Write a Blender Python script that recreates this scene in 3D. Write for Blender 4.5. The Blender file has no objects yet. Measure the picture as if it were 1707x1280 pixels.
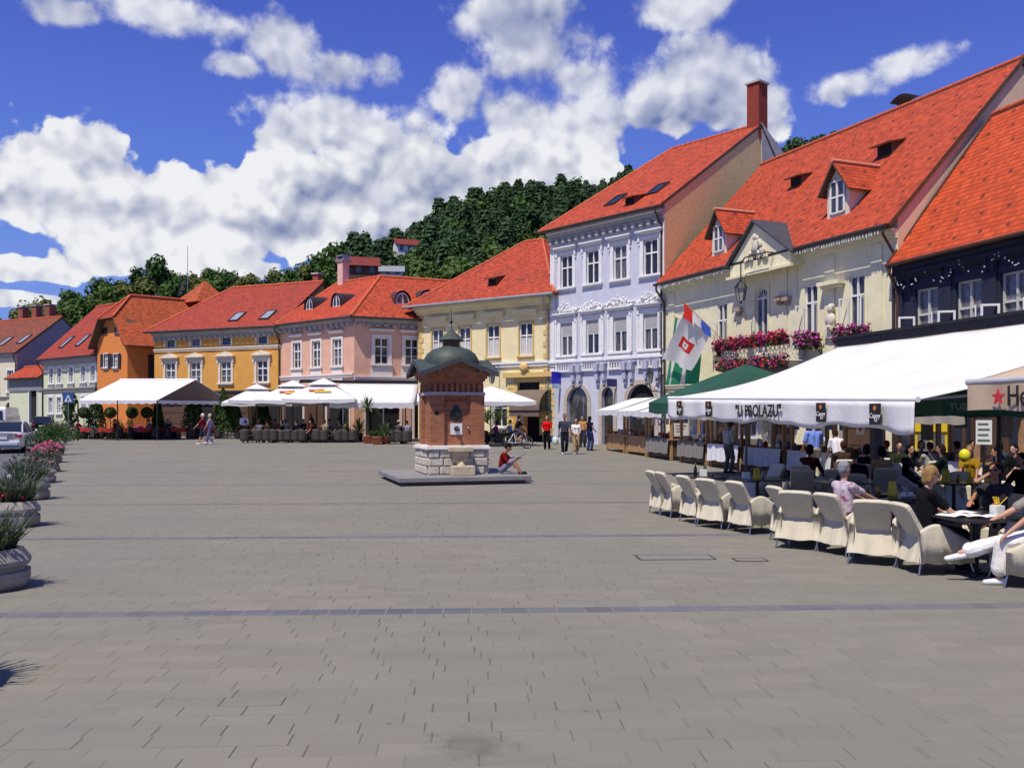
import bpy, math, random
import numpy as np
from mathutils import Vector, Matrix
R = random.Random(7)
rad = math.radians
V = Vector
SC = bpy.context.scene
COL = SC.collection
# ------------------------------------------------------------------ camera
F, CX, HY, HC = 1500.0, 853.5, 692.0, 2.0      # focal length / centre / horizon row in photo pixels, eye height
cam_d = bpy.data.cameras.new('camera')
cam_d.sensor_width = 36.0
cam_d.lens = 36.0 * F / 1707.0
cam_d.shift_y = (HY - 640.0) / 1707.0
cam_d.clip_start, cam_d.clip_end = 0.1, 6000
cam = bpy.data.objects.new('camera', cam_d)
COL.objects.link(cam)
cam.location = (0, 0, HC)
cam.rotation_euler = (rad(90), 0, 0)
SC.camera = cam
# ------------------------------------------------------------------ light
SUN = V((-0.267, -0.367, 0.891)).normalized()
SUN_EL, SUN_STRENGTH, SKY_STRENGTH, CLOUD_STRENGTH = math.asin(SUN.z), 4.9, 0.085, 0.86
SC.view_settings.view_transform = 'Standard'
SC.view_settings.look = 'None'
SC.view_settings.gamma = 1
SC.view_settings.use_curve_mapping = False
SC.view_settings.exposure = 0.0
SC.cycles.max_bounces = 5
SC.cycles.diffuse_bounces = 2
SC.cycles.glossy_bounces = 2
SC.cycles.transmission_bounces = 2
SC.cycles.transparent_max_bounces = 6
SC.cycles.use_adaptive_sampling = True
SC.cycles.adaptive_threshold = 0.02
SC.cycles.use_denoising = True
sl = bpy.data.lights.new('sun', 'SUN')
sl.energy, sl.angle, sl.color = SUN_STRENGTH, rad(0.53), (1.0, 0.93, 0.80)
so = bpy.data.objects.new('sun', sl)
COL.objects.link(so)
so.rotation_euler = SUN.to_track_quat('Z', 'Y').to_euler()
so.location = SUN * 60


class NT:
    """small helper for node trees"""
    def __init__(s, tree):
        s.t = tree
        tree.nodes.clear()

    def n(s, typ, ins=None, **props):
        nd = s.t.nodes.new(typ)
        for k, v in props.items():
            setattr(nd, k, v)
        for k, v in (ins or {}).items():
            if isinstance(v, bpy.types.NodeSocket):
                s.t.links.new(v, nd.inputs[k])
            else:
                nd.inputs[k].default_value = v
        return nd

    def m(s, op, a, b=None, c=None, clamp=False):
        ins = {0: a}
        if b is not None: ins[1] = b
        if c is not None: ins[2] = c
        return s.n('ShaderNodeMath', ins, operation=op, use_clamp=clamp).outputs[0]

    def vm(s, op, a, b=None, c=None):
        ins = {0: a}
        if b is not None: ins[1] = b
        if c is not None: ins[2] = c
        return s.n('ShaderNodeVectorMath', ins, operation=op)

    def noise(s, vec, scale, detail=4, rough=.55, dim='3D', dist=0.0):
        return s.n('ShaderNodeTexNoise', {'Vector': vec, 'Scale': scale, 'Detail': detail, 'Roughness': rough, 'Distortion': dist}, noise_dimensions=dim).outputs['Fac']

    def mix(s, f, a, b, mode='MIX'):
        nd = s.n('ShaderNodeMix', data_type='RGBA', blend_type=mode)
        for k, v in ((0, f), (6, a), (7, b)):
            if isinstance(v, bpy.types.NodeSocket): s.t.links.new(v, nd.inputs[k])
            else: nd.inputs[k].default_value = v if k == 0 else (*v[:3], 1)
        return nd.outputs[2]

    def mr(s, v, a, b, c=0.0, d=1.0, smooth=True):
        return s.n('ShaderNodeMapRange', {'Value': v, 'From Min': a, 'From Max': b, 'To Min': c, 'To Max': d}, interpolation_type='SMOOTHSTEP' if smooth else 'LINEAR').outputs[0]

    def link(s, a, b):
        s.t.links.new(a, b)


def azel(px, py):
    x, z = (px - CX) / F, (HY - py) / F
    return math.atan2(x, 1), math.atan2(z, math.hypot(x, 1))


# cumulus groups in the sky: (direction as azimuth/elevation from a spot, half widths, density)
CL = [(95, 262, 125, 72), (30, 300, 120, 75), (170, 335, 150, 62), (290, 330, 130, 72), (385, 322, 105, 60),
      (478, 222, 92, 60), (570, 218, 115, 58), (640, 275, 150, 84), (520, 320, 190, 92), (735, 305, 150, 70), (420, 372, 230, 66),
      (900, 212, 118, 66), (968, 250, 82, 74), (835, 270, 112, 50), (985, 290, 66, 46), (640, 372, 300, 46), (330, 392, 250, 50),
      (195, 432, 85, 32), (60, 452, 95, 22), (880, 310, 150, 60), (300, 440, 200, 26),
      (482, 82, 62, 52), (560, 112, 78, 38), (640, 116, 34, 34), (398, 112, 48, 18),
      (762, 162, 38, 40), (865, 25, 84, 38), (905, 88, 84, 52), (950, 128, 62, 36),
      (1190, 140, 100, 58), (1110, 190, 60, 40), (1275, 185, 52, 46), (1405, 140, 84, 28), (1500, 104, 56, 22), (1140, 5, 66, 30),
      (100, 18, 42, 16), (300, 28, 90, 30), (40, 500, 120, 16)]
GREY = [(150, 350, 200, 26), (560, 330, 130, 50), (430, 235, 80, 22), (400, 378, 160, 22), (905, 135, 110, 24), (880, 30, 90, 30), (1190, 190, 120, 30),
        (820, 265, 40, 26), (620, 385, 200, 26), (500, 130, 90, 26), (1400, 160, 90, 20), (700, 300, 120, 40)]
w = bpy.data.worlds.new('World')
SC.world = w
w.use_nodes = True
t = NT(w.node_tree)
tc = t.n('ShaderNodeTexCoord').outputs['Generated']
sky = t.n('ShaderNodeTexSky', sky_type='NISHITA', sun_disc=False, sun_elevation=SUN_EL, sun_rotation=math.atan2(SUN.x, SUN.y), altitude=200, air_density=1.0, dust_density=0.3, ozone_density=2.5).outputs[0]
sp = t.n('ShaderNodeSeparateXYZ', {0: tc})
P = t.n('ShaderNodeCombineXYZ', {0: t.m('ARCTAN2', sp.outputs[0], sp.outputs[1]), 1: t.m('ARCSINE', sp.outputs[2])}).outputs[0]


def field(lst):
    cur = None
    for px, py, rx, ry in lst:
        a, e = azel(px, py)
        ia, ie = F / rx, F / ry
        ln = t.vm('LENGTH', t.vm('MULTIPLY_ADD', P, (ia, ie, 0), (-a * ia, -e * ie, 0)).outputs[0]).outputs['Value']
        cur = ln if cur is None else t.m('SMOOTH_MIN', cur, ln, 0.14)
    return cur


wrp = t.vm('MULTIPLY', t.vm('SUBTRACT', t.n('ShaderNodeTexNoise', {'Vector': tc, 'Scale': 9.0, 'Detail': 3.0}).outputs['Color'], (.5, .5, .5)).outputs[0], (.05, .05, .05)).outputs[0]
wc_ = t.vm('ADD', tc, wrp).outputs[0]


def puffs(v):
    """billows: rounded cells at three sizes"""
    o = None
    for sc_, am in ((11.0, .50), (26.0, .28), (60.0, .22)):
        q = t.m('MULTIPLY', t.n('ShaderNodeTexVoronoi', {'Vector': v, 'Scale': sc_, 'Smoothness': .25}, feature='SMOOTH_F1').outputs['Distance'], am)
        o = q if o is None else t.m('ADD', o, q)
    return o


f0 = field(CL)
hi = t.mr(t.m('ARCSINE', sp.outputs[2]), .26, .36)       # high clouds are thinner and wispier
n1 = t.noise(tc, 6.0, 10, .62)
n2 = t.noise(tc, 24, 8, .62)
pf = puffs(wc_)
ff = t.m('ADD', f0, t.m('MULTIPLY', t.m('SUBTRACT', pf, .42), t.mr(hi, 0, 1, 1.9, .9)))
ff = t.m('ADD', ff, t.m('MULTIPLY', t.m('SUBTRACT', n1, .5), t.mr(hi, 0, 1, 1.0, 3.3)))
ff = t.m('ADD', ff, t.m('MULTIPLY', t.m('SUBTRACT', n2, .5), t.mr(hi, 0, 1, .45, .9)))
soft = t.mr(hi, 0, 1, .055, .36)
dens = t.n('ShaderNodeMapRange', {'Value': ff, 'From Min': t.m('ADD', 1.02, soft), 'From Max': t.m('SUBTRACT', 1.0, soft), 'To Min': 0.0, 'To Max': 1.0}, interpolation_type='SMOOTHSTEP').outputs[0]
dens = t.m('MULTIPLY', dens, t.mr(hi, 0, 1, 1.0, .88))
up = t.vm('ADD', wc_, (-.010, .0, .018)).outputs[0]
pb = puffs(up)
nb2 = t.noise(t.vm('ADD', tc, (-.006, 0, .012)).outputs[0], 24, 8, .62)
lit = t.m('ADD', .90, t.m('MULTIPLY', t.m('SUBTRACT', pb, pf), 2.0))
lit = t.m('ADD', lit, t.m('MULTIPLY', t.m('SUBTRACT', nb2, n2), .8))
lit = t.m('SUBTRACT', lit, t.m('MULTIPLY', t.mr(t.m('ADD', field(GREY), t.m('MULTIPLY', t.m('SUBTRACT', n1, .5), 2.4)), 1.5, .2), .42))
lit = t.m('MULTIPLY', lit, t.mr(hi, 0, 1, 1.0, .80))
ccol = t.mix(t.m('MINIMUM', t.m('MAXIMUM', lit, 0.0), 1.0), (.17, .23, .47), (1.0, 1.01, 1.05))
skyc = t.mix(1.0, sky, (.74, .90, 1.72), 'MULTIPLY')
hz = t.mr(t.m('ARCSINE', sp.outputs[2]), .46, .03)
cap = t.vm('MULTIPLY_ADD', t.n('ShaderNodeCombineXYZ', {0: hz, 1: hz, 2: hz}).outputs[0], (1.5, 2.4, 2.4), (.78, 1.42, 6.9)).outputs[0]
skyc = t.vm('MINIMUM', skyc, cap).outputs[0]      # keeps the sky a deep even blue, paler towards the horizon
b1 = t.n('ShaderNodeBackground', {'Color': skyc, 'Strength': SKY_STRENGTH})
b2 = t.n('ShaderNodeBackground', {'Color': ccol, 'Strength': CLOUD_STRENGTH})
ms = t.n('ShaderNodeMixShader', {0: dens})
t.link(b1.outputs[0], ms.inputs[1]); t.link(b2.outputs[0], ms.inputs[2])
t.link(ms.outputs[0], t.n('ShaderNodeOutputWorld').inputs[0])
w.cycles.sampling_method = 'MANUAL'
w.cycles.sample_map_resolution = 512


# ------------------------------------------------------------------ placing helpers
def gz(y):
    """height of the square: level near the camera, rising gently towards the far side"""
    q = min(max((y - 27) / 33.0, 0), 1)
    return 0.4 * q * q * (3 - 2 * q)


def ground(px, py):
    d = 20.0
    for _ in range(60):
        d = 0.5 * d + 0.5 * F * (HC - gz(d)) / (py - HY)
    return V(((px - CX) / F * d, d, gz(d)))


def at(px, py, d):
    return V(((px - CX) / F * d, d, HC + (HY - py) / F * d))


def srgb(r, g, b):
    return tuple(((c / 255) / 12.92 if c / 255 <= .04045 else ((c / 255 + .055) / 1.055) ** 2.4) for c in (r, g, b))
# ------------------------------------------------------------------ objects
def tag(o, label=None, cat=None, group=None, kind=None):
    for k, v in (('label', label), ('category', cat), ('group', group), ('kind', kind)):
        if v: o[k] = v
    return o


def empty(name, loc, rz=0, label=None, cat=None, group=None):
    o = bpy.data.objects.new(name, None)
    COL.objects.link(o)
    o.location = loc
    o.rotation_euler = (0, 0, rz)
    o.empty_display_size = .1
    return tag(o, label, cat, group)


def dup(o, loc, rz, label=None, scale=None, parent=None, group=None):
    c = o.copy()
    COL.objects.link(c)
    if parent is None:
        c.location = loc
        c.rotation_euler = (0, 0, rz)
        if scale: c.scale = scale
        if label: c['label'] = label
        if group: c['group'] = group
    else:
        c.parent = parent
    for ch in o.children:
        dup(ch, None, None, parent=c)
    return c


class MB:
    def __init__(s):
        s.v, s.f, s.mi, s.sm, s.uv = [], [], [], [], {}

    def add(s, vs, fs, mi=0, smooth=False):
        b = len(s.v)
        s.v += [tuple(q) for q in vs]
        for f in fs:
            s.f.append(tuple(b + i for i in f)); s.mi.append(mi); s.sm.append(smooth)

    def box(s, x0, x1, y0, y1, z0, z1, mi=0):
        s.add([(x0, y0, z0), (x1, y0, z0), (x1, y1, z0), (x0, y1, z0), (x0, y0, z1), (x1, y0, z1), (x1, y1, z1), (x0, y1, z1)],
              [(0, 3, 2, 1), (4, 5, 6, 7), (0, 1, 5, 4), (1, 2, 6, 5), (2, 3, 7, 6), (3, 0, 4, 7)], mi)

    def obox(s, c, ex, ey, ez, mi=0, taper=1.0):
        c, ex, ey, ez = V(c), V(ex), V(ey), V(ez)
        q = [c + a * ex * k + b * ey * k + g * ez for g, k in ((-1, 1), (1, taper)) for a, b in ((-1, -1), (1, -1), (1, 1), (-1, 1))]
        s.add(q, [(0, 3, 2, 1), (4, 5, 6, 7), (0, 1, 5, 4), (1, 2, 6, 5), (2, 3, 7, 6), (3, 0, 4, 7)], mi)

    def quad(s, a, b, c, d, mi=0):
        s.add([a, b, c, d], [(0, 1, 2, 3)], mi)

    def cyl(s, p0, p1, r0, r1=None, n=10, mi=0, caps=True):
        p0, p1 = V(p0), V(p1)
        r1 = r0 if r1 is None else r1
        z = (p1 - p0).normalized()
        x = z.orthogonal().normalized(); y = z.cross(x)
        vs = [p + (x * math.cos(6.2832 * i / n) + y * math.sin(6.2832 * i / n)) * r for p, r in ((p0, r0), (p1, r1)) for i in range(n)]
        s.add(vs, [(i, (i + 1) % n, n + (i + 1) % n, n + i) for i in range(n)], mi, True)
        if caps:
            s.add(vs[:n], [tuple(range(n - 1, -1, -1))], mi)
            s.add(vs[n:], [tuple(range(n))], mi)

    def lathe(s, prof, n=16, c=(0, 0, 0), mi=0, smooth=True, rot=0.0, sx=1, sy=1):
        vs = [(c[0] + sx * r * math.cos(6.2832 * i / n + rot), c[1] + sy * r * math.sin(6.2832 * i / n + rot), c[2] + z) for r, z in prof for i in range(n)]
        fs = [(k * n + i, k * n + (i + 1) % n, (k + 1) * n + (i + 1) % n, (k + 1) * n + i) for k in range(len(prof) - 1) for i in range(n)]
        s.add(vs, fs, mi, smooth)

    def ell(s, c, r, n=12, m=8, mi=0, rot=None):
        c = V(c); r = V(r) if not isinstance(r, (int, float)) else V((r, r, r))
        vs = []
        for k in range(m + 1):
            th = math.pi * k / m
            for i in range(n):
                q = V((math.sin(th) * math.cos(6.2832 * i / n) * r.x, math.sin(th) * math.sin(6.2832 * i / n) * r.y, math.cos(th) * r.z))
                if rot: q = rot @ q
                vs.append(c + q)
        s.add(vs, [(k * n + i, (k + 1) * n + i, (k + 1) * n + (i + 1) % n, k * n + (i + 1) % n) for k in range(m) for i in range(n)], mi, True)

    def cap(s, p0, p1, r0, r1=None, n=10, mi=0):
        p0, p1 = V(p0), V(p1)
        r1 = r0 if r1 is None else r1
        if (p1 - p0).length < 1e-5: return s.ell(p0, r0, n, 6, mi)
        z = (p1 - p0).normalized(); x = z.orthogonal().normalized(); y = z.cross(x)
        rings = [(p0 - z * r0 * math.sin(a), r0 * math.cos(a)) for a in (1.5, .9, .4)] + [(p0, r0), (p1, r1)] + [(p1 + z * r1 * math.sin(a), r1 * math.cos(a)) for a in (.4, .9, 1.5)]
        vs = [p + (x * math.cos(6.2832 * i / n) + y * math.sin(6.2832 * i / n)) * r for p, r in rings for i in range(n)]
        k = len(rings)
        s.add(vs, [(j * n + i, j * n + (i + 1) % n, (j + 1) * n + (i + 1) % n, (j + 1) * n + i) for j in range(k - 1) for i in range(n)], mi, True)
        s.add(vs[:n], [tuple(range(n - 1, -1, -1))], mi, True); s.add(vs[-n:], [tuple(range(n))], mi, True)

    def tube(s, pts, r, n=6, mi=0):
        for a, b in zip(pts[:-1], pts[1:]):
            s.cyl(a, b, r, r, n, mi)

    def torus(s, c, ax, Rr, r, n=24, m=6, mi=0):
        c, ax = V(c), V(ax).normalized(); x = ax.orthogonal().normalized(); y = ax.cross(x)
        vs = []
        for i in range(n):
            d = x * math.cos(6.2832 * i / n) + y * math.sin(6.2832 * i / n)
            for j in range(m):
                vs.append(c + d * (Rr + r * math.cos(6.2832 * j / m)) + ax * r * math.sin(6.2832 * j / m))
        s.add(vs, [(i * m + j, ((i + 1) % n) * m + j, ((i + 1) % n) * m + (j + 1) % m, i * m + (j + 1) % m) for i in range(n) for j in range(m)], mi, True)

    def prism(s, poly, y0, y1, mi=0):
        """poly in x,z extruded from y0 to y1"""
        n = len(poly)
        s.add([(x, y0, z) for x, z in poly] + [(x, y1, z) for x, z in poly], [tuple(range(n)), tuple(range(2 * n - 1, n - 1, -1))] + [(i, n + i, n + (i + 1) % n, (i + 1) % n) for i in range(n)], mi)

    def prismx(s, poly, x0, x1, mi=0):
        """poly in y,z extruded from x0 to x1"""
        n = len(poly)
        s.add([(x0, y, z) for y, z in poly] + [(x1, y, z) for y, z in poly], [tuple(range(n - 1, -1, -1)), tuple(range(n, 2 * n))] + [(i, (i + 1) % n, n + (i + 1) % n, n + i) for i in range(n)], mi)

    def slab(s, pts, th, mi=0, mi2=None):
        """planar polygon given by its upper face, th thick; tile UVs in metres"""
        pts = [V(q) for q in pts]
        nrm = V((0, 0, 0))
        for i in range(len(pts)):
            a, b = pts[i], pts[(i + 1) % len(pts)]
            nrm += a.cross(b)
        nrm.normalize()
        if nrm.z < 0:
            pts.reverse(); nrm = -nrm
        h = V((0, 0, 1)).cross(nrm)
        h = h.normalized() if h.length > 1e-4 else V((1, 0, 0))
        up = nrm.cross(h)
        n = len(pts)
        base = len(s.f)
        s.add(pts, [tuple(range(n))], mi)
        s.uv[base] = [(q.dot(h), q.dot(up)) for q in pts]
        low = [q - nrm * th for q in pts]
        s.add(pts + low, [tuple(range(2 * n - 1, n - 1, -1))] + [(i, n + i, n + (i + 1) % n, (i + 1) % n) for i in range(n)], mi if mi2 is None else mi2)

    def ridge(s, a, b, r=.11, mi=0, step=.4):
        a, b = V(a), V(b)
        L = (b - a).length; k = max(1, int(L / step))
        for i in range(k):
            p, q = a.lerp(b, i / k), a.lerp(b, (i + .97) / k)
            s.cyl(p, q, r * .86, r, 8, mi)

    def grid(s, nx, ny, fn, mi=0, smooth=True, th=None):
        vs = [fn(i / nx, j / ny) for j in range(ny + 1) for i in range(nx + 1)]
        fs = [(j * (nx + 1) + i, j * (nx + 1) + i + 1, (j + 1) * (nx + 1) + i + 1, (j + 1) * (nx + 1) + i) for j in range(ny) for i in range(nx)]
        s.add(vs, fs, mi, smooth)

    def leaf(s, c, size, mi=0, nrm=None, rnd=R, long=1.0):
        c = V(c)
        d = V((rnd.gauss(0, 1), rnd.gauss(0, 1), rnd.gauss(0, 1))).normalized()
        if nrm is not None: d = (d * .8 + V(nrm)).normalized()
        x = d.orthogonal().normalized(); y = d.cross(x)
        a = rnd.random() * 6.28
        x, y = x * math.cos(a) + y * math.sin(a), y * math.cos(a) - x * math.sin(a)
        x *= size * .5; y *= size * .5 * long
        s.add([c - y, c + x * .8 - y * .1, c + y, c - x * .8 + y * .1], [(0, 1, 2, 3)], mi)

    def build(s, name, mats, parent=None, loc=None, rz=None):
        me = bpy.data.meshes.new(name)
        me.from_pydata(s.v, [], s.f)
        for m_ in (mats if isinstance(mats, (list, tuple)) else [mats]): me.materials.append(m_)
        me.polygons.foreach_set('material_index', s.mi)
        me.polygons.foreach_set('use_smooth', s.sm)
        if s.uv:
            l = me.uv_layers.new(name='UVMap')
            for fi, uvs in s.uv.items():
                for li, uv in zip(me.polygons[fi].loop_indices, uvs): l.data[li].uv = uv
        me.update()
        o = bpy.data.objects.new(name, me)
        COL.objects.link(o)
        if parent is not None: o.parent = parent
        if loc is not None: o.location = loc
        if rz is not None: o.rotation_euler = (0, 0, rz)
        return o


def bevel(o, wd=.01, seg=2):
    m_ = o.modifiers.new('bevel', 'BEVEL'); m_.width = wd; m_.segments = seg; m_.limit_method = 'ANGLE'; m_.angle_limit = rad(40)
    return o


def text(body, size, mat, parent, M, name='lettering', ex=.004, off=.0, align='CENTER', sx=1.0):
    c = bpy.data.curves.new(name, 'FONT')
    c.body, c.size, c.extrude, c.offset, c.align_x, c.align_y = body, size, ex, off, align, 'CENTER'
    c.materials.append(mat)
    o = bpy.data.objects.new(name, c)
    COL.objects.link(o)
    o.parent = parent
    o.matrix_local = M @ Matrix.Diagonal((sx, 1, 1, 1))
    return o


def basis(o, x, y, z):
    M = Matrix.Identity(4)
    for i, a in enumerate((V(x).normalized(), V(y).normalized(), V(z).normalized())):
        for j in range(3): M[j][i] = a[j]
    M.translation = V(o)
    return M


FRONT = lambda x, y, z: basis((x, y, z), (1, 0, 0), (0, 0, 1), (0, -1, 0))   # text on a front (y-) face

# ------------------------------------------------------------------ materials
MATS = {}


def mat(name, col, rough=.8, var=.12, scale=2.0, bump=0.0, bscale=40.0, metal=0.0, spec=.5, streak=0.0, col2=None, emit=None, trans=0.0, coat=0.0):
    if name in MATS: return MATS[name]
    m_ = bpy.data.materials.new(name)
    m_.use_nodes = True
    t = NT(m_.node_tree)
    tc = t.n('ShaderNodeTexCoord').outputs['Object']
    nz = t.noise(tc, scale, 5, .6)
    dark = tuple(c * (1 - var) for c in col); lite = tuple(min(1, c * (1 + var)) for c in col)
    c = t.mix(t.mr(nz, .3, .7, smooth=False), dark, col2 or lite)
    if streak:
        st = t.noise(t.vm('MULTIPLY', tc, (5, 5, .5)).outputs[0], 1.2, 5, .65)
        c = t.mix(t.m('MULTIPLY', t.mr(st, .52, .8), streak), c, tuple(q * .45 for q in col))
    p = t.n('ShaderNodeBsdfPrincipled', {'Base Color': c, 'Roughness': rough, 'Metallic': metal, 'Specular IOR Level': spec, 'Coat Weight': coat})
    if emit:
        p.inputs['Emission Color'].default_value = (*emit, 1); p.inputs['Emission Strength'].default_value = 1
    if bump:
        b = t.n('ShaderNodeBump', {'Height': t.noise(tc, bscale, 4, .6), 'Strength': bump, 'Distance': .02})
        t.link(b.outputs[0], p.inputs['Normal'])
    sh = p.outputs[0]
    if trans:
        tr = t.n('ShaderNodeBsdfTranslucent', {'Color': c})
        mx = t.n('ShaderNodeMixShader', {0: trans}); t.link(sh, mx.inputs[1]); t.link(tr.outputs[0], mx.inputs[2]); sh = mx.outputs[0]
    t.link(sh, t.n('ShaderNodeOutputMaterial').inputs[0])
    MATS[name] = m_
    return m_


def cloth(col, rough=.9):
    return mat('cloth_%d_%d_%d' % tuple(int(c * 255) for c in col), srgb(*[c * 255 for c in col]), rough, .18, 9, .55, 16, spec=.2)


def tiles(name, col, row=.17, wide=.18, var=.25, dots=.75, dirt=.3, dirtcol=(.10, .055, .04)):
    m_ = bpy.data.materials.new(name); m_.use_nodes = True
    t = NT(m_.node_tree)
    uv = t.n('ShaderNodeUVMap').outputs[0]
    tc = t.n('ShaderNodeTexCoord').outputs['Object']
    s = t.n('ShaderNodeSeparateXYZ', {0: uv})
    u, v = s.outputs[0], s.outputs[1]
    rowi = t.m('FLOOR', t.m('DIVIDE', v, row)); fr = t.m('FRACT', t.m('DIVIDE', v, row))
    uu = t.m('ADD', t.m('DIVIDE', u, wide), t.m('MULTIPLY', t.m('MODULO', rowi, 2.0), .5))
    coli = t.m('FLOOR', uu); fu = t.m('FRACT', uu)
    wn = t.n('ShaderNodeTexWhiteNoise', {'Vector': t.n('ShaderNodeCombineXYZ', {0: coli, 1: rowi}).outputs[0]}, noise_dimensions='2D').outputs['Value']
    big = t.noise(tc, .35, 4, .6); mid = t.noise(tc, 2.2, 4, .65)
    c = t.mix(wn, tuple(q * (1 - var) for q in col), tuple(min(1, q * (1 + var)) for q in col))
    c = t.mix(t.m('MULTIPLY', t.mr(t.m('ADD', t.m('MULTIPLY', big, .6), t.m('MULTIPLY', mid, .4)), .45, .75), dirt), c, dirtcol)
    joint = t.m('MAXIMUM', t.mr(fr, .30, .08), t.m('MULTIPLY', t.mr(t.m('ABSOLUTE', t.m('SUBTRACT', fu, .5)), .45, .49), .6))
    c = t.mix(t.m('MULTIPLY', joint, .62), c, tuple(q * .25 for q in col))
    # snow hooks: small dark marks in a staggered lattice
    dv = t.m('DIVIDE', v, .95); di = t.m('FLOOR', dv)
    du = t.m('ADD', t.m('DIVIDE', u, 1.15), t.m('MULTIPLY', t.m('MODULO', di, 2.0), .5))
    k = t.m('MULTIPLY', t.m('LESS_THAN', t.m('ABSOLUTE', t.m('SUBTRACT', t.m('FRACT', du), .5)), .07), t.m('LESS_THAN', t.m('ABSOLUTE', t.m('SUBTRACT', t.m('FRACT', dv), .5)), .075))
    wk = t.n('ShaderNodeTexWhiteNoise', {'Vector': t.n('ShaderNodeCombineXYZ', {0: t.m('FLOOR', du), 1: di}).outputs[0]}, noise_dimensions='2D').outputs['Value']
    c = t.mix(t.m('MULTIPLY', t.m('MULTIPLY', k, t.m('GREATER_THAN', wk, .12)), dots), c, (.035, .02, .016))
    hgt = t.m('ADD', t.m('SUBTRACT', 1.0, fr), t.m('MULTIPLY', wn, .25))
    b = t.n('ShaderNodeBump', {'Height': hgt, 'Strength': .5, 'Distance': .03})
    p = t.n('ShaderNodeBsdfPrincipled', {'Base Color': c, 'Roughness': .75, 'Specular IOR Level': .3})
    t.link(b.outputs[0], p.inputs['Normal'])
    t.link(p.outputs[0], t.n('ShaderNodeOutputMaterial').inputs[0])
    return m_


def bricks(name, c1, c2, mortar, bw=.25, bh=.075, ms=.012, bump=.4, axis='xz', var=.25):
    m_ = bpy.data.materials.new(name); m_.use_nodes = True
    t = NT(m_.node_tree)
    tc = t.n('ShaderNodeTexCoord').outputs['Object']
    s = t.n('ShaderNodeSeparateXYZ', {0: tc})
    hor = t.m('ADD', s.outputs[0], s.outputs[1])
    vec = t.n('ShaderNodeCombineXYZ', {0: hor, 1: s.outputs[2]}).outputs[0]
    br = t.n('ShaderNodeTexBrick', {'Vector': vec, 'Color1': (*c1, 1), 'Color2': (*c2, 1), 'Mortar': (*mortar, 1), 'Scale': 1.0, 'Mortar Size': ms, 'Brick Width': bw, 'Row Height': bh, 'Bias': 0.0})
    nz = t.noise(tc, 6, 5, .65)
    c = t.mix(t.m('MULTIPLY', t.mr(nz, .35, .75), var), br.outputs['Color'], tuple(q * .35 for q in c1))
    b = t.n('ShaderNodeBump', {'Height': t.m('ADD', t.m('SUBTRACT', 1.0, br.outputs['Fac']), t.m('MULTIPLY', t.noise(tc, 45, 4, .6), .5)), 'Strength': bump, 'Distance': .02})
    p = t.n('ShaderNodeBsdfPrincipled', {'Base Color': c, 'Roughness': .85, 'Specular IOR Level': .25})
    t.link(b.outputs[0], p.inputs['Normal'])
    t.link(p.outputs[0], t.n('ShaderNodeOutputMaterial').inputs[0])
    return m_


def leafmat(name, c1, c2, trans=.25):
    m_ = bpy.data.materials.new(name); m_.use_nodes = True
    t = NT(m_.node_tree)
    geo = t.n('ShaderNodeNewGeometry')
    obi = t.n('ShaderNodeObjectInfo').outputs['Random']
    tc = t.n('ShaderNodeTexCoord').outputs['Object']
    c = t.mix(t.m('ADD', t.m('MULTIPLY', geo.outputs['Random Per Island'], .6), t.m('MULTIPLY', t.noise(tc, .5, 3, .6), .4)), c1, c2)
    c = t.mix(t.m('MULTIPLY', obi, .45), c, tuple(q * .5 for q in c1))
    p = t.n('ShaderNodeBsdfPrincipled', {'Base Color': c, 'Roughness': .6, 'Specular IOR Level': .2})
    tr = t.n('ShaderNodeBsdfTranslucent', {'Color': c})
    mx = t.n('ShaderNodeMixShader', {0: trans}); t.link(p.outputs[0], mx.inputs[1]); t.link(tr.outputs[0], mx.inputs[2])
    t.link(mx.outputs[0], t.n('ShaderNodeOutputMaterial').inputs[0])
    return m_


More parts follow.
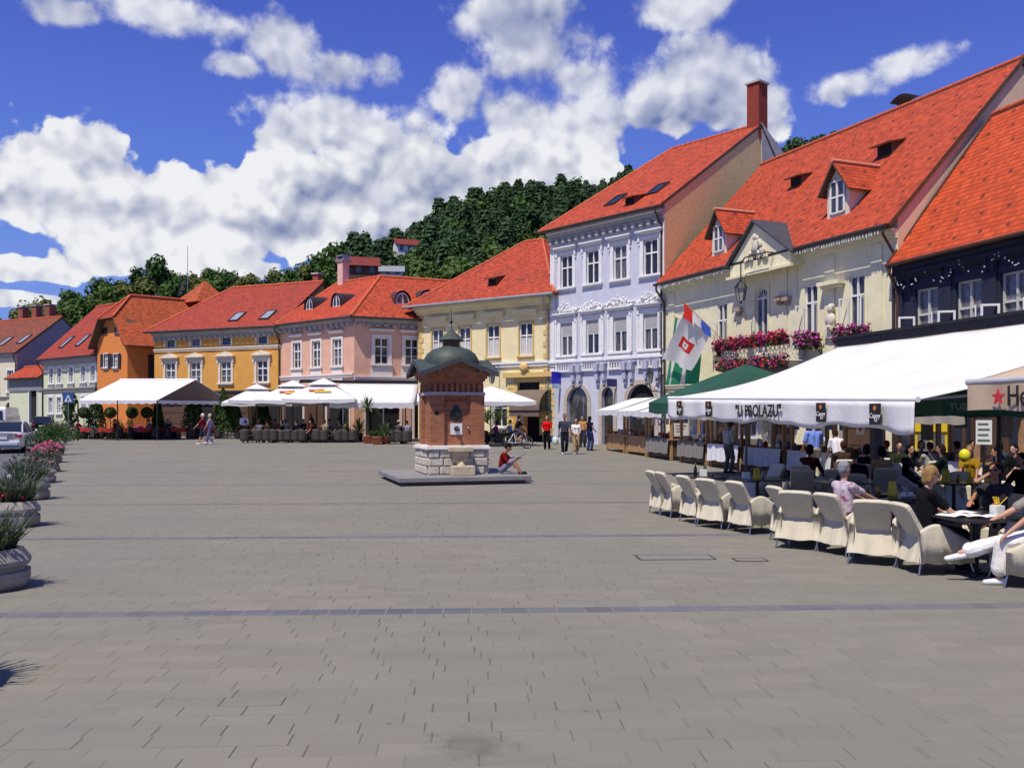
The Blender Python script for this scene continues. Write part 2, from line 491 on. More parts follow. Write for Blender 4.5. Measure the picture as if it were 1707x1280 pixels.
def paving():
    m_ = bpy.data.materials.new('paving'); m_.use_nodes = True
    t = NT(m_.node_tree)
    tc = t.n('ShaderNodeTexCoord').outputs['Object']
    rt = t.n('ShaderNodeVectorRotate', {'Vector': tc, 'Angle': rad(-2.6)}, rotation_type='Z_AXIS').outputs[0]
    s = t.n('ShaderNodeSeparateXYZ', {0: rt})
    wob = t.m('MULTIPLY', t.m('SUBTRACT', t.noise(tc, 1.1, 2, .5), .5), .03)
    u, v = s.outputs[0], t.m('ADD', s.outputs[1], wob)
    row = .19
    ri = t.m('FLOOR', t.m('DIVIDE', v, row)); fr = t.m('FRACT', t.m('DIVIDE', v, row))
    w1 = t.n('ShaderNodeTexWhiteNoise', {'W': ri}, noise_dimensions='1D').outputs['Value']
    uu = t.m('ADD', t.m('DIVIDE', u, .43), t.m('MULTIPLY', w1, 7.3))
    # uneven slab lengths
    uu = t.m('ADD', uu, t.m('MULTIPLY', t.m('SINE', t.m('ADD', t.m('MULTIPLY', t.m('FLOOR', t.m('MULTIPLY', uu, .5)), 12.9), t.m('MULTIPLY', ri, 3.1))), .12))
    ui = t.m('FLOOR', uu); fu = t.m('FRACT', uu)
    cell = t.n('ShaderNodeCombineXYZ', {0: ui, 1: ri}).outputs[0]
    wc = t.n('ShaderNodeTexWhiteNoise', {'Vector': cell}, noise_dimensions='2D').outputs['Value']
    wj = t.n('ShaderNodeTexWhiteNoise', {'Vector': t.vm('ADD', cell, (17.3, 5.1, 0)).outputs[0]}, noise_dimensions='2D').outputs['Value']
    wh = t.n('ShaderNodeTexWhiteNoise', {'Vector': t.vm('ADD', cell, (3.7, 51.1, 0)).outputs[0]}, noise_dimensions='2D').outputs['Value']
    big = t.noise(tc, .22, 5, .6); mid = t.noise(t.vm('MULTIPLY', rt, (.35, 1.6, 1)).outputs[0], 1.3, 5, .65); fine = t.noise(tc, 90, 3, .7)
    base = t.mix(wc, (.208, .190, .148), (.246, .226, .179))
    base = t.mix(t.mr(big, .35, .68), base, (.205, .198, .156))
    base = t.mix(t.m('MULTIPLY', t.mr(mid, .42, .75), .38), base, (.155, .148, .138))
    base = t.mix(t.m('MULTIPLY', t.mr(fine, .42, .72), .40), base, (.10, .095, .09))
    rowt = t.n('ShaderNodeTexWhiteNoise', {'W': t.m('ADD', ri, 91.7)}, noise_dimensions='1D').outputs['Value']
    base = t.mix(t.m('MULTIPLY', rowt, .07), base, (.16, .15, .145))
    # oil and chewing gum marks
    spot = t.n('ShaderNodeTexVoronoi', {'Vector': t.vm('MULTIPLY', tc, (1, 1.5, 1)).outputs[0], 'Scale': 1.7, 'Randomness': 1.0})
    base = t.mix(t.m('MULTIPLY', t.mr(spot.outputs['Distance'], .06, .03), .5), base, (.06, .06, .06))
    stain = t.m('ADD', t.vm('DISTANCE', tc, (-.24, 5.45, 0)).outputs['Value'], t.m('MULTIPLY', t.m('SUBTRACT', t.noise(tc, 5, 5, .7), .5), .9))
    base = t.mix(t.m('MULTIPLY', t.mr(stain, .34, .02), .42), base, (.05, .045, .04))
    # joints: cross joints open and dark here and there, long joints faint
    jx = t.m('MULTIPLY', t.m('LESS_THAN', fu, .028), t.mr(wj, .2, .5, .35, 1.0))
    jl = t.m('MULTIPLY', t.m('LESS_THAN', fr, .04), t.mr(wh, .80, .97, .06, .7))
    patch = t.m('MULTIPLY', t.mr(t.noise(tc, .35, 3, .5), .3, .62, 1.0, .5), t.mr(s.outputs[0], -2.0, 3.5, 1.0, .45))
    base = t.mix(t.m('MULTIPLY', t.m('MAXIMUM', jx, jl), t.m('MULTIPLY', patch, .78)), base, (.020, .020, .020))
    # bands of dark blue setts across the square
    per = 5.65
    vv = t.m('MULTIPLY', t.m('SUBTRACT', t.m('FRACT', t.m('DIVIDE', t.m('SUBTRACT', s.outputs[1], 9.22 - per / 2), per)), .5), per)
    band = t.m('LESS_THAN', t.m('ABSOLUTE', vv), .13)
    su = t.m('FRACT', t.m('DIVIDE', u, .29)); seg = t.n('ShaderNodeTexWhiteNoise', {'W': t.m('FLOOR', t.m('DIVIDE', u, .29))}, noise_dimensions='1D').outputs['Value']
    bc = t.mix(seg, (.085, .086, .112), (.12, .12, .15))
    bc = t.mix(t.m('MULTIPLY', t.m('LESS_THAN', su, .04), .6), bc, (.27, .25, .23))
    bc = t.mix(t.m('MULTIPLY', t.mr(mid, .35, .65), .5), bc, (.19, .18, .175))
    base = t.mix(t.m('MULTIPLY', band, .9), base, bc)
    b = t.n('ShaderNodeBump', {'Height': t.m('SUBTRACT', t.m('MULTIPLY', fine, .35), t.m('MAXIMUM', jx, jl)), 'Strength': .35, 'Distance': .008})
    p = t.n('ShaderNodeBsdfPrincipled', {'Base Color': base, 'Roughness': .82, 'Specular IOR Level': .3})
    t.link(b.outputs[0], p.inputs['Normal'])
    t.link(p.outputs[0], t.n('ShaderNodeOutputMaterial').inputs[0])
    return m_


WHITE = mat('white_paint', (.80, .79, .76), .6, .06, 3)
STUCCO_W = mat('white_stucco', (.78, .77, .76), .85, .08, 5, .3, 30, streak=.15)
GREYT = mat('grey_trim', (.42, .41, .40), .8, .1, 4)
DARK = mat('dark_interior', (.012, .011, .011), .9, .2)
IRON = mat('black_iron', (.02, .02, .022), .45, .2, 6, metal=.3)
STEEL = mat('steel_tube', (.42, .42, .43), .3, .1, 8, metal=.9)
GUTTER = mat('dark_gutter', (.045, .032, .028), .45, .2, 3)
ZINC = mat('zinc_sheet', (.30, .31, .33), .5, .15, 2, metal=.3)
def window_glass():
    m_ = bpy.data.materials.new('window_glass'); m_.use_nodes = True
    t = NT(m_.node_tree); tc = t.n('ShaderNodeTexCoord').outputs['Object']
    rd = t.n('ShaderNodeObjectInfo').outputs['Random']
    c = t.mix(t.mr(rd, .45, 1.0), (.014, .015, .018), (.085, .085, .09))
    c = t.mix(t.m('MULTIPLY', t.mr(t.noise(t.vm('MULTIPLY', tc, (6, 6, .7)).outputs[0], 1.3, 4, .6), .5, .62), t.mr(rd, .2, .8, .1, .8)), c, (.20, .19, .18))     # curtains behind some panes
    b = t.n('ShaderNodeBump', {'Height': t.noise(tc, 1.8, 2, .5), 'Strength': .25, 'Distance': .03})
    p = t.n('ShaderNodeBsdfPrincipled', {'Base Color': c, 'Roughness': .05, 'Specular IOR Level': .9}); t.link(b.outputs[0], p.inputs['Normal'])
    t.link(p.outputs[0], t.n('ShaderNodeOutputMaterial').inputs[0])
    return m_


GLASS = window_glass()
GLASS2 = mat('curtained_glass', (.16, .155, .15), .12, .5, 5, spec=.6)
WOOD = mat('pine_wood', (.42, .24, .11), .65, .22, 6, .2, 30)
WOODD = mat('brown_wood', (.10, .055, .03), .6, .25, 6, .2, 30)
CANVAS = mat('white_canvas', (.76, .75, .75), .85, .07, 1.2, .35, 9, trans=.10, streak=.10)
GREENC = mat('green_canvas', (.012, .075, .045), .8, .15, 1.5, .2, 20, trans=.08)
TERRA = mat('terracotta', (.48, .15, .075), .8, .2, 4)
CONCRETE = mat('exposed_aggregate_concrete', (.31, .285, .235), .9, .2, 12, .5, 70, streak=.2)
RED_TILE = tiles('bright_red_tiles', (.43, .062, .021), .19, .2, .28, .8, .45, (.24, .038, .018))
RED_TILE_CURVED = tiles('orange_red_beaver_tiles', (.50, .068, .016), .24, .19, .22, .85, .25, (.36, .05, .02))
OLD_TILE = tiles('weathered_red_tiles', (.40, .055, .022), .18, .2, .3, .6, .6, (.10, .040, .028))
DULL_TILE = tiles('dull_red_tiles', (.34, .048, .024), .18, .2, .2, .6, .25)
BROWN_TILE = tiles('brown_red_tiles', (.22, .06, .030), .18, .2, .3, .5, .5)
ORANGE_TILE = tiles('orange_brown_tiles', (.42, .085, .026), .18, .2, .25, .5, .3)
RIDGE = mat('ridge_tile', (.52, .10, .035), .75, .25, 5)
# ------------------------------------------------------------------ ground and road
PAVE = paving()
ASPH = mat('asphalt', (.095, .097, .108), .9, .22, .8, .4, 60, col2=(.135, .135, .142))
ys = [-30, -10, 0, 10, 20] + [27 + i * 1.5 for i in range(23)] + [75, 90, 110, 140, 200, 320, 520, 900, 2500]


def strip(name, xl, xr, m_, dz=0.0, kind='structure'):
    mb = MB()
    vs = []
    for y in ys:
        vs += [(xl(y), y, gz(y) + dz), (xr(y), y, gz(y) + dz)]
    mb.add(vs, [(2 * i, 2 * i + 1, 2 * i + 3, 2 * i + 2) for i in range(len(ys) - 1)], 0, True)
    return tag(mb.build(name, m_), kind=kind)


strip('ground', lambda y: -900 - y, lambda y: 900 + y, PAVE)
PLX = lambda y: -6.1 - .4816 * (y - 10.4)          # line of flower tubs along the road
ys_all = ys
ys = [y for y in ys if 2 < y < 130]
strip('road', lambda y: PLX(y) - 9.5, lambda y: PLX(y) - 1.0, ASPH, .005)
kb = MB()
for a, b in zip(ys[:-1], ys[1:]):
    xa, xb = PLX(a) - .98, PLX(b) - .98
    za, zb = gz(a), gz(b)
    kb.add([(xa, a, za), (xa + .14, a, za), (xb + .14, b, zb), (xb, b, zb), (xa, a, za + .05), (xa + .14, a, za + .05), (xb + .14, b, zb + .05), (xb, b, zb + .05)], [(4, 5, 6, 7), (0, 4, 7, 3), (1, 2, 6, 5)])
tag(kb.build('kerb', CONCRETE), kind='structure')
ys = ys_all
# flat inspection covers set into the paving
for px, py, L, W_, lab, c in ((1125, 929, 1.05, .42, 'wide paved inspection cover with open joints, left of the small brown one', (.19, .18, .155)), (1250, 933, .42, .28, 'small brownish inspection cover in the paving, right of the wide one', (.20, .165, .14))):
    g = ground(px, py)
    mb = MB(); mb.box(-L / 2, L / 2, -W_ / 2, W_ / 2, -.02, .006)
    o = mb.build('inspection_cover', mat('cover_%d' % px, c, .8, .15, 8, .3), loc=g, rz=.03)
    fr = MB()
    for a in (-1, 1):
        fr.box(a * L / 2 - .012, a * L / 2 + .012, -W_ / 2, W_ / 2, -.01, .0035 + .006); fr.box(-L / 2, L / 2, a * W_ / 2 - .008, a * W_ / 2 + .008, -.01, .003 + .005)
    fr.build('rim', mat('dark_joint', (.05, .048, .045)), o)
    tag(o, lab, 'cover')


# ------------------------------------------------------------------ buildings
class Bld:
    """a house given by the two ends of its front on the ground plan; local x along the front, y inwards, z up"""
    def __init__(s, name, label, L, Rr, E, Hr, Dr, D=None, cat='house', oh=.55):
        s.L, s.R = V((L[0], L[1])), V((Rr[0], Rr[1]))
        d = s.R - s.L
        s.W, s.ang = d.length, math.atan2(d.y, d.x)
        s.ux = d.normalized(); s.nx = V((-s.ux.y, s.ux.x))
        s.z0 = gz(min(L[1], Rr[1]))
        s.oh, s.E, s.Hr, s.Dr = oh, E - s.z0, Hr - s.z0, Dr
        s.He = (s.E + oh * s.Hr / Dr) / (1 + oh / Dr)      # roof surface over the wall plane; E is the eaves edge
        s.D = D or 2 * Dr
        s.tan = (s.Hr - s.He) / Dr
        s.root = empty(name, (L[0], L[1], s.z0), s.ang, label, cat)
        s.ops = []

    def w(s, x, y, z):
        q = s.L + s.ux * x + s.nx * y
        return V((q.x, q.y, s.z0 + z))

    def u(s, px, y=0.0):
        k = (px - CX) / F
        b = s.L + s.nx * y
        return (k * b.y - b.x) / (s.ux.x - k * s.ux.y)

    def z(s, x, py, y=0.0):
        d = (s.L + s.nx * y + s.ux * x).y
        return HC + (HY - py) / F * d - s.z0

    def uz(s, px, py, y=0.0):
        x = s.u(px, y)
        return x, s.z(x, py, y)

    def onroof(s, px, py):
        """where the line through a photo point meets the front roof slope -> x, y, z local"""
        for_y = 0.0
        for _ in range(80):
            x, zz = s.uz(px, py, for_y)
            for_y += .5 * ((zz - s.He) / s.tan - for_y)
        x, zz = s.uz(px, py, for_y)
        return x, for_y, zz

    def slope(s):
        c = math.hypot(1, s.tan)
        return V((0, 1 / c, s.tan / c)), V((0, -s.tan / c, 1 / c))

    def wall(s, m_, extra=None, hipl=0, hipr=0, mats=None, depth=.2, sides=True, name='wall'):
        mb = MB()
        ops = s.ops
        xs = sorted({0, s.W, *[o[0] for o in ops], *[o[1] for o in ops]}); zs = sorted({-.4, s.He, *[o[2] for o in ops], *[o[3] for o in ops]})
        for a, b in zip(xs[:-1], xs[1:]):
            for c, d in zip(zs[:-1], zs[1:]):
                mx, mz = (a + b) / 2, (c + d) / 2
                if any(o[0] < mx < o[1] and o[2] < mz < o[3] for o in ops): continue
                mb.quad((a, 0, c), (b, 0, c), (b, 0, d), (a, 0, d))
        for o in ops:
            x0, x1, z0, z1 = o[:4]
            mb.quad((x0, 0, z0), (x0, depth, z0), (x0, depth, z1), (x0, 0, z1)); mb.quad((x1, 0, z1), (x1, depth, z1), (x1, depth, z0), (x1, 0, z0))
            mb.quad((x0, 0, z1), (x0, depth, z1), (x1, depth, z1), (x1, 0, z1)); mb.quad((x0, 0, z0), (x1, 0, z0), (x1, depth, z0), (x0, depth, z0))
            if len(o) > 4 and o[4] > 0:      # arched head
                r = o[4]; w2 = (x1 - x0) / 2; xc = (x0 + x1) / 2; zsn = z1 - r
                arc = [(xc + w2 * math.cos(a * math.pi / 12), zsn + r * math.sin(a * math.pi / 12)) for a in range(13)]
                rt = [(x1, zsn)] + arc[1:7] + [(x1, z1)]; lf = [(x0, z1)] + arc[6:12] + [(x0, zsn)]
                mb.prism([(x, zq) for x, zq in rt][::-1], 0.0005, depth); mb.prism(lf[::-1], 0.0005, depth)
        if sides:
            top = [(0, 0, s.He)] if hipl else [(0, 0, s.He), (0, s.Dr, s.Hr - .06)]
            for x, hip in ((0, hipl), (s.W, hipr)):
                pts = [(x, 0, -.4), (x, 0, s.He)] + ([] if hip else [(x, s.Dr, s.Hr - .05)]) + [(x, s.D, s.He), (x, s.D, -.4)]
                mb.add(pts, [tuple(range(len(pts))) if x else tuple(range(len(pts) - 1, -1, -1))], 1 if mats and x else 0)
            mb.quad((0, s.D, -.4), (0, s.D, s.He), (s.W, s.D, s.He), (s.W, s.D, -.4))
        return mb.build(name, mats or [m_], s.root)

    def roof(s, m_, ol=.15, orr=.15, hipl=0, hipr=0, th=.16, under=WOODD, snow=False):
        mb = MB()
        oh = s.oh
        ze = s.E + .02
        e = lambda x, y: V((x, y, 0))
        fl = V((-(oh if hipl else ol), -oh, ze)); fr = V((s.W + (oh if hipr else orr), -oh, ze))
        rl = V((hipl if hipl else -ol, s.Dr, s.Hr + .02)); rr = V((s.W - hipr if hipr else s.W + orr, s.Dr, s.Hr + .02))
        bl = V((fl.x, s.D + oh, ze)); brr = V((fr.x, s.D + oh, ze))
        mb.slab([fl, fr, rr, rl], th, 0, 1)
        mb.slab([brr, bl, rl, rr], th, 0, 1)
        if hipl: mb.slab([bl, fl, rl], th, 0, 1)
        if hipr: mb.slab([fr, brr, rr], th, 0, 1)
        mb.ridge(rl, rr, .12, 2)
        if hipl: mb.ridge(fl, rl, .10, 2); mb.ridge(bl, rl, .10, 2)
        if hipr: mb.ridge(fr, rr, .10, 2); mb.ridge(brr, rr, .10, 2)
        o = mb.build('roof', [m_, under, RIDGE], s.root)
        s.fl, s.fr = fl, fr
        return o

    def gutter(s, pipes=(), m_=GUTTER, r=.075, x0=None, x1=None):
        a, b = s.fl.copy(), s.fr.copy()
        if x0 is not None: a.x = x0
        if x1 is not None: b.x = x1
        mb = MB(); mb.cyl(a + V((0, -r * .9, -.06)), b + V((0, -r * .9, -.06)), r, r, 8)
        mb.build('gutter', m_, s.root)
        for x in pipes:
            p = MB(); zt = a.z - .1
            p.tube([(x, a.y - .05, zt), (x, a.y - .05, zt - .25), (x, -.1, zt - .9), (x, -.1, .0)], .055, 8)
            p.build('downpipe', m_, s.root)

    def cornice(s, m_, h=.5, out=.35, x0=0, x1=None, z=None, name='cornice', dent=None, dm=None, steps=3):
        x1 = s.W if x1 is None else x1
        z = s.E - .1 if z is None else z
        mb = MB()
        for k in range(steps):
            a, b = z - h * (k + 1) / steps, z - h * k / steps
            mb.box(x0 - .0, x1, -out * (steps - k) / steps, -.002, a + (.002 if k < steps - 1 else 0), b)
        if dent:
            x = x0 + dent / 2
            while x < x1 - dent / 4:
                mb.box(x - dent * .22, x + dent * .22, -out * .8, -.003, z - h * 1.5, z - h - .002, 0); x += dent
        return mb.build(name, m_, s.root)

    def band(s, m_, z, h=.18, out=.06, x0=0, x1=None, name='string_course'):
        mb = MB(); x1 = s.W if x1 is None else x1
        mb.box(x0, x1, -out, -.002, z, z + h * .6); mb.box(x0, x1, -out * 1.6, -.002, z + h * .6 + .001, z + h)
        return mb.build(name, m_, s.root)

    def quoins(s, m_, x, w=.3, h=.3, z0=0, z1=None, side=1):
        mb = MB(); z = z0; k = 0
        while z < (z1 or s.E - .5) - h:
            ww = w if k % 2 else w * .65
            mb.box(x, x + side * ww, -.04, -.002, z + .02, z + h - .02) if side > 0 else mb.box(x - ww, x, -.04, -.002, z + .02, z + h - .02)
            z += h; k += 1
        return mb.build('quoins', m_, s.root)

    def window(s, x, z0, w_, h, frame=WHITE, glass=GLASS, sur=None, surw=.14, sill=True, hood=None, trans=.62, mull=1, bars=0, arch=0, blind=None, name='window', rec=.14, crest=False, ped=False, curtain=False, sillm=None, hoodm=None, trm=True):
        """an opening with glass pane, frame, sill and whatever the facade puts round it"""
        s.ops.append((x - w_ / 2, x + w_ / 2, z0, z0 + h, arch))
        zt = z0 + h
        p = MB(); p.box(x - w_ / 2 - .02, x + w_ / 2 + .02, rec, rec + .02, z0 - .02, zt + .02)
        win = p.build(name, glass, s.root)
        f = MB(); fw = .065; y0, y1 = rec - .06, rec - .001
        zs = zt - arch
        f.box(x - w_ / 2, x - w_ / 2 + fw, y0, y1, z0, zs); f.box(x + w_ / 2 - fw, x + w_ / 2, y0, y1, z0, zs)
        f.box(x - w_ / 2 + fw, x + w_ / 2 - fw, y0, y1, z0, z0 + fw)
        if not arch: f.box(x - w_ / 2 + fw, x + w_ / 2 - fw, y0, y1, zt - fw, zt)
        else:
            for k in range(12):
                a, b = k * math.pi / 12, (k + 1) * math.pi / 12
                q = [(x + (w_ / 2) * math.cos(a), zs + arch * math.sin(a)), (x + (w_ / 2) * math.cos(b), zs + arch * math.sin(b)), (x + (w_ / 2 - fw) * math.cos(b), zs + (arch - fw) * math.sin(b)), (x + (w_ / 2 - fw) * math.cos(a), zs + (arch - fw) * math.sin(a))]
                f.prism(q, y0, y1)
            for k in range(1, 6):
                a = k * math.pi / 6
                f.cyl((x, rec - .03, zs), (x + (w_ / 2 - .04) * math.cos(a), rec - .03, zs + (arch - .04) * math.sin(a)), .022, .022, 4)
        zq = z0 + h * trans if not arch else zs
        if trans: f.box(x - w_ / 2 + fw, x + w_ / 2 - fw, y0 - .01, y1 - .001, zq - .04, zq + .04)
        for k in range(mull):
            xm = x - w_ / 2 + w_ * (k + 1) / (mull + 1)
            f.box(xm - .04, xm + .04, y0 - .012, y1 - .002, z0 + fw, (zq if arch else zt) - .001 - (0 if arch else fw))
        for k in range(bars):
            zb = z0 + (zq - z0) * (k + 1) / (bars + 1)
            f.box(x - w_ / 2 + fw, x + w_ / 2 - fw, y0 + .02, y1 - .003, zb - .018, zb + .018)
        f.build('frame', frame, win)
        if blind:
            b = MB(); n = 9
            for k in range(n): b.box(x - w_ / 2 + .07, x + w_ / 2 - .07, rec - .085, rec - .075, zt - .07 - blind * h * (k + 1) / n + .008, zt - .07 - blind * h * k / n)
            b.build('roller_blind', GREYT, win)
        if curtain:
            b = MB(); b.grid(14, 1, lambda i, j: (x - w_ / 2 + .07 + i * (w_ - .14), rec - .012 + .004 * math.sin(i * 30), z0 + .07 + j * (h * curtain)), 0)
            b.build('curtain', mat('net_curtain', (.55, .54, .52), .9, .2, 9), win)
        if sur:
            m_ = MB(); a = surw
            m_.box(x - w_ / 2 - a, x - w_ / 2 - .001, -.05, -.002, z0, zt + a); m_.box(x + w_ / 2 + .001, x + w_ / 2 + a, -.05, -.002, z0, zt + a); m_.box(x - w_ / 2, x + w_ / 2, -.05, -.002, zt + .001, zt + a)
            m_.build('surround', sur, win)
        if sill:
            m_ = MB(); m_.box(x - w_ / 2 - surw - .06, x + w_ / 2 + surw + .06, -.16, .06, z0 - .1, z0 - .002); m_.box(x - w_ / 2 - surw, x + w_ / 2 + surw, -.08, -.002, z0 - .2, z0 - .102)
            m_.build('sill', sillm or sur or frame, win)
        if hood:
            m_ = MB(); a = w_ / 2 + surw + .12; zb = zt + surw + hood
            m_.box(x - a, x + a, -.22, -.002, zb, zb + .07); m_.box(x - a - .05, x + a + .05, -.28, -.002, zb + .071, zb + .15); m_.box(x - a + .08, x + a - .08, -.12, -.002, zb - .08, zb - .001)
            for q in (-1, 1):
                xx = x + q * (a - .1)
                m_.box(xx - .06, xx + .06, -.14, -.002, zb - .42, zb - .082); m_.box(xx - .05, xx + .05, -.09, -.002, zb - .6, zb - .421)
            if ped: m_.prism([(x - a, zb + .151), (x + a, zb + .151), (x, zb + .151 + a * ped)], -.2, -.003)
            m_.build('hood', hoodm or sur or frame, win)
            if crest:
                c = MB(); rr = random.Random(int(x * 100))
                for k in range(46):
                    tt = rr.uniform(-1, 1); hh = (.50 * (1 - abs(tt)) ** .8 + .14)
                    c.ell((x + tt * (a + .02), -.11 - .06 * rr.random(), zb + .15 + rr.random() * hh), (rr.uniform(.05, .11), .05, rr.uniform(.05, .10)), 6, 4)
                c.build('stucco_crest', sur or frame, win)
        return win

    def door(s, x, w_, h, arch=0, m_=WOODD, name='door', sur=None, surw=.25, z0=.0, glass=False, leaf=True):
        s.ops.append((x - w_ / 2, x + w_ / 2, z0, z0 + h, arch))
        p = MB(); p.box(x - w_ / 2 - .02, x + w_ / 2 + .02, .19, .25, z0 - .02, z0 + h + .02)
        if leaf:
            for k in range(2):
                a = x - w_ / 2 + w_ * k / 2
                for q in range(3): p.box(a + .08, a + w_ / 2 - .08, .165, .189, z0 + .15 + q * (h - arch - .2) / 3, z0 + (q + 1) * (h - arch - .2) / 3)
        d = p.build(name, m_, s.root)
        if sur:
            q = MB(); zs = z0 + h - arch
            q.box(x - w_ / 2 - surw, x - w_ / 2 - .001, -.06, -.002, z0, zs); q.box(x + w_ / 2 + .001, x + w_ / 2 + surw, -.06, -.002, z0, zs)
            if arch:
                for k in range(14):
                    a, b = k * math.pi / 14, (k + 1) * math.pi / 14
                    f1 = lambda t_, e: (x + (w_ / 2 + e) * math.cos(t_), zs + (arch + e) * math.sin(t_))
                    q.prism([f1(b, .001), f1(b, surw), f1(a, surw), f1(a, .001)], -.06, -.002)
            else: q.box(x - w_ / 2 - surw, x + w_ / 2 + surw, -.06, -.002, z0 + h + .001, z0 + h + surw)
            q.build('surround', sur, d)
        return d

    def skylight(s, px, py, w_=.75, h=1.1, glassm=None, dark=False):
        x, y, zz = s.onroof(px, py)
        es, n = s.slope()
        c = V((x, y, zz)) + n * .06
        f = MB(); ex = V((1, 0, 0))
        for a in (-1, 1):
            f.obox(c + ex * a * w_ / 2, ex * .05, es * (h / 2 + .05), n * .06); f.obox(c + es * a * h / 2, ex * (w_ / 2 - .05), es * .05, n * .06)
        o = f.build('skylight', GUTTER, s.root)
        g = MB(); g.obox(c, ex * (w_ / 2 - .05), es * (h / 2 - .05), n * .03)
        g.build('pane', glassm or mat('skylight_glass', (.30, .34, .38), .08, .1, 2, spec=.9) if not dark else GLASS, o)

    def hatch(s, px, py, w_=.8, h=.55, L=1.9):
        """small shed dormer with a dark louvred mouth"""
        x, y, zz = s.onroof(px, py)
        t_ = s.tan
        k = (h + .0) / (t_ - .25)
        mb = MB()
        mb.prismx([(y, zz), (y + k, zz + k * t_), (y, zz + h)], x - w_ / 2, x + w_ / 2, 0)
        mb.obox((x, y + k / 2 - .12, zz + h + (k / 2 - .12) * .25 + .05), (w_ / 2 + .08, 0, 0), V((0, k / 2 + .22, (k / 2 + .22) * .25)), V((0, 0, .035)), 1)
        mb.box(x - w_ / 2 + .07, x + w_ / 2 - .07, y - .01, y - .004, zz + .06, zz + h - .05, 2)
        return mb.build('roof_hatch', [WOODD, BROWN_TILE, DARK], s.root)

    def dormer(s, px, py, w_=1.15, hw=1.25, hr=.75, wall=WHITE, tile=None):
        x, y, zz = s.onroof(px, py)
        L = (hw + hr) / s.tan
        mb = MB()
        a = w_ / 2
        mb.prism([(x - a, zz - .1), (x + a, zz - .1), (x + a, zz + hw), (x, zz + hw + hr), (x - a, zz + hw)], y, y + L)
        d = mb.build('dormer', wall, s.root)
        r = MB()
        for q in (-1, 1):
            b = a + .28
            ze = zz + hw - .28 * hr / a
            r.slab([(x + q * b, y - .3, ze), (x, y - .3, zz + hw + hr + .04), (x, y + L + .1, zz + hw + hr + .04), (x + q * b, y + hw / s.tan + .2, ze)], .07, 0, 1)
        r.ridge((x, y - .32, zz + hw + hr + .07), (x, y + L, zz + hw + hr + .07), .09, 2)
        r.build('dormer_roof', [tile or RED_TILE, WOODD, mat('pale_ridge', (.6, .25, .16), .8, .3, 8)], d)
        win = MB(); ww = w_ * .62; z1, z2 = zz + .18, zz + hw + .12
        win.box(x - ww / 2, x + ww / 2, y - .03, y - .02, z1, z2)
        wn = win.build('window', GLASS, d)
        f = MB()
        for q in (-1, 0, 1): f.box(x + q * ww / 2 - .05, x + q * ww / 2 + .05, y - .06, y - .031, z1, z2)
        for q in (z1, (z1 + z2) / 2, z2): f.box(x - ww / 2 + .05, x + ww / 2 - .05, y - .055, y - .032, q - .035, q + .035)
        f.build('window_frame', WHITE, d)
        return d

    def chimney(s, x, y, zb, h, w_, d, m_, cap=True):
        mb = MB(); mb.box(x - w_ / 2, x + w_ / 2, y - d / 2, y + d / 2, zb, zb + h)
        c = mb.build('chimney', m_, s.root)
        if cap:
            k = MB(); k.box(x - w_ / 2 - .09, x + w_ / 2 + .09, y - d / 2 - .09, y + d / 2 + .09, zb + h + .001, zb + h + .12)
            k.build('cap', GREYT, c)
        return c
def merge(wing, main):
    A = Matrix.Translation((main.L.x, main.L.y, main.z0)) @ Matrix.Rotation(main.ang, 4, 'Z')
    B_ = Matrix.Translation((wing.L.x, wing.L.y, wing.z0)) @ Matrix.Rotation(wing.ang, 4, 'Z')
    for ch in list(wing.root.children):
        ch.parent = main.root
        ch.matrix_basis = A.inverted() @ B_ @ ch.matrix_basis
    bpy.data.objects.remove(wing.root)


def wpx(B, pl, pr, yt, yb, **k):
    a, b = B.u(pl), B.u(pr)
    x = (a + b) / 2
    z1, z0 = B.z(x, yt), B.z(x, yb)
    return B.window(x, z0, b - a, z1 - z0, **k)


def lantern(mb, p, k=1.0, mi=0, gi=1):
    p = V(p)
    mb.lathe([(.04 * k, 0), (.12 * k, .05 * k), (.19 * k, .46 * k), (.24 * k, .5 * k)], 6, p, gi, smooth=False)
    mb.lathe([(.25 * k, .49 * k), (.22 * k, .54 * k), (.12 * k, .68 * k), (.05 * k, .74 * k), (.05 * k, .80 * k), (0, .88 * k)], 6, p, mi, smooth=False)
    mb.lathe([(0, -.06 * k), (.05 * k, -.02 * k), (.06 * k, .03 * k)], 6, p, mi, smooth=False)
    for i in range(6):
        a = i * math.pi / 3
        mb.cyl(p + V((.125 * k * math.cos(a), .125 * k * math.sin(a), .05 * k)), p + V((.2 * k * math.cos(a), .2 * k * math.sin(a), .48 * k)), .014 * k, .014 * k, 4, mi)


LAMPG = mat('lantern_glass', (.38, .37, .34), .15, .2, 4, spec=.7)

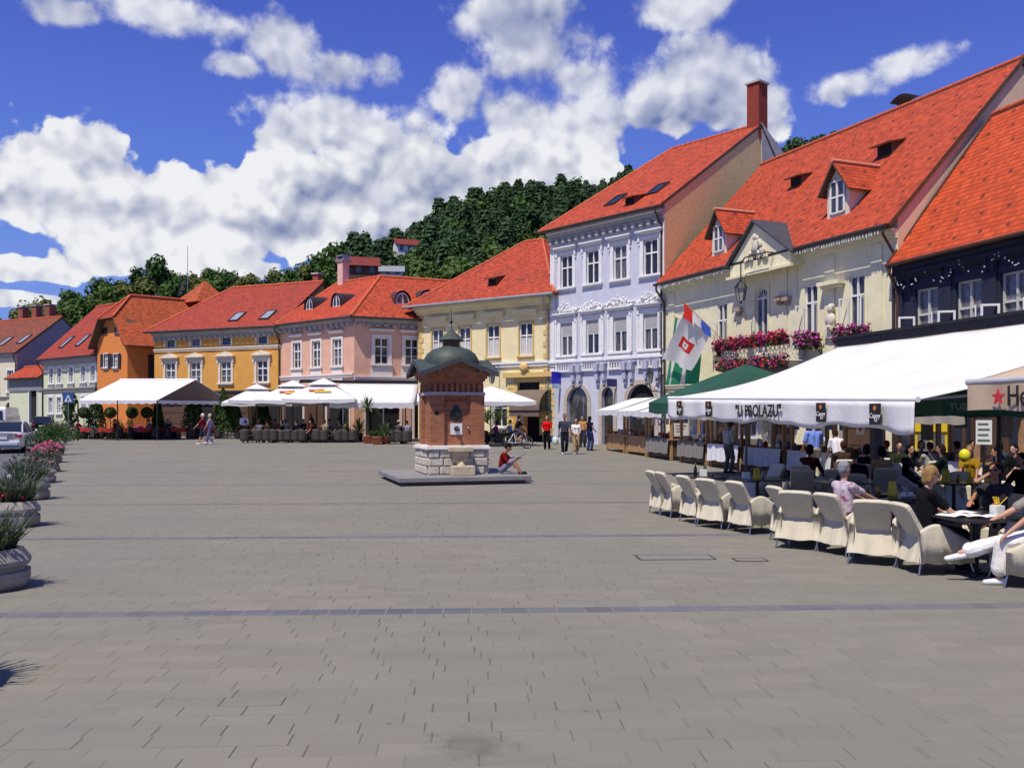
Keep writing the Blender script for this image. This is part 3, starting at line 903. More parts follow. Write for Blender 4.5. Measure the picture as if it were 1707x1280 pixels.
# ---- municipal house: cream, with balcony
CREAMW = mat('cream_stucco', (.84, .77, .51), .88, .09, 1.6, .35, 35, streak=.45)
PEACH = mat('peach_stucco', (.72, .50, .34), .88, .08, 1.5, .3, 35)
C = Bld('town_house', 'long cream town house with flower balcony, grey pediment and two gabled dormers', (.1697 * 48, 48), (.429 * 33, 33), 8.95, 16.0, 6.3)
for pl, pr, yt, yb in ((1196, 1212, 506, 588), (1341.5, 1362.5, 475, 562), (1416, 1441, 459, 556)):
    wn = wpx(C, pl, pr, yt, yb, frame=WHITE, sill=True, trans=.66, glass=GLASS, rec=.12, sillm=CREAMW)
    # casements standing open outwards
    a, b = C.u(pl), C.u(pr); x = (a + b) / 2; zt, z0 = C.z(x, yt), C.z(x, yb); hh = (zt - z0) * .62
    for sd, xe in ((-1, a), (1, b)):
        m_ = MB(); Lc = (b - a) * .5
        for q0, q1 in ((0, .06), (Lc - .06, Lc)): m_.box(xe - .02, xe + .02, -q1 - .04, -q0 - .04, z0 + .05, z0 + hh)
        for q0, q1 in ((.05, .12), (hh - .07, hh)): m_.box(xe - .019, xe + .019, -Lc - .03, -.05, z0 + q0, z0 + q1)
        sc = m_.build('open_casement', WHITE, wn)
        sc.matrix_basis = Matrix.Translation((xe, -.04, 0)) @ Matrix.Rotation(sd * .55 + (.25 if sd < 0 else 0), 4, 'Z') @ Matrix.Translation((-xe, .04, 0))
a, b = C.u(1259, 0), C.u(1280.5, 0)
xbal = (a + b) / 2
C.window(xbal, C.z(xbal, 590), b - a, C.z(xbal, 480) - C.z(xbal, 590), frame=WHITE, trans=.7, arch=(b - a) / 2, mull=1, sill=False, rec=.14, sur=CREAMW, surw=.12)
# ground floor arches
GREYST = mat('grey_stone', (.33, .31, .28), .85, .15, 5, .3)
for k, pc in enumerate((1135, 1168, 1204, 1248, 1300, 1362, 1430)):
    x = C.u(pc)
    if k % 2: C.window(x, 1.0, 1.2, 1.7, frame=WHITE, glass=GLASS2, sur=WHITE, surw=.16, arch=.35, trans=.6, bars=1)
    else: C.door(x, 1.5, 2.7, arch=.5, m_=DARK if k == 0 else WOODD, sur=GREYST, surw=.22, name='ground_floor_door')
GAB = bricks('old_plastered_brick', (.80, .54, .22), (.86, .62, .30), (.80, .58, .31), .28, .09, .02, .5, var=.3)
C.wall(CREAMW, mats=[CREAMW, PEACH])
C.roof(RED_TILE, ol=.1, orr=.1)
C.gutter(pipes=(.12, C.W - .12), x1=C.W)
C.cornice(CREAMW, h=.35, out=.3)
C.band(CREAMW, C.z(C.W / 2, 640), .2, .06)
# shallow pilasters and niches between windows
mb = MB()
for px in (1120, 1236, 1306, 1322, 1384, 1462):
    x = C.u(px); mb.box(x - .28, x + .28, -.05, -.002, 4.3, C.E - .55)
mb.build('pilaster_strips', CREAMW, C.root)
# niche with hood above and bust between the two right windows
x = C.u(1391)
nb_ = MB(); zt = C.z(x, 476)
nb_.box(x - .62, x + .62, -.38, -.002, zt, zt + .16); nb_.box(x - .52, x + .52, -.26, -.002, zt - .12, zt - .001)
nb_.box(x - .32, x + .32, -.30, -.002, C.z(x, 546) - .1, C.z(x, 546)); nb_.box(x - .22, x + .22, -.18, -.002, C.z(x, 546) - .42, C.z(x, 546) - .101)
nic = nb_.build('bust_niche', CREAMW, C.root)
bs = MB(); zb = C.z(x, 546)
bs.ell((x, -.2, zb + .28), (.27, .15, .30)); bs.ell((x, -.21, zb + .74), (.13, .14, .19)); bs.cyl((x, -.2, zb + .4), (x, -.2, zb + .66), .08, .07, 8); bs.ell((x, -.16, zb + .82), (.16, .13, .14)); bs.cyl((x, -.2, zb), (x, -.2, zb + .12), .16, .12, 10)
bs.build('stone_bust', mat('pale_stone', (.60, .54, .44), .85, .25, 8, .3), nic)
for px in (1236, 1304, 1316):
    x = C.u(px); mb = MB(); zz = C.z(x, 520 if px < 1300 else 502)
    mb.box(x - .2, x + .2, -.3, -.002, zz, zz + .2); mb.box(x - .14, x + .14, -.2, -.002, zz - .18, zz - .001); mb.build('corbel', mat('corbel_stone', (.40, .29, .22), .85), C.root)
# pediment wall with grey sheet roof
xa, xb_ = C.u(1214, -.66), C.u(1322, -.66); xm = C.u(1259, -.66); zA = C.z(xm, 371, -.66); zB = C.E - .12
mb = MB(); mb.prism([(xa + .15, zB - .5), (xb_ - .15, zB - .5), (xb_ - .15, zB), (xm, zA), (xa + .15, zB)], -.66, 1.2)
pd = mb.build('pediment', CREAMW, C.root)
r = MB(); yL = (zA - C.He) / C.tan + .2
for q, xe in ((-1, xa), (1, xb_)):
    dx = xe + q * .12
    yb2 = max((zB - C.He) / C.tan + .2, .2)
    r.slab([(dx, -.86, zB - .02), (xm, -.86, zA + .12), (xm, yL + .1, zA + .12), (dx, yb2, zB - .02)], .08, 0)
r.build('pediment_roof', mat('dark_sheet_metal', (.075, .078, .082), .5, .15, 1.5, metal=.2), pd)
m_ = MB(); m_.box(xa, xb_, -.80, -.662, zB - .62, zB - .5)
m_.build('pediment_moulding', CREAMW, pd)
m_ = MB(); rr = random.Random(3)
for k in range(34):
    tt = rr.uniform(-1, 1); m_.ell((xm + .1 + tt * .75, -.72, zB + .0 + rr.random() * 1.25 * (1 - abs(tt))), (.11, .07, .12), 6, 4)
m_.ell((xm + .1, -.76, zB + 1.0), (.12, .1, .15)); m_.ell((xm + .1, -.74, zB + .6), (.2, .1, .3))
m_.build('relief', mat('relief_stone', (.62, .57, .46), .8, .2, 8, .3), pd)
C.dormer(1397, 362, 1.25, 1.35, .85, wall=mat('dormer_plaster', (.74, .62, .48), .85, .06, 3))
C.dormer(1199, 425, 1.2, 1.3, .85, wall=MATS['dormer_plaster'])
C.hatch(1327, 312, .8, .45); C.hatch(1475, 262, .85, .5)
C.chimney(C.u(1640), 7.3, C.Hr - 1.2, 1.7, .8, .8, mat('rough_chimney', (.42, .38, .36), .9, .3, 6, .4))
mb = MB(); xq = C.u(1610)
xq = 13.9
for a in (-.35, .35):
    for b in (-.3, .3): mb.cyl((xq + a - 4.1, 7.0 + b, C.Hr - .8), (xq + a - 4.1, 7.0 + b, C.Hr + .55), .03, .03, 5)
mb.grid(8, 1, lambda i, j: (xq - 4.1 - .65 + 1.3 * i, 6.5 + j, C.Hr + .5 + .22 * math.sin(i * 3.14)), 0)
mb.build('vent_cowl', GUTTER, C.root)
# string of small white icicle lights under the gutter
mb = MB(); rr = random.Random(5); x = .3
while x < C.W - .2:
    if not xa < x < xb_:
        h = rr.uniform(.05, .16); mb.box(x - .02, x + .02, -.62, -.585, C.E - .17 - h, C.E - .15)
    x += rr.uniform(.1, .18)
mb.build('light_string', WHITE, C.root)['kind'] = 'stuff'
# balcony
x0, x1 = C.u(1200, -1.0), C.u(1316, -1.0); zb = C.z((x0 + x1) / 2, 610, -1.0)
mb = MB(); mb.box(x0, x1, -1.05, -.002, zb - .16, zb); mb.box(x0 + .1, x1 - .1, -.9, -.003, zb - .30, zb - .162)
bal = mb.build('balcony', mat('balcony_stone', (.20, .18, .17), .8, .2, 4), C.root)
rl = MB()
def railing(pa, pb):
    pa, pb = V(pa), V(pb); L = (pb - pa).length; d = (pb - pa) / L; up = V((0, 0, 1))
    rl.cyl(pa + up * .95, pb + up * .95, .03, .03, 6); rl.cyl(pa + up * .12, pb + up * .12, .022, .022, 6)
    n = max(2, round(L / .62))
    for k in range(n):
        c = pa + d * (k + .5) * L / n + up * .53; w2 = L / n / 2
        nr = d.cross(up)
        for q in (-1, 1):
            rl.torus(c + d * q * w2 * .45 + up * .16, nr, w2 * .36, .022, 12, 4); rl.torus(c + d * q * w2 * .45 - up * .2, nr, w2 * .30, .02, 12, 4)
        rl.cyl(c + d * w2 - up * .42, c + d * w2 + up * .42, .016, .016, 5); rl.torus(c, nr, .1, .02, 12, 4)
railing((x0 + .05, -1.0, zb), (x1 - .05, -1.0, zb)); railing((x0 + .05, -1.0, zb), (x0 + .05, -.05, zb)); railing((x1 - .05, -1.0, zb), (x1 - .05, -.05, zb))
rl.build('railing', WHITE, bal)
br = MB()
for x in (x0 + .4, (x0 + x1) / 2, x1 - .4): br.prismx([(-.9, zb - .301), (-.002, zb - .301), (-.002, zb - 1.2), (-.25, zb - .75)], x - .09, x + .09)
br.build('bracket', MATS['balcony_stone'], bal)
BALC = (x0, x1, zb)

PETR = mat('red_petals', (.62, .012, .07), .6, .35, 9, trans=.2); PETM = mat('magenta_petals', (.42, .02, .20), .6, .35, 9, trans=.2); PETP = mat('violet_petals', (.46, .06, .30), .6, .3, 9, trans=.2)
LEAFG = leafmat('garden_leaf', (.025, .075, .018), (.07, .14, .03)); PINK = mat('pink_petals', (.62, .08, .22), .6, .3, 9, trans=.2)


def flowerbox(B, x0, x1, y, z, label, mats, n, group=None, depth=.25, drop=.35, cat='flower box'):
    root = empty('flower_box', B.w((x0 + x1) / 2, y, z), B.ang, label, cat, group)
    L = x1 - x0
    mb = MB(); mb.box(-L / 2, L / 2, -depth / 2, depth / 2, 0, .2); mb.build('trough', WOODD, root)
    rr = random.Random(int(x0 * 50) + n)
    fol = MB(); bl = MB()
    for k in range(n * 2):
        fol.leaf((rr.uniform(-L / 2, L / 2), rr.gauss(-.05, depth * .45), .18 + rr.uniform(-drop, .25)), .16, 0, rnd=rr)
    for k in range(n * 2):
        x = rr.uniform(-L / 2 - .05, L / 2 + .05); bump = .10 * math.sin(x * 9) + .06 * math.sin(x * 23)
        bl.leaf((x, rr.gauss(-.10, depth * .5), .22 + rr.uniform(-drop * .9, .24) + bump), rr.uniform(.09, .16), 0 if rr.random() < .6 + .3 * math.sin(x * 4) else 1, nrm=(0, -.5, .5), rnd=rr)
    fol.build('foliage', LEAFG, root); bl.build('blossom', mats, root)
    return root


flowerbox(C, BALC[0], BALC[1], -1.12, BALC[2] + .8, 'long trough of red and magenta flowers along the top of the white balcony railing', [PETR, PETM], 800, drop=.16)
flowerbox(C, BALC[0], BALC[1], -1.12, BALC[2] - .12, 'lower trough of magenta flowers hanging at the foot of the balcony railing', [PETM, PETR], 230, drop=.22)
f3 = flowerbox(C, -.5, .5, 0, 0, 'short flower trough on the left side of the balcony', [PETM, PETR], 160)
f3.location = C.w(BALC[0] - .08, -.55, BALC[2] + .75); f3.rotation_euler[2] = C.ang + math.pi / 2 * -1
for pa, pb, py, lab in ((1328, 1365, 570, 'violet flower box under the open window just right of the balcony'), (1396, 1446, 560, 'violet flower box under the open window nearest the dark blue house')):
    x0, x1 = C.u(pa, -.3), C.u(pb, -.3); z = C.z((x0 + x1) / 2, py, -.3)
    fb = flowerbox(C, x0, x1, -.32, z - .1, lab, [PETP, PETM], 300, group='violet window boxes')
    m_ = MB(); L = x1 - x0
    for q in (-L * .4, L * .4): m_.tube([(q, -.05, 0), (q, .28, -.5), (q, .28, .0), (q, -.05, 0)], .018, 5)
    m_.build('bracket', IRON, fb)

# lantern on a wrought iron bracket in front of the pediment
x, z = C.uz(1235, 487, -1.1)
root = empty('wall_lantern', C.w(x, -1.1, z - .45), C.ang, 'black lantern hanging from a wrought iron bracket in front of the cream house', 'lantern')
mb = MB(); lantern(mb, (0, 0, 0), 1.25); mb.build('lamp', [IRON, LAMPG], root)
mb = MB(); mb.tube([(0, 0, 1.05), (0, 0, 1.75), (.25, .05, 1.95), (1.7, .1, 1.95), (1.7, 1.1, 1.95)], .03, 6)
for k in range(4): mb.torus((.5 + k * .33, .1, 1.85), (0, 1, 0), .1, .018, 14, 4)
mb.cyl((.25, .1, 1.75), (1.7, .1, 1.75), .02, .02, 5)
mb.build('bracket', IRON, root)

# ---- light blue house
BLUEW = mat('lilac_blue_stucco', (.57, .58, .67), .88, .09, 1.5, .3, 35, streak=.25)
SHOPST = mat('lilac_grey_stone', (.44, .44, .56), .85, .1, 3, .2)
B2 = Bld('tall_house', 'tall pale blue house with rich white stucco window frames and a tall red chimney', (.043 * 54.7, 54.7), (.1697 * 48, 48), 13.1, 19.4, 8.9, D=14)
cols = ((937, 952.4), (979.3, 997), (1025, 1043), (1075, 1094.4))
xr_ = (B2.u(1075) + B2.u(1094.4)) / 2
zu0, zu1 = B2.z(xr_, 458), B2.z(xr_, 399); zm0, zm1 = B2.z(xr_, 583), B2.z(xr_, 522)
for i, (pl, pr) in enumerate(cols):
    x = (B2.u(pl) + B2.u(pr)) / 2; ww = 1.02
    B2.window(x, zu0, ww, zu1 - zu0, sur=STUCCO_W, surw=.24, hood=.12, trans=.62, glass=GLASS, curtain=0, sillm=STUCCO_W)
    B2.window(x, zm0, ww, zm1 - zm0, sur=STUCCO_W, surw=.28, hood=.12, crest=True, blind=.36, trans=.6, glass=GLASS)
    # balustrade panel under the middle window
    m_ = MB(); zb = zm0 - .2
    m_.box(x - .85, x + .85, -.16, -.002, zb - .78, zb - .66); m_.box(x - .85, x + .85, -.13, -.002, zb - .1, zb - .002)
    for q in range(7):
        xx = x - .6 + q * .2
        m_.lathe([(.03, -.66), (.06, -.5), (.03, -.34), (.055, -.2), (.03, -.1)], 7, (xx, -.07, zb))
    for q in (-.78, .78): m_.box(x + q - .07, x + q + .07, -.14, -.002, zb - .659, zb - .101)
    for q in (-1, 1): m_.box(x + q * .86 - .07, x + q * .86 + .07, -.10, -.002, zm0 - .0, zm1 + .3)
    m_.build('balustrade', STUCCO_W, B2.root)
for pl, pr, yt, arch in ((946, 980, 645, .9), (1004, 1023, 645, .5), (1046, 1092, 640, 1.2)):
    a, b = B2.u(pl), B2.u(pr); x = (a + b) / 2; zt = B2.z(x, yt)
    B2.door(x, (b - a), zt, arch=min(arch, (b - a) / 2), m_=DARK if pr > 1050 else GLASS, sur=mat('sandstone_arch', (.50, .42, .33), .85, .15, 4, .3), surw=.25, name='arched_doorway', leaf=False)
B2.wall(BLUEW, mats=[BLUEW, GAB], hipl=1)
B2.roof(RED_TILE, ol=.2, orr=.05, hipl=2.1)
B2.gutter(pipes=(B2.W - .15,), m_=GUTTER)
B2.cornice(GREYT, h=.5, out=.42, dent=.55)
B2.band(STUCCO_W, B2.z(xr_, 601), .28, .12, name='string_course')
B2.band(STUCCO_W, B2.z(xr_, 502) - .05, .2, .07, name='string_course')
mb = MB(); zc = B2.z(xr_, 601)
for pc in (958, 969, 998, 1009, 1044, 1055, 1080, 1098):
    x = B2.u(pc); mb.box(x - .16, x + .16, -.32, -.002, zc - .45, zc - .004); mb.box(x - .13, x + .13, -.24, -.002, zc - .95, zc - .451); mb.box(x - .1, x + .1, -.14, -.002, zc - 1.2, zc - .951)
mb.build('consoles', SHOPST, B2.root)
mb = MB()
for q in (0.0, B2.W - .38):
    mb.box(q, q + .38, -.05, -.002, 3.9, B2.E - .8)
mb.build('corner_pilasters', STUCCO_W, B2.root)
B2.skylight(1027, 335, .75, 1.3, dark=True); B2.skylight(1097, 316, .75, 1.3, dark=True); B2.hatch(1050, 342, .7, .4)
x, y = B2.W - .9, B2.Dr + .2
REDCH = bricks('red_chimney_brick', (.26, .045, .03), (.30, .055, .035), (.24, .06, .045), .25, .08, .006, .2)
B2.chimney(B2.u(1259, B2.Dr), y, B2.Hr - .9, B2.z(B2.u(1259, B2.Dr), 141, B2.Dr) - B2.Hr + .9, .84, .9, REDCH)
# little parapet beside the chimney and grey rear gable
mb = MB(); mb.prismx([(B2.Dr + .05, B2.Hr - 1.8), (B2.Dr + .05, B2.Hr + .1), (B2.Dr + 2.6, B2.Hr - 1.4), (B2.Dr + 3.1, B2.Hr - 2.6), (B2.Dr + .05, B2.Hr - 3.0)], B2.W + .003, B2.W + .05)
mb.build('grey_gable_plaster', mat('grey_render', (.46, .44, .40), .9, .15, 2), B2.root)
# lantern at the right corner, blue sign, hanging sign
x, z = B2.uz(1083, 640, -.9)
root = empty('wall_lantern', B2.w(x, -.9, z), B2.ang, 'black lantern on a bracket at the right corner of the pale blue house', 'lantern')
mb = MB(); lantern(mb, (0, 0, 0), 1.0); mb.build('lamp', [IRON, LAMPG], root)
mb = MB(); mb.tube([(0, 0, -.05), (.1, 0, -.35), (.75, .2, -.45), (.95, .88, -.45)], .03, 6); mb.torus((.4, .1, -.2), (0, 1, 0), .14, .018, 14, 4); mb.build('bracket', IRON, root)
BLUESIGN = mat('blue_sign', (.02, .02, .55), .4, .05); SIGNW = mat('sign_white', (.8, .8, .8), .4, .03)
x, z = B2.uz(925, 637, -.35)
root = empty('shop_sign', B2.w(x + .15, -.35, z), B2.ang, 'square bright blue sign with a pale strip below, left end of the pale blue house', 'sign')
mb = MB(); mb.box(-.03, .03, -.4, .33, -.1, .62); mb.build('panel', BLUESIGN, root)
mb = MB(); mb.box(-.03, .03, -.4, .33, -.38, -.12); mb.build('strip', mat('pale_cyan', (.45, .62, .72), .5, .05), root)
root2 = empty('shop_sign', B2.w(B2.u(1020, -.4), -.4, B2.z(B2.u(1020, -.4), 638, -.4)), B2.ang, 'small dark blue plate sign between the two arches of the pale blue house', 'sign')
mb = MB(); mb.box(-.03, .03, -.38, .38, -.22, .22); mb.build('panel', mat('navy_sign', (.02, .03, .16), .4, .05), root2)
mb = MB(); mb.box(-.034, -.0302, -.25, .25, -.02, .06); mb.box(-.034, -.0302, -.2, .2, -.12, -.06); mb.build('lettering', SIGNW, root2)

# ---- light yellow house
YELW = mat('light_yellow_stucco', (.80, .69, .40), .88, .08, 1.5, .3, 35, streak=.28); YELT = mat('yellow_trim', (.66, .46, .16), .85, .08, 3)
B3 = Bld('corner_house', 'light yellow house with a steep weathered red hipped roof behind the well house', (-.1043 * 61, 61), (.0425 * 54.7, 54.7), 9.3, 13.9, 5.0, D=11, oh=.7)
for pl, pr in ((721, 739), (766, 783.5), (812.7, 832), (866.5, 887.6)):
    x = (B3.u(pl) + B3.u(pr)) / 2; zr = (B3.u(866.5) + B3.u(887.6)) / 2
    z0, z1 = B3.z(zr, 593), B3.z(zr, 538)
    B3.window(x, z0, 1.0, z1 - z0, sur=YELT, surw=.1, sill=True, trans=.62, curtain=.55, sillm=YELT)
    m_ = MB(); m_.box(x - .85, x + .85, -.24, -.002, z1 + .45, z1 + .72); m_.box(x - .95, x + .95, -.32, -.002, z1 + .721, z1 + .8); m_.build('window_hood', WHITE if False else YELW, B3.root)
a, b = B3.u(858), B3.u(911); x = (a + b) / 2
B3.door(x, b - a - .5, B3.z(x, 637), m_=DARK, sur=YELT, surw=.3, name='shop_entrance', leaf=False)
for pc in (735, 790, 835): B3.window(B3.u(pc), .9, 1.3, 1.9, glass=GLASS, sur=WHITE, surw=.1)
B3.wall(YELW, hipl=1, hipr=1)
B3.roof(OLD_TILE, hipl=5.3, hipr=3.93)
B3.gutter(pipes=(B3.W - .1,), m_=ZINC, r=.1)
B3.cornice(YELW, h=.45, out=.55)
B3.band(WHITE, B3.z(B3.W * .7, 612), .3, .1)
B3.quoins(YELT, 0, .5, .36, 4.0); B3.quoins(YELT, B3.W - .001, .5, .36, 4.0, side=-1)
mb = MB(); z = .4; k = 0
zt = B3.z(B3.W * .8, 632)
while z < zt - .3:      # rusticated blocks round the entrance and at the corner
    for xx in (a - .55, b - .05, B3.W - .75): mb.box(xx, xx + .55 + (.12 if k % 2 else 0), -.07, -.002, z + .02, z + .34)
    z += .36; k += 1
mb.build('rusticated_blocks', mat('bright_yellow_block', (.72, .55, .20), .85, .08, 3), B3.root)
mb = MB(); mb.box(a - .7, b + .7, -.3, -.002, zt + .1, zt + .4); mb.ell(((a + b) / 2 - .3, -.3, zt + .7), (.32, .2, .32), 10, 6); mb.build('entrance_cornice', YELT, B3.root)
B3.hatch(821, 476, .7, .45)
x, z = B3.uz(820, 634, -.8)
root = empty('wall_lantern', B3.w(x, -.8, z - .2), B3.ang, 'black lantern on the light yellow house just right of the well house roof', 'lantern')
mb = MB(); lantern(mb, (0, 0, 0), 1.1); mb.build('lamp', [IRON, LAMPG], root)
mb = MB(); mb.tube([(0, 0, .95), (0, 0, 1.15), (0, .78, 1.15)], .03, 6); mb.tube([(0, .2, 1.15), (0, .78, .7)], .02, 5); mb.build('bracket', IRON, root)

# ---- pink corner house with two faces
PINKW = mat('salmon_stucco', (.70, .40, .28), .88, .08, 1.5, .3, 35, streak=.25); PALEP = mat('pale_pink_trim', (.74, .66, .60), .85, .08, 3)
Cn = V((-10.4, 59.3))
B4 = Bld('corner_house', 'salmon pink corner house with two faces and small round-topped dormers', (-16.66, 64.9), Cn, 8.5, 12.06, 5.0, D=10)
B4b = Bld('wing', None, Cn, Cn + V((.897, .44)) * 11, 8.5, 12.06, 5.0, D=10)
for pl, pr in ((489, 501.5), (521, 534), (556, 568.7)):
    x = (B4.u(pl) + B4.u(pr)) / 2; xr2 = (B4.u(556) + B4.u(568.7)) / 2
    z0, z1 = B4.z(xr2, 610), B4.z(xr2, 565)
    B4.window(x, z0, .95, z1 - z0, sur=PALEP, surw=.18, trans=.66, bars=1)
    m_ = MB(); m_.box(x - .75, x + .75, -.2, -.002, z1 + .42, z1 + .58); m_.box(x - .62, x + .62, -.06, -.002, z0 - 1.0, z0 - .22); m_.build('window_moulding', PALEP, B4.root)
for pl, pr in ((627, 645), (677.7, 695), (722, 738)):
    x = (B4b.u(pl) + B4b.u(pr)) / 2; xr2 = (B4b.u(627) + B4b.u(645)) / 2
    z0, z1 = B4b.z(xr2, 607), B4b.z(xr2, 563)
    B4b.window(x, z0, .95, z1 - z0, sur=PALEP, surw=.22, trans=.66, bars=1)
    m_ = MB(); m_.box(x - .85, x + .85, -.2, -.002, z1 + .42, z1 + .58); m_.box(x - .75, x + .75, -.06, -.002, z0 - 1.0, z0 - .22); m_.build('window_moulding', PALEP, B4b.root)
for B_ in (B4, B4b):
    for k in range(3): B_.door(B_.W * (.18 + .31 * k), 2.4, 2.75, m_=DARK if k != 1 else WOODD, sur=PALEP, surw=.12, name='shop_front', leaf=False)  # shop openings made wide and dark, their colour standing for awning shade
    B_.wall(PINKW, sides=False)
    B_.cornice(mat('grey_pink_cornice', (.40, .36, .34), .85), h=.35, out=.4, dent=.6)
    B_.band(PALEP, B_.z(B_.W * .5, 631 if B_ is B4 else 635), .26, .1)
    o_ = V((0, 0, B_.He))
K = V((-9.58, 65.3))
# roof in the left face's own frame
inv = lambda q: V(((V((q[0], q[1])) - B4.L).dot(B4.ux), (V((q[0], q[1])) - B4.L).dot(B4.nx), q[2] - B4.z0))
n1, n2 = B4.nx, B4b.nx
oh = .55
det = n1.x * n2.y - n1.y * n2.x
ec = Cn + V(((-oh * n2.y + oh * n1.y), (-n1.x * oh + n2.x * oh))) / det
EZ, RZ = 8.5, 12.06
l0 = B4.L - n1 * oh; l1 = B4.L + n1 * 5
r0 = B4b.R - n2 * oh; r1 = B4b.R + n2 * 5
lb = B4.L + n1 * 10.55; rb = B4b.R + n2 * 10.55; kb_ = K + (K - ec)
p3 = lambda q, z: inv((q.x, q.y, z))
mb = MB()
mb.slab([p3(l0, EZ), p3(ec, EZ), p3(K, RZ), p3(l1, RZ)], .16, 0, 1)
mb.slab([p3(ec, EZ), p3(r0, EZ), p3(r1, RZ), p3(K, RZ)], .16, 2, 1)
mb.slab([p3(l1, RZ), p3(K, RZ), p3(kb_, EZ), p3(lb, EZ)], .16, 0, 1)
mb.slab([p3(K, RZ), p3(r1, RZ), p3(rb, EZ), p3(kb_, EZ)], .16, 0, 1)
mb.ridge(p3(l1, RZ), p3(K, RZ), .13, 3); mb.ridge(p3(K, RZ), p3(r1, RZ), .13, 3); mb.ridge(p3(ec, EZ), p3(K, RZ), .12, 3); mb.ridge(p3(l0, EZ), p3(l1, RZ), .1, 3)
mb.build('roof', [tiles('worn_red_tiles', (.46, .060, .020), .18, .2, .25, .6, .45, (.16, .05, .03)), WOODD, RED_TILE, RIDGE], B4.root)
mb = MB(); mb.cyl(p3(l0, EZ - .08), p3(ec, EZ - .08), .08); mb.cyl(p3(ec, EZ - .08), p3(r0, EZ - .08), .08); mb.build('gutter', GUTTER, B4.root)


def eyebrow(B, px, py, w_=.8, h=.7):
    x, y, zz = B.onroof(px, py)
    k = h / B.tan
    mb = MB(); n = 10
    arc = [(x + w_ / 2 * math.cos(i * math.pi / n), zz + h * math.sin(i * math.pi / n) ** .8) for i in range(n + 1)]
    vs = [(a, y, b) for a, b in arc] + [(a, y + (b - zz) / B.tan + .02, b) for a, b in arc]
    big = [(x + (a - x) * 1.22, y - .12, zz + (b - zz) * 1.16) for a, b in arc] + [(x + (a - x) * 1.22, y + .9 + (b - zz) / B.tan, zz + (b - zz) * 1.16 + .1) for a, b in arc]
    mb.add(big, [(i, i + 1, n + 2 + i, n + 1 + i) for i in range(n)], 1, True)
    mb.add(vs[:n + 1], [tuple(range(n + 1))[::-1]], 0)
    d = mb.build('round_dormer', [WHITE, GUTTER], B.root)
    g = MB()
    for q in (-1, 1):
        arc2 = [(x + q * .06 + q * (w_ / 2 - .16) * math.cos(i * math.pi / 2 / 5), zz + .08 + (h - .2) * math.sin(i * math.pi / 2 / 5)) for i in range(6)] + [(x + q * .06, zz + .08)]
        g.prism(arc2 if q < 0 else arc2[::-1], y - .03, y - .004)
    g.build('pane', GLASS, d)


eyebrow(B4, 516, 516, .85, .8); eyebrow(B4, 561, 511, .85, .8); eyebrow(B4b, 671, 507, 1.0, .8); eyebrow(B4b, 712, 505, 1.0, .8)
x, zz = B4.uz(567, 470, 4.6)
B4.chimney(x, 4.9, B4.Hr - .4, 1.9, .62, .62, mat('pink_chimney', (.72, .47, .38), .85, .1, 4))
mb = MB(); mb.box(x - .5, x + .5, 4.5, 5.3, B4.Hr + 1.52, B4.Hr + 1.66); mb.box(x - .42, x + .42, 4.55, 5.25, B4.Hr + 1.9, B4.Hr + 1.98)
for q in (-.35, .35): mb.box(x + q - .05, x + q + .05, 4.6, 5.2, B4.Hr + 1.661, B4.Hr + 1.899)
mb.build('chimney_cap', ZINC, B4.root)
merge(B4b, B4)

# ---- golden yellow house
GOLD = mat('golden_yellow_stucco', (.68, .335, .070), .88, .08, 1.5, .3, 35, streak=.25); IVORY = mat('ivory_trim', (.72, .64, .50), .85, .08, 3)
B5 = Bld('row_house', 'golden yellow house with ivory pedimented windows and small attic windows', (-27.7, 69.7), (-16.66, 64.9), 8.4, 12.3, 5.0, D=10)
xr5 = (B5.u(429) + B5.u(445)) / 2
for pl, pr in ((277.5, 291), (319, 333), (369, 384), (429, 445)):
    x = (B5.u(pl) + B5.u(pr)) / 2
    B5.window(x, B5.z(xr5, 637), 1.0, B5.z(xr5, 603) - B5.z(xr5, 637) + .1, sur=IVORY, surw=.2, hood=.1, ped=.35, trans=.64, bars=1)
    B5.window(x, B5.z(xr5, 574), .95, .65, sur=IVORY, surw=.14, trans=0, mull=0, sill=False)
for k in range(4): B5.door(B5.W * (.13 + .25 * k), 2.55, 2.7, m_=(WOODD, DARK)[k % 2], sur=WOODD, surw=.22, name='shop_front', leaf=k % 2 == 0)  # wide dark shop openings carry the shade under the parasols in their colour
B5.wall(GOLD, hipl=1)
B5.roof(DULL_TILE, hipl=3.3)
B5.gutter(pipes=(B5.W - .1,))
B5.cornice(mat('grey_ivory', (.45, .42, .36), .85), h=.4, out=.4, dent=.5)
B5.band(IVORY, B5.z(xr5, 581), .22, .08)
B5.band(mat('dark_fascia', (.05, .045, .045), .6), B5.z(xr5, 657), .3, .12, name='shop_fascia')
B5.skylight(396, 529, .8, 1.2); B5.skylight(447, 526, .8, 1.2)
B5.chimney(B5.W - .6, 5.2, B5.Hr - .3, .9, .5, .5, mat('brick_stack', (.30, .08, .05), .85, .2))

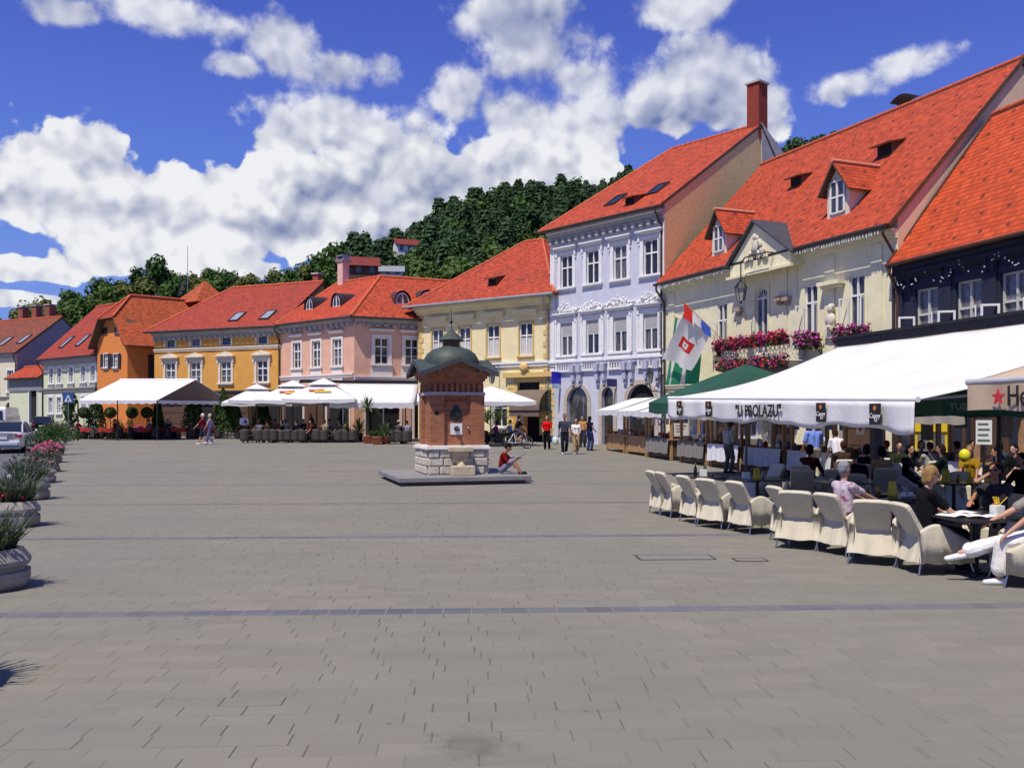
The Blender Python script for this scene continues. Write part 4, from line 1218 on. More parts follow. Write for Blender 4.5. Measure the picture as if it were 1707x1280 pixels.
# ---- orange gabled house
ORG = mat('orange_stucco', (.72, .235, .050), .88, .07, 1.5, .3, 35, streak=.1)
Z6 = .4
L6, C6 = V((-35.2, 76.4)), V((-31.2, 73.0)); sdir = V((.75, .66)).normalized()
B6 = Bld('gable_house', 'bright orange house with clipped gable, dark shutters and brown red roof', L6, C6, 8.1, 12.0, 2.62, D=6, oh=.02)
W6 = B6.W
sl6 = V((sdir.dot(B6.ux), sdir.dot(B6.nx)))      # side direction in local coords
for pl, pr in ((173.5, 180.6), (190, 197)):
    wn = wpx(B6, pl, pr, 590, 612, sur=WHITE, surw=.06, sill=True, bars=1, mull=1)
    x = (B6.u(pl) + B6.u(pr)) / 2; z0, z1 = B6.z(x, 613), B6.z(x, 590)
    m_ = MB()
    for q in (-1, 1): m_.box(x + q * .68 - .22, x + q * .68 + .22, -.09, -.055, z0, z1)
    m_.build('shutters', mat('black_shutter', (.02, .018, .016), .6), wn)
for pl, pr in ((170, 179), (192, 199)): wpx(B6, pl, pr, 546, 558, frame=WOODD, trans=0, mull=0, sill=False)
e6, t6 = B6.E, B6.Hr
zc = 9.95 - Z6
hw_ = (W6 / 2) * (t6 - zc) / (t6 - e6)
mb = MB()
xs6 = sorted({0, W6, *[o[0] for o in B6.ops], *[o[1] for o in B6.ops]}); zs6 = sorted({-.4, e6, *[o[2] for o in B6.ops if o[3] < e6], *[o[3] for o in B6.ops if o[3] < e6]})
for a, b in zip(xs6[:-1], xs6[1:]):
    for c, d in zip(zs6[:-1], zs6[1:]):
        if any(o[0] < (a + b) / 2 < o[1] and o[2] < (c + d) / 2 < o[3] for o in B6.ops): continue
        mb.quad((a, 0, c), (b, 0, c), (b, 0, d), (a, 0, d))
g6 = [(0, e6), (W6, e6), (W6 / 2 + hw_, zc), (W6 / 2 - hw_, zc)]
mb.add([(x, .0, z) for x, z in g6], [(0, 1, 2, 3)], 0)
sx, sy = sl6 * 13
mb.quad((W6, 0, -.4), (W6 + sx, sy, -.4), (W6 + sx, sy, e6), (W6, 0, e6)); mb.quad((0, 0, -.4), (0, 0, e6), (sx, sy, e6), (sx, sy, -.4))
mb.build('wall', ORG, B6.root)
for o in [c for c in B6.root.children if c.name.startswith('window')][2:]: o.location.y = -.155      # attic windows sit on the gable face
mb = MB()
A6 = V((W6 / 2 + .5, 1.3, t6)); far = V((sx, sy, 0)); fx = sl6.normalized()
oy = -.6
pl_, pr_ = V((-.55, oy, e6 - .45)), V((W6 + .55, oy, e6 - .45))
cl, cr = V((W6 / 2 - hw_, oy, zc + .05)), V((W6 / 2 + hw_, oy, zc + .05))
mb.slab([pr_, pr_ + far, A6 + far, A6, cr], .14, 0, 1)
mb.slab([pl_, cl, A6, A6 + far, pl_ + far], .14, 2, 1)
mb.slab([cl, cr, A6], .14, 2, 1)
for a, b in ((A6, A6 + far), (cr, A6), (cl, A6)): mb.ridge(a + V((0, 0, .05)), b + V((0, 0, .05)), .11, 3)
mb.build('roof', [ORANGE_TILE, WOODD, DULL_TILE, RIDGE], B6.root)
mb = MB()
q0 = A6 + far * .45
mb.slab([q0 + V((-1.8, -1.5, -.2)), q0 + V((1.6, -1.2, -.2)), q0 + V((0, .6, 1.9))], .1, 0); mb.slab([q0 + V((1.6, -1.2, -.2)), q0 + V((1.9, 2.3, -.2)), q0 + V((0, .6, 1.9))], .1, 0); mb.slab([q0 + V((-1.8, 2.3, -.2)), q0 + V((-1.8, -1.5, -.2)), q0 + V((0, .6, 1.9))], .1, 0)
mb.build('roof_turret', [ORANGE_TILE], B6.root)
mb = MB(); an = q0 + V((-.8, -.6, .6)); mb.cyl(an, an + V((0, 0, 4.3)), .035, .02, 5)
for k in range(5): mb.cyl(an + V((-1.2 + k * .12, -.2, 0 + k * .25)), an + V((-.7 + k * .12, -.1, .25 + k * .25)), .04, .04, 5)
mb.build('antenna', STEEL, B6.root)
# rooflight on the right slope
nn = (V((W6 + .55, oy, e6 - .45)) - A6).cross(far).normalized()
if nn.z < 0: nn = -nn
eh = far.normalized(); ev = nn.cross(eh)
c6 = (pr_ * .6 + A6 * .4) + far * .30 + nn * .06
mb = MB(); mb.obox(c6, eh * .6, ev * .6, nn * .07); sk = mb.build('skylight', WOODD, B6.root)
mb = MB(); mb.obox(c6 + nn * .075, eh * .42, ev * .42, nn * .02); mb.build('pane', mat('bright_pane', (.55, .6, .66), .1, .2, 2), sk)
mb = MB(); wv = V((sl6.x, sl6.y, 0)).normalized(); nv = V((wv.y, -wv.x, 0)); c7 = V((W6, 0, 0)) + wv * 2.0 + V((0, 0, B6.z(W6, 610)))
mb.obox(c7 + nv * .03, wv * .35, nv * .03, V((0, 0, 1.0))); mb.build('shuttered_window', MATS['black_shutter'], B6.root)

# ---- pale green house
GRNW = mat('pale_green_stucco', (.66, .68, .46), .88, .07, 1.5, .3, 35, streak=.12)
B7 = Bld('row_house', 'pale green and white two storey house with dull red roof left of the orange house', (-43.45, 83.4), (-.461 * 76.6, 76.6), 7.1, 12.5, 5.06, D=10)
xr7 = B7.u(155)
for px in (86, 99.5, 119, 139.5, 155.5):
    x = B7.u(px); B7.window(x, B7.z(xr7, 636), .85, B7.z(xr7, 609) - B7.z(xr7, 636), sur=WHITE, surw=.2, trans=.6, bars=2, glass=GLASS2 if px > 130 else GLASS)
    m_ = MB(); m_.box(x - .6, x + .6, -.12, -.002, B7.z(xr7, 636) - .5, B7.z(xr7, 636) - .22); m_.build('sill_panel', GREYST, B7.root)
for px in (85, 99): B7.window(B7.u(px), B7.z(B7.u(90), 689), .85, 1.45, sur=WHITE, surw=.2, trans=.6, bars=2, glass=GLASS2)
for px in (140, 152): B7.window(B7.u(px), B7.z(B7.u(90), 689), .85, 1.45, sur=WHITE, surw=.2, trans=.6, bars=2)
B7.wall(GRNW); B7.roof(DULL_TILE, ol=.25); B7.gutter(pipes=(.05,))
B7.cornice(GREYT, h=.5, out=.35); B7.band(GREYST, B7.z(B7.W * .4, 652), .3, .12)
mb = MB(); mb.box(0, B7.W, -.09, -.002, -.3, .75); mb.build('plinth', GREYST, B7.root)
B7.skylight(112, 571, .75, 1.5); B7.skylight(139, 568, .75, 1.5)
B7.chimney(2.2, 6.6, B7.Hr - 2.6, 2.6, .9, .9, bricks('orange_stack', (.42, .13, .06), (.48, .16, .08), (.3, .2, .15)))

# ---- gateway between the green and the grey house
BG = Bld('gateway', 'low pale green gateway wall with dark arched opening and small red roof', (-48.6, 87.0), (-43.5, 83.45), 5.5, 6.7, 1.5, D=2.6, cat='gateway')
a, b = BG.u(49.5), BG.u(62); x = (a + b) / 2
BG.door(x, b - a, BG.z(x, 640), arch=(b - a) / 2, m_=DARK, sur=WHITE, surw=.16, name='arched_gate', leaf=False)
BG.wall(GRNW); BG.roof(RED_TILE, ol=0, orr=0); BG.cornice(mat('grey_band', (.25, .25, .25), .85), h=1.1, out=.1, steps=1)

# ---- grey gabled house at the far left
GRYW = mat('grey_lilac_stucco', (.30, .29, .32), .88, .08, 1.2, .3, 35); CRM2 = mat('pale_cream_stucco', (.72, .66, .48), .88, .06)
c8 = V((-.5503 * 88, 88)); f8 = V((-.89, .45)).normalized()
B8 = Bld('row_house', 'house with grey gable wall and long brown red roof at the far left', c8 + f8 * 15, c8, 8.1, 12.1, 4.9, D=9.8, oh=.3)
for k in range(6):
    x = B8.W - .95 - k * 2.3
    B8.window(x, 3.9, .95, 2.1, sur=WHITE, surw=.15, trans=.6, bars=1, glass=GLASS)
B8.door(B8.W - 1.0, 1.3, 2.9, arch=.6, m_=DARK, sur=CRM2, name='arched_door', leaf=False)
for k in range(1, 5): B8.window(B8.W - 1.0 - k * 2.3, .9, .95, 1.8, sur=WHITE, surw=.15)
B8.wall(CRM2, mats=[CRM2, GRYW]); B8.roof(BROWN_TILE, orr=.1); B8.gutter(pipes=(B8.W - .05,)); B8.cornice(GREYT, h=.4, out=.25); B8.band(GREYST, 3.2, .25, .1)
mb = MB(); xw = B8.W + .004
mb.box(xw, xw + .03, 5.9, 7.1, 7.0, 8.9); mb.box(xw, xw + .03, 5.6, 5.9, 9.9, 10.5); mb.build('gable_window', GLASS, B8.root)
B8.skylight(10, 570, .7, 1.5); B8.skylight(41, 566, .7, 1.5)
for xx in (B8.W - 2.2, B8.W - 4.3, B8.W - 6.5): B8.chimney(xx, 5.2, B8.Hr - .4, 1.7, .75, .75, bricks('red_stack', (.30, .07, .045), (.36, .09, .06), (.25, .15, .12)))

# ---- dark blue house on the right
NAVY = mat('dark_blue_stucco', (.016, .019, .042), .8, .15, 1.5, .3, 35)
BN = Bld('shop_house', 'dark blue house with orange red roof at the right edge', (.429 * 33, 33), (.429 * 33 + .2595 * 12.5, 33 - .966 * 12.5), 7.5, 13.4, 4.27, D=9, oh=.4)
BNref = BN.u(1614)
for px in (1546, 1616, 1693):
    x = BN.u(px); z1 = BN.z(BNref, 467); z0 = BN.z(BNref, 558)
    wn = BN.window(x, z0, 1.15, z1 - z0, frame=mat('old_white_paint', (.62, .60, .54), .6, .1), trans=.5, glass=GLASS2, sur=NAVY, surw=.22, hood=.3, sill=True)
    hh = (z1 - z0) * .48
    for sd in (-1, 1):
        m_ = MB(); xe = x + sd * .575; Lc = .56
        for q0, q1 in ((0, .07), (Lc - .07, Lc)): m_.box(xe - .02, xe + .02, -q1 - .04, -q0 - .04, z0 + .04, z0 + hh)
        for q0, q1 in ((.04, .11), (hh - .07, hh)): m_.box(xe - .019, xe + .019, -Lc - .03, -.05, z0 + q0, z0 + q1)
        sc = m_.build('open_casement', WHITE, wn)
        sc.matrix_basis = Matrix.Translation((xe, -.04, 0)) @ Matrix.Rotation(sd * .5, 4, 'Z') @ Matrix.Translation((-xe, .04, 0))
for k in range(4): BN.door(1.6 + k * 2.6, 1.7, 2.6, m_=(DARK, WOODD)[k % 2], sur=WOODD, surw=.12, name='shop_front', leaf=False)
BN.wall(NAVY); BN.roof(RED_TILE_CURVED, ol=.05, orr=0); BN.gutter(pipes=(.1,), m_=mat('brown_gutter', (.09, .035, .02), .5))
BN.cornice(NAVY, h=.5, out=.25)
mb = MB()
for q in (0, BN.u(1578), BN.u(1652), BN.u(1735)): mb.box(max(q - .3, 0), q + .3, -.1, -.002, 3.4, BN.E - .6)
mb.build('pilasters', NAVY, BN.root)
mb = MB(); rr = random.Random(9)
for k in range(90):
    x = rr.uniform(0, BN.W); z = BN.E - .35 - .5 * abs(math.sin(x * 1.9)) - rr.random() * .15; mb.box(x - .015, x + .015, -.29, -.262, z, z + .035)
mb.build('light_string', WHITE, BN.root)['kind'] = 'stuff'
mb = MB(); nbx = [(x_, z_) for x_, z_ in ((0, 0),)]
# verge board along the left end of its roof
mb.obox((-.08, (BN.Dr - BN.oh) / 2, (BN.E + BN.Hr) / 2 - .05), (.05, 0, 0), V((0, (BN.Dr + BN.oh) / 2, (BN.Hr - BN.E) / 2)), V((0, -.0, .16)))
mb.build('verge_board', mat('brown_board', (.10, .035, .025), .6), BN.root)
# ------------------------------------------------------------------ wooded hill behind the roofs
SIL = [(-400, 560), (-100, 540), (0, 520), (40, 498), (100, 478), (150, 464), (200, 443), (260, 431), (330, 440), (400, 438), (450, 446), (500, 428), (550, 412), (600, 393), (650, 395), (690, 380), (720, 360), (760, 330), (800, 320), (850, 306), (900, 303), (950, 299), (1030, 293), (1150, 268), (1310, 236), (1395, 222), (1500, 214), (1900, 205)]
spx = [a for a, b in SIL]; spy = [b for a, b in SIL]
RIDGE_D = lambda px: float(np.interp(px, [-400, 0, 300, 600, 760, 1000, 1900], [150, 165, 185, 225, 290, 330, 360]))
FOOT_D = 112.0
TREE_H = lambda px: 8.5


def hill(px, q):
    """point of the hill: px column, q 0 at the foot .. 1 at the crest"""
    d1 = RIDGE_D(px); d = FOOT_D + (d1 - FOOT_D) * q
    zr = HC + (HY - np.interp(px, spx, spy)) / F * d1 - TREE_H(px)
    z = .4 + max(zr, 1) * (q ** 1.15 if q <= 1 else 1 - (q - 1) * .6)
    return V(((px - CX) / F * d, d, z))


mb = MB()
mb.grid(92, 18, lambda i, j: hill(-400 + 2300 * i, j * 1.5))
tag(mb.build('hill', mat('forest_floor', (.022, .035, .012), .95, .4, .08)), kind='structure')
mb = MB()
mb.grid(24, 1, lambda i, j: V((-700 + 1400 * i, 100 + 25 * j, .395 + .02 * j)))


def crown_arr(rng, n, H, W_, kind, size):
    """leaf quads of one crown standing on the origin -> (n,4,3)"""
    if kind == 'pine':
        h = rng.random(n) ** .8
        ang = rng.random(n) * 6.283
        lay = np.floor(h * 7) / 7
        rr = W_ * (1.02 - lay) ** .52 * (.55 + .45 * rng.random(n)) * (1 - .18 * (h * 7 - np.floor(h * 7)))
        rr *= 1 + .14 * np.sin(ang * 3 + lay * 40)
        c = np.stack([rr * np.cos(ang), rr * np.sin(ang), H * (.22 + .78 * h)], 1)
        nr = np.stack([np.cos(ang), np.sin(ang), np.full(n, .9)], 1)
    else:
        k = 15
        cc = rng.normal(size=(k, 3)); cc /= np.linalg.norm(cc, axis=1)[:, None]
        cc *= (rng.random(k) ** .4)[:, None] * np.array([W_ * .66, W_ * .66, H * .27])
        cc[:, 2] += H * .63
        cr = W_ * (.30 + .22 * rng.random(k))
        w_ = rng.integers(0, k, n)
        d = rng.normal(size=(n, 3)); d /= np.linalg.norm(d, axis=1)[:, None]
        c = cc[w_] + d * (cr[w_] * (.72 + .34 * rng.random(n)))[:, None]
        nr = d + np.array([0, 0, .35])
    nr = nr / np.linalg.norm(nr, axis=1)[:, None] + rng.normal(size=(n, 3)) * .24
    nr /= np.linalg.norm(nr, axis=1)[:, None]
    x = np.cross(nr, rng.normal(size=(n, 3))); x /= np.linalg.norm(x, axis=1)[:, None]
    y = np.cross(nr, x)
    s_ = size * (.6 + .8 * rng.random(n))[:, None]
    return np.stack([c - x * s_ * .5, c - y * s_ * .45, c + x * s_ * .5, c + y * s_ * .45], 1)


def quads_mesh(name, arr, m_):
    n = len(arr)
    me = bpy.data.meshes.new(name)
    me.vertices.add(n * 4); me.loops.add(n * 4); me.polygons.add(n)
    me.vertices.foreach_set('co', arr.reshape(-1).astype(np.float32))
    me.loops.foreach_set('vertex_index', np.arange(n * 4, dtype=np.int32))
    me.polygons.foreach_set('loop_start', np.arange(0, n * 4, 4, dtype=np.int32))
    me.materials.append(m_)
    me.update(calc_edges=True)
    return me


LEAFS = [leafmat('broad_leaf_dark', (.036, .090, .018), (.085, .165, .034), .2), leafmat('broad_leaf_mid', (.055, .120, .022), (.120, .205, .040), .2), leafmat('broad_leaf_olive', (.100, .130, .026), (.180, .205, .050), .2), leafmat('pine_needles', (.028, .066, .022), (.066, .120, .036), .1)]
BARK = mat('bark', (.08, .055, .035), .9, .3, 3, .4, 20)
rng = np.random.default_rng(11)


def tree_proto(kind, H, W_, lm, n=750, size=.62):
    me = quads_mesh('crown', crown_arr(rng, n, H, W_, kind, size), lm)
    tr = MB(); tr.cyl((0, 0, -1.5), (0.1, 0, H * .5), .22, .12, 7)
    for k in range(4):
        a = k * 1.7; tr.cyl((.06, 0, H * (.3 + .05 * k)), (W_ * .5 * math.cos(a), W_ * .5 * math.sin(a), H * (.55 + .05 * k)), .09, .03, 5)
    t_ = tr.build('trunk', BARK)
    root = empty('tree', (0, 0, -500))
    c = bpy.data.objects.new('crown', me); COL.objects.link(c); c.parent = root; t_.parent = root
    return root


kinds = [('broad', 8.6, 3.1, 0), ('broad', 9.4, 3.4, 1), ('broad', 8.0, 3.3, 2), ('broad', 10.0, 2.7, 0), ('broad', 7.6, 3.0, 1), ('pine', 10.5, 2.2, 3)]
protos = [tree_proto(k, h, w_, LEAFS[i]) for k, h, w_, i in kinds]
desc = ['dark green broadleaf tree', 'mid green broadleaf tree', 'olive green broadleaf tree', 'tall slim dark tree', 'low bushy green tree', 'dark pointed conifer']
where = [(-40, 70, 'behind the grey gabled house'), (70, 165, 'behind the pale green house'), (165, 250, 'by the roof antenna'), (250, 345, 'right of the orange house'), (345, 470, 'behind the golden yellow house'), (470, 580, 'left of the pink chimney'), (580, 730, 'right of the pink chimney')]
rt = random.Random(21)
cnt = {}
used = set()
spots = []
for px in range(-36, 730, 12):      # crest row, then rows lower on the slope
    spots.append((px + rt.uniform(-5, 5), 1.0 + rt.uniform(-.03, .02)))
for q, st in ((.86, 17), (.70, 20), (.54, 26)):
    for px in range(-30, 730, st): spots.append((px + rt.uniform(-7, 7), q + rt.uniform(-.06, .06)))
ordn = ['', 'second ', 'third ', 'fourth ', 'fifth ', 'sixth ', 'seventh ', 'eighth ', 'ninth ', 'tenth ', 'eleventh ', 'twelfth ', 'thirteenth ', 'fourteenth ', 'fifteenth ']
spots.sort()
for px, q in spots:
    k = rt.choices(range(6), [2.5, 3, 3.6, 1.5, 2.4, .3])[0]
    p = hill(px, q)
    rowt = 'on the crest' if q > .93 else 'half way up' if q > .6 else 'low on the slope'
    wh = next((w_[2] for w_ in where if w_[0] <= px < w_[1]), where[-1][2])
    key = (k, rowt, wh); c_ = cnt.get(key, 0); cnt[key] = c_ + 1
    sc = rt.uniform(.72, 1.2) * (.8 if q > .93 else .95)
    lab = f"{desc[k]} {rowt} {wh}"
    o = protos[k] if k not in used else None
    if o is None: o = dup(protos[k], p, 0)
    used.add(k)
    o.location = p; o.rotation_euler = (0, 0, rt.random() * 6.28); o.scale = (sc, sc, sc * rt.uniform(.85, 1.1))
    tag(o, lab, 'tree', 'trees standing above the roofs: ' + desc[k] + ' ' + rowt + ' ' + wh)

# the far wood on the hill reads as one mass
base = [crown_arr(rng, 420, 9.5, 3.3, 'pine', .85), crown_arr(rng, 420, 10, 3.6, 'broad', .85), crown_arr(rng, 420, 10.5, 3.6, 'pine', .85), crown_arr(rng, 420, 9, 3.8, 'broad', .85), crown_arr(rng, 420, 9.5, 3.7, 'broad', .85)]
parts = {0: [], 1: [], 2: []}
for k in range(1500):
    px = rt.uniform(690, 1560) if k > 180 else rt.uniform(560, 760)
    q = rt.random() ** .75 * 1.04
    if px < 760: q = rt.uniform(.45, 1.02)
    p = hill(px, q)
    low = q < .50 + .06 * math.sin(px * .03)
    i = rt.choice([1, 3, 4, 4]) if low else rt.choice([0, 2, 0, 1, 3, 4])
    a = rt.random() * 6.28; s_ = rt.uniform(.75, 1.2)
    if q > .97: s_ *= .85
    b = base[i] * s_
    ca, sa = math.cos(a), math.sin(a)
    b = np.stack([b[..., 0] * ca - b[..., 1] * sa, b[..., 0] * sa + b[..., 1] * ca, b[..., 2]], -1) + np.array(p)
    parts[(2 if rt.random() < .5 else 1) if low else (0 if i in (0, 2) or rt.random() < .6 else 1)].append(b)
wood = None
for k, lm in ((0, LEAFS[3]), (1, LEAFS[1]), (2, leafmat('scrub_leaf', (.065, .110, .026), (.145, .20, .05), .2))):
    me = quads_mesh('forest', np.concatenate(parts[k]), lm)
    o = bpy.data.objects.new('forest' if k == 0 else ('broadleaf_patch' if k == 1 else 'scrub_patch'), me); COL.objects.link(o)
    if wood is None:
        wood = o; tag(o, 'dark pine wood covering the hill behind the light yellow and pale blue houses', 'wood', kind='stuff')
    else: o.parent = wood; o['kind'] = 'stuff'


# houses on the hillside
def hill_house(px, py, d, W_, D_, h, wallm, roofm, label, rz=.3):
    p = at(px, py, d)
    root = empty('hillside_house', p, rz, label, 'house')
    mb = MB(); mb.prismx([(0, -3), (0, h), (D_ / 2, h + D_ * .3), (D_, h), (D_, -3)], -W_ / 2, W_ / 2); mb.build('wall', wallm, root)
    mb = MB()
    mb.slab([(-W_ / 2 - .4, -.5, h - .3), (W_ / 2 + .4, -.5, h - .3), (W_ / 2 + .4, D_ / 2, h + D_ * .3 + .1), (-W_ / 2 - .4, D_ / 2, h + D_ * .3 + .1)], .15); mb.slab([(-W_ / 2 - .4, D_ + .5, h - .3), (W_ / 2 + .4, D_ + .5, h - .3), (W_ / 2 + .4, D_ / 2, h + D_ * .3 + .1), (-W_ / 2 - .4, D_ / 2, h + D_ * .3 + .1)], .15)
    mb.build('roof', roofm, root)
    mb = MB()
    for k in range(3): mb.box(-W_ / 2 + W_ * (k + .5) / 3 - .4, -W_ / 2 + W_ * (k + .5) / 3 + .4, -.05, -.01, h * .35, h * .8)
    mb.build('window', GLASS, root)


DRED = tiles('dark_red_tiles', (.20, .035, .022), .18, .2, .2, .3, .3)
hill_house(598, 462, 150, 6.5, 5, 2.2, mat('brown_timber_wall', (.12, .05, .03), .8), DRED, 'dark red roofed house among trees just right of the pink chimney', .25)
hill_house(647, 460, 158, 5.0, 3, 1.0, WHITE, ZINC, 'low white building among trees right of the dark red roofed house', .1)
hill_house(683, 425, 215, 6, 5, 2.6, WHITE, DRED, 'small white house with red roof high on the wooded slope', .4)
# ------------------------------------------------------------------ well house in the middle of the square
BRICK = bricks('well_brick', (.34, .100, .042), (.46, .16, .065), (.30, .21, .15), .26, .075, .010, .5, var=.35)
LIME = bricks('limestone_blocks', (.52, .48, .38), (.64, .59, .48), (.22, .20, .16), .52, .30, .018, .9, var=.4)
LIMEP = mat('limestone', (.62, .58, .48), .85, .2, 5, .4, 30); COPPER = mat('green_copper', (.036, .054, .042), .6, .3, 2.2, .1, 10, streak=.4, col2=(.065, .088, .070))
SLATE = mat('grey_stone_slab', (.22, .215, .21), .8, .2, 3, .3, 40, streak=.2)
CW = V((-1.865, 27.63, 0))
WH = empty('well_house', CW, rad(17), 'brick well house with green copper dome and limestone base on a grey slab', 'well house')
mb = MB(); mb.box(-1.95, 1.95, -1.95, 1.95, .10, .24); o = mb.build('platform', SLATE, WH); bevel(o, .02)
mb = MB(); mb.box(-1.8, 1.8, -1.8, 1.8, -.02, .10); mb.build('platform_foot', mat('dark_slab', (.10, .10, .10), .9), WH)
mb = MB(); mb.box(-.9, .9, -.9, .9, .24, .98); o = mb.build('base', LIME, WH)
rr = random.Random(4)
mb = MB()
for side in range(4):
    M = Matrix.Rotation(side * math.pi / 2, 3, 'Z')
    for row in range(3):
        for k in range(4):
            x0 = -.9 + k * .46 + (.0 if row % 2 else -.12); x1 = min(x0 + .44, .9); x0 = max(x0, -.9)
            if x1 - x0 < .1: continue
            c = V(((x0 + x1) / 2, -.9 - .01, .25 + row * .245 + .115))
            mb.obox(M @ c, M @ V(((x1 - x0) / 2 - .008, 0, 0)), M @ V((0, .035 + rr.random() * .025, 0)), V((0, 0, .108)))
o = mb.build('rusticated_stones', mat('rough_limestone', (.56, .51, .41), .9, .3, 7, .9, 16), WH); bevel(o, .025)
o['kind'] = 'stuff'
mb = MB(); mb.box(-1.0, 1.0, -1.0, 1.0, .98, 1.05); mb.box(-.95, .95, -.95, .95, 1.051, 1.10); o = mb.build('ledge', mat('white_stone', (.74, .71, .64), .8, .12, 4), WH); bevel(o, .012)
mb = MB(); mb.box(-.74, .74, -.74, .74, 1.10, 2.95)
mb.build('shaft', BRICK, WH)
mb = MB()
for sx in (-1, 1):
    for sy in (-1, 1): mb.box(min(sx * .40, sx * .83), max(sx * .40, sx * .83), min(sy * .40, sy * .83), max(sy * .40, sy * .83), 1.10, 2.60)
mb.build('corner_pilasters', BRICK, WH)
mb = MB(); mb.box(-.85, .85, -.85, .85, 2.60, 2.69); mb.build('stone_band', mat('grey_band_stone', (.40, .38, .38), .8, .15, 4), WH)
mb = MB()
for k in range(5): mb.box(-.80 - k * .05, .80 + k * .05, -.80 - k * .05, .80 + k * .05, 2.95 + k * .07, 3.02 + k * .07 - .001)
for side in range(4):
    M = Matrix.Rotation(side * math.pi / 2, 3, 'Z')
    for k in range(9): mb.obox(M @ V((-.68 + k * .17, -.78, 2.82)), M @ V((.042, 0, 0)), M @ V((0, .05, 0)), V((0, 0, .128)))
    # gable triangle of brick
    a = [M @ V(q) for q in ((-.98, -.99, 3.29), (.98, -.99, 3.29), (0, -.99, 3.62))]; b = [q + M @ V((0, .12, 0)) for q in a]
    mb.add(a + b, [(0, 1, 2), (5, 4, 3), (0, 3, 4, 1), (1, 4, 5, 2), (2, 5, 3, 0)])
mb.build('frieze', BRICK, WH)
mb = MB(); A, zk, ze = 1.15, 3.70, 3.28
for k in range(4):
    M = Matrix.Rotation(k * math.pi / 2, 3, 'Z')
    for q in (-1, 1): mb.slab([M @ V((0, 0, zk)), M @ V((0, -A, zk)), M @ V((q * A, -A, ze))], .035)
mb.lathe([(.86, 3.30), (.86, 3.56), (.83, 3.72), (.74, 3.88), (.58, 4.0), (.36, 4.07), (.30, 4.08)], 28)
mb.build('roof', COPPER, WH)
mb = MB()
for k in range(4):
    M = Matrix.Rotation(k * math.pi / 2, 3, 'Z')
    for q in (-1, 1):
        a, b = M @ V((0, -A - .01, zk - .06)), M @ V((q * A, -A - .01, ze - .06)); d = (b - a) / 2
        mb.obox((a + b) / 2, d, M @ V((0, .03, 0)), V((0, 0, .07)))
        mb.obox(M @ V((q * .62, -1.08, 3.33)), M @ V((.035, 0, 0)), M @ V((0, .12, 0)), V((0, 0, .05)))
mb.build('barge_boards', mat('slate_grey_board', (.055, .06, .065), .6, .2), WH)
mb = MB(); mb.lathe([(.33, 4.08), (.30, 4.10), (.27, 4.12), (.27, 4.27)], 8, smooth=False, rot=.39); mb.build('lantern', WOODD, WH)
mb = MB(); mb.lathe([(.0, 4.27), (.38, 4.27), (.40, 4.30), (.22, 4.46), (.09, 4.58), (.03, 4.66), (.02, 4.70)], 8, smooth=False, rot=.39); mb.build('lantern_roof', COPPER, WH)
mb = MB(); mb.cyl((0, 0, 4.66), (0, 0, 5.28), .018, .008, 6); mb.ell((0, 0, 4.86), .055, 8, 6); mb.build('finial', IRON, WH)
mb = MB(); mb.cyl((-.02, -.735, 2.02), (-.02, -.775, 2.02), .19, .17, 16); mb.ell((-.02, -.77, 2.02), (.13, .03, .15), 10, 6); mb.cyl((-.02, -.74, 2.2), (-.02, -.77, 2.2), .11, .1, 10); mb.build('crest_plaque', mat('dark_bronze', (.035, .045, .035), .5, .3, 9, metal=.4), WH)
mb = MB(); mb.box(-.20, .16, -.76, -.739, 1.42, 1.76); sp_ = mb.build('marble_plate', mat('white_marble', (.8, .8, .78), .4, .05), WH)
mb = MB(); mb.tube([(-.02, -.76, 1.60), (-.02, -.98, 1.60), (-.02, -1.03, 1.55)], .045, 8); mb.ell((-.02, -.79, 1.60), (.08, .05, .08), 8, 6); mb.build('spout', IRON, sp_)
mb = MB(); mb.cyl((.33, -.74, 1.62), (.33, -.83, 1.62), .03, .03, 8); mb.ell((.33, -.84, 1.62), .04, 8, 6); mb.build('tap_button', STEEL, WH)
mb = MB(); mb.box(-.34, .36, -1.32, -.9, .93, 1.06); mb.box(-.24, .26, -1.22, -.92, .80, .93); mb.box(-.2, .22, -1.16, -.92, .62, .80); mb.lathe([(.2, 0), (.15, .1), (.14, .36), (.2, .42)], 4, (0, -1.12, .24), smooth=False, rot=.785); o = mb.build('basin', mat('tan_stone', (.52, .44, .30), .85, .2, 5, .4, 30), WH); bevel(o, .015)
mb = MB(); mb.box(-.3, .36, -1.55, -1.12, .24, .52); mb.lathe([(.12, .52), (.12, .56), (.05, .6), (0, .66)], 8, (.0, -1.32, 0)); o = mb.build('step_block', MATS['tan_stone'], WH); bevel(o, .02)
text('SAMOBOR', .17, mat('red_letter', (.22, .045, .03), .8), WH, FRONT(-.02, -.752, 2.44), sx=.85)
mb = MB(); mb.box(-.70, -.58, -.837, -.8305, 2.02, 2.12); mb.build('small_plate', DARK, WH)

# ------------------------------------------------------------------ covered cafe chairs
COVER = mat('cream_cover', (.56, .51, .39), .9, .10, 4, .35, 22, spec=.2)


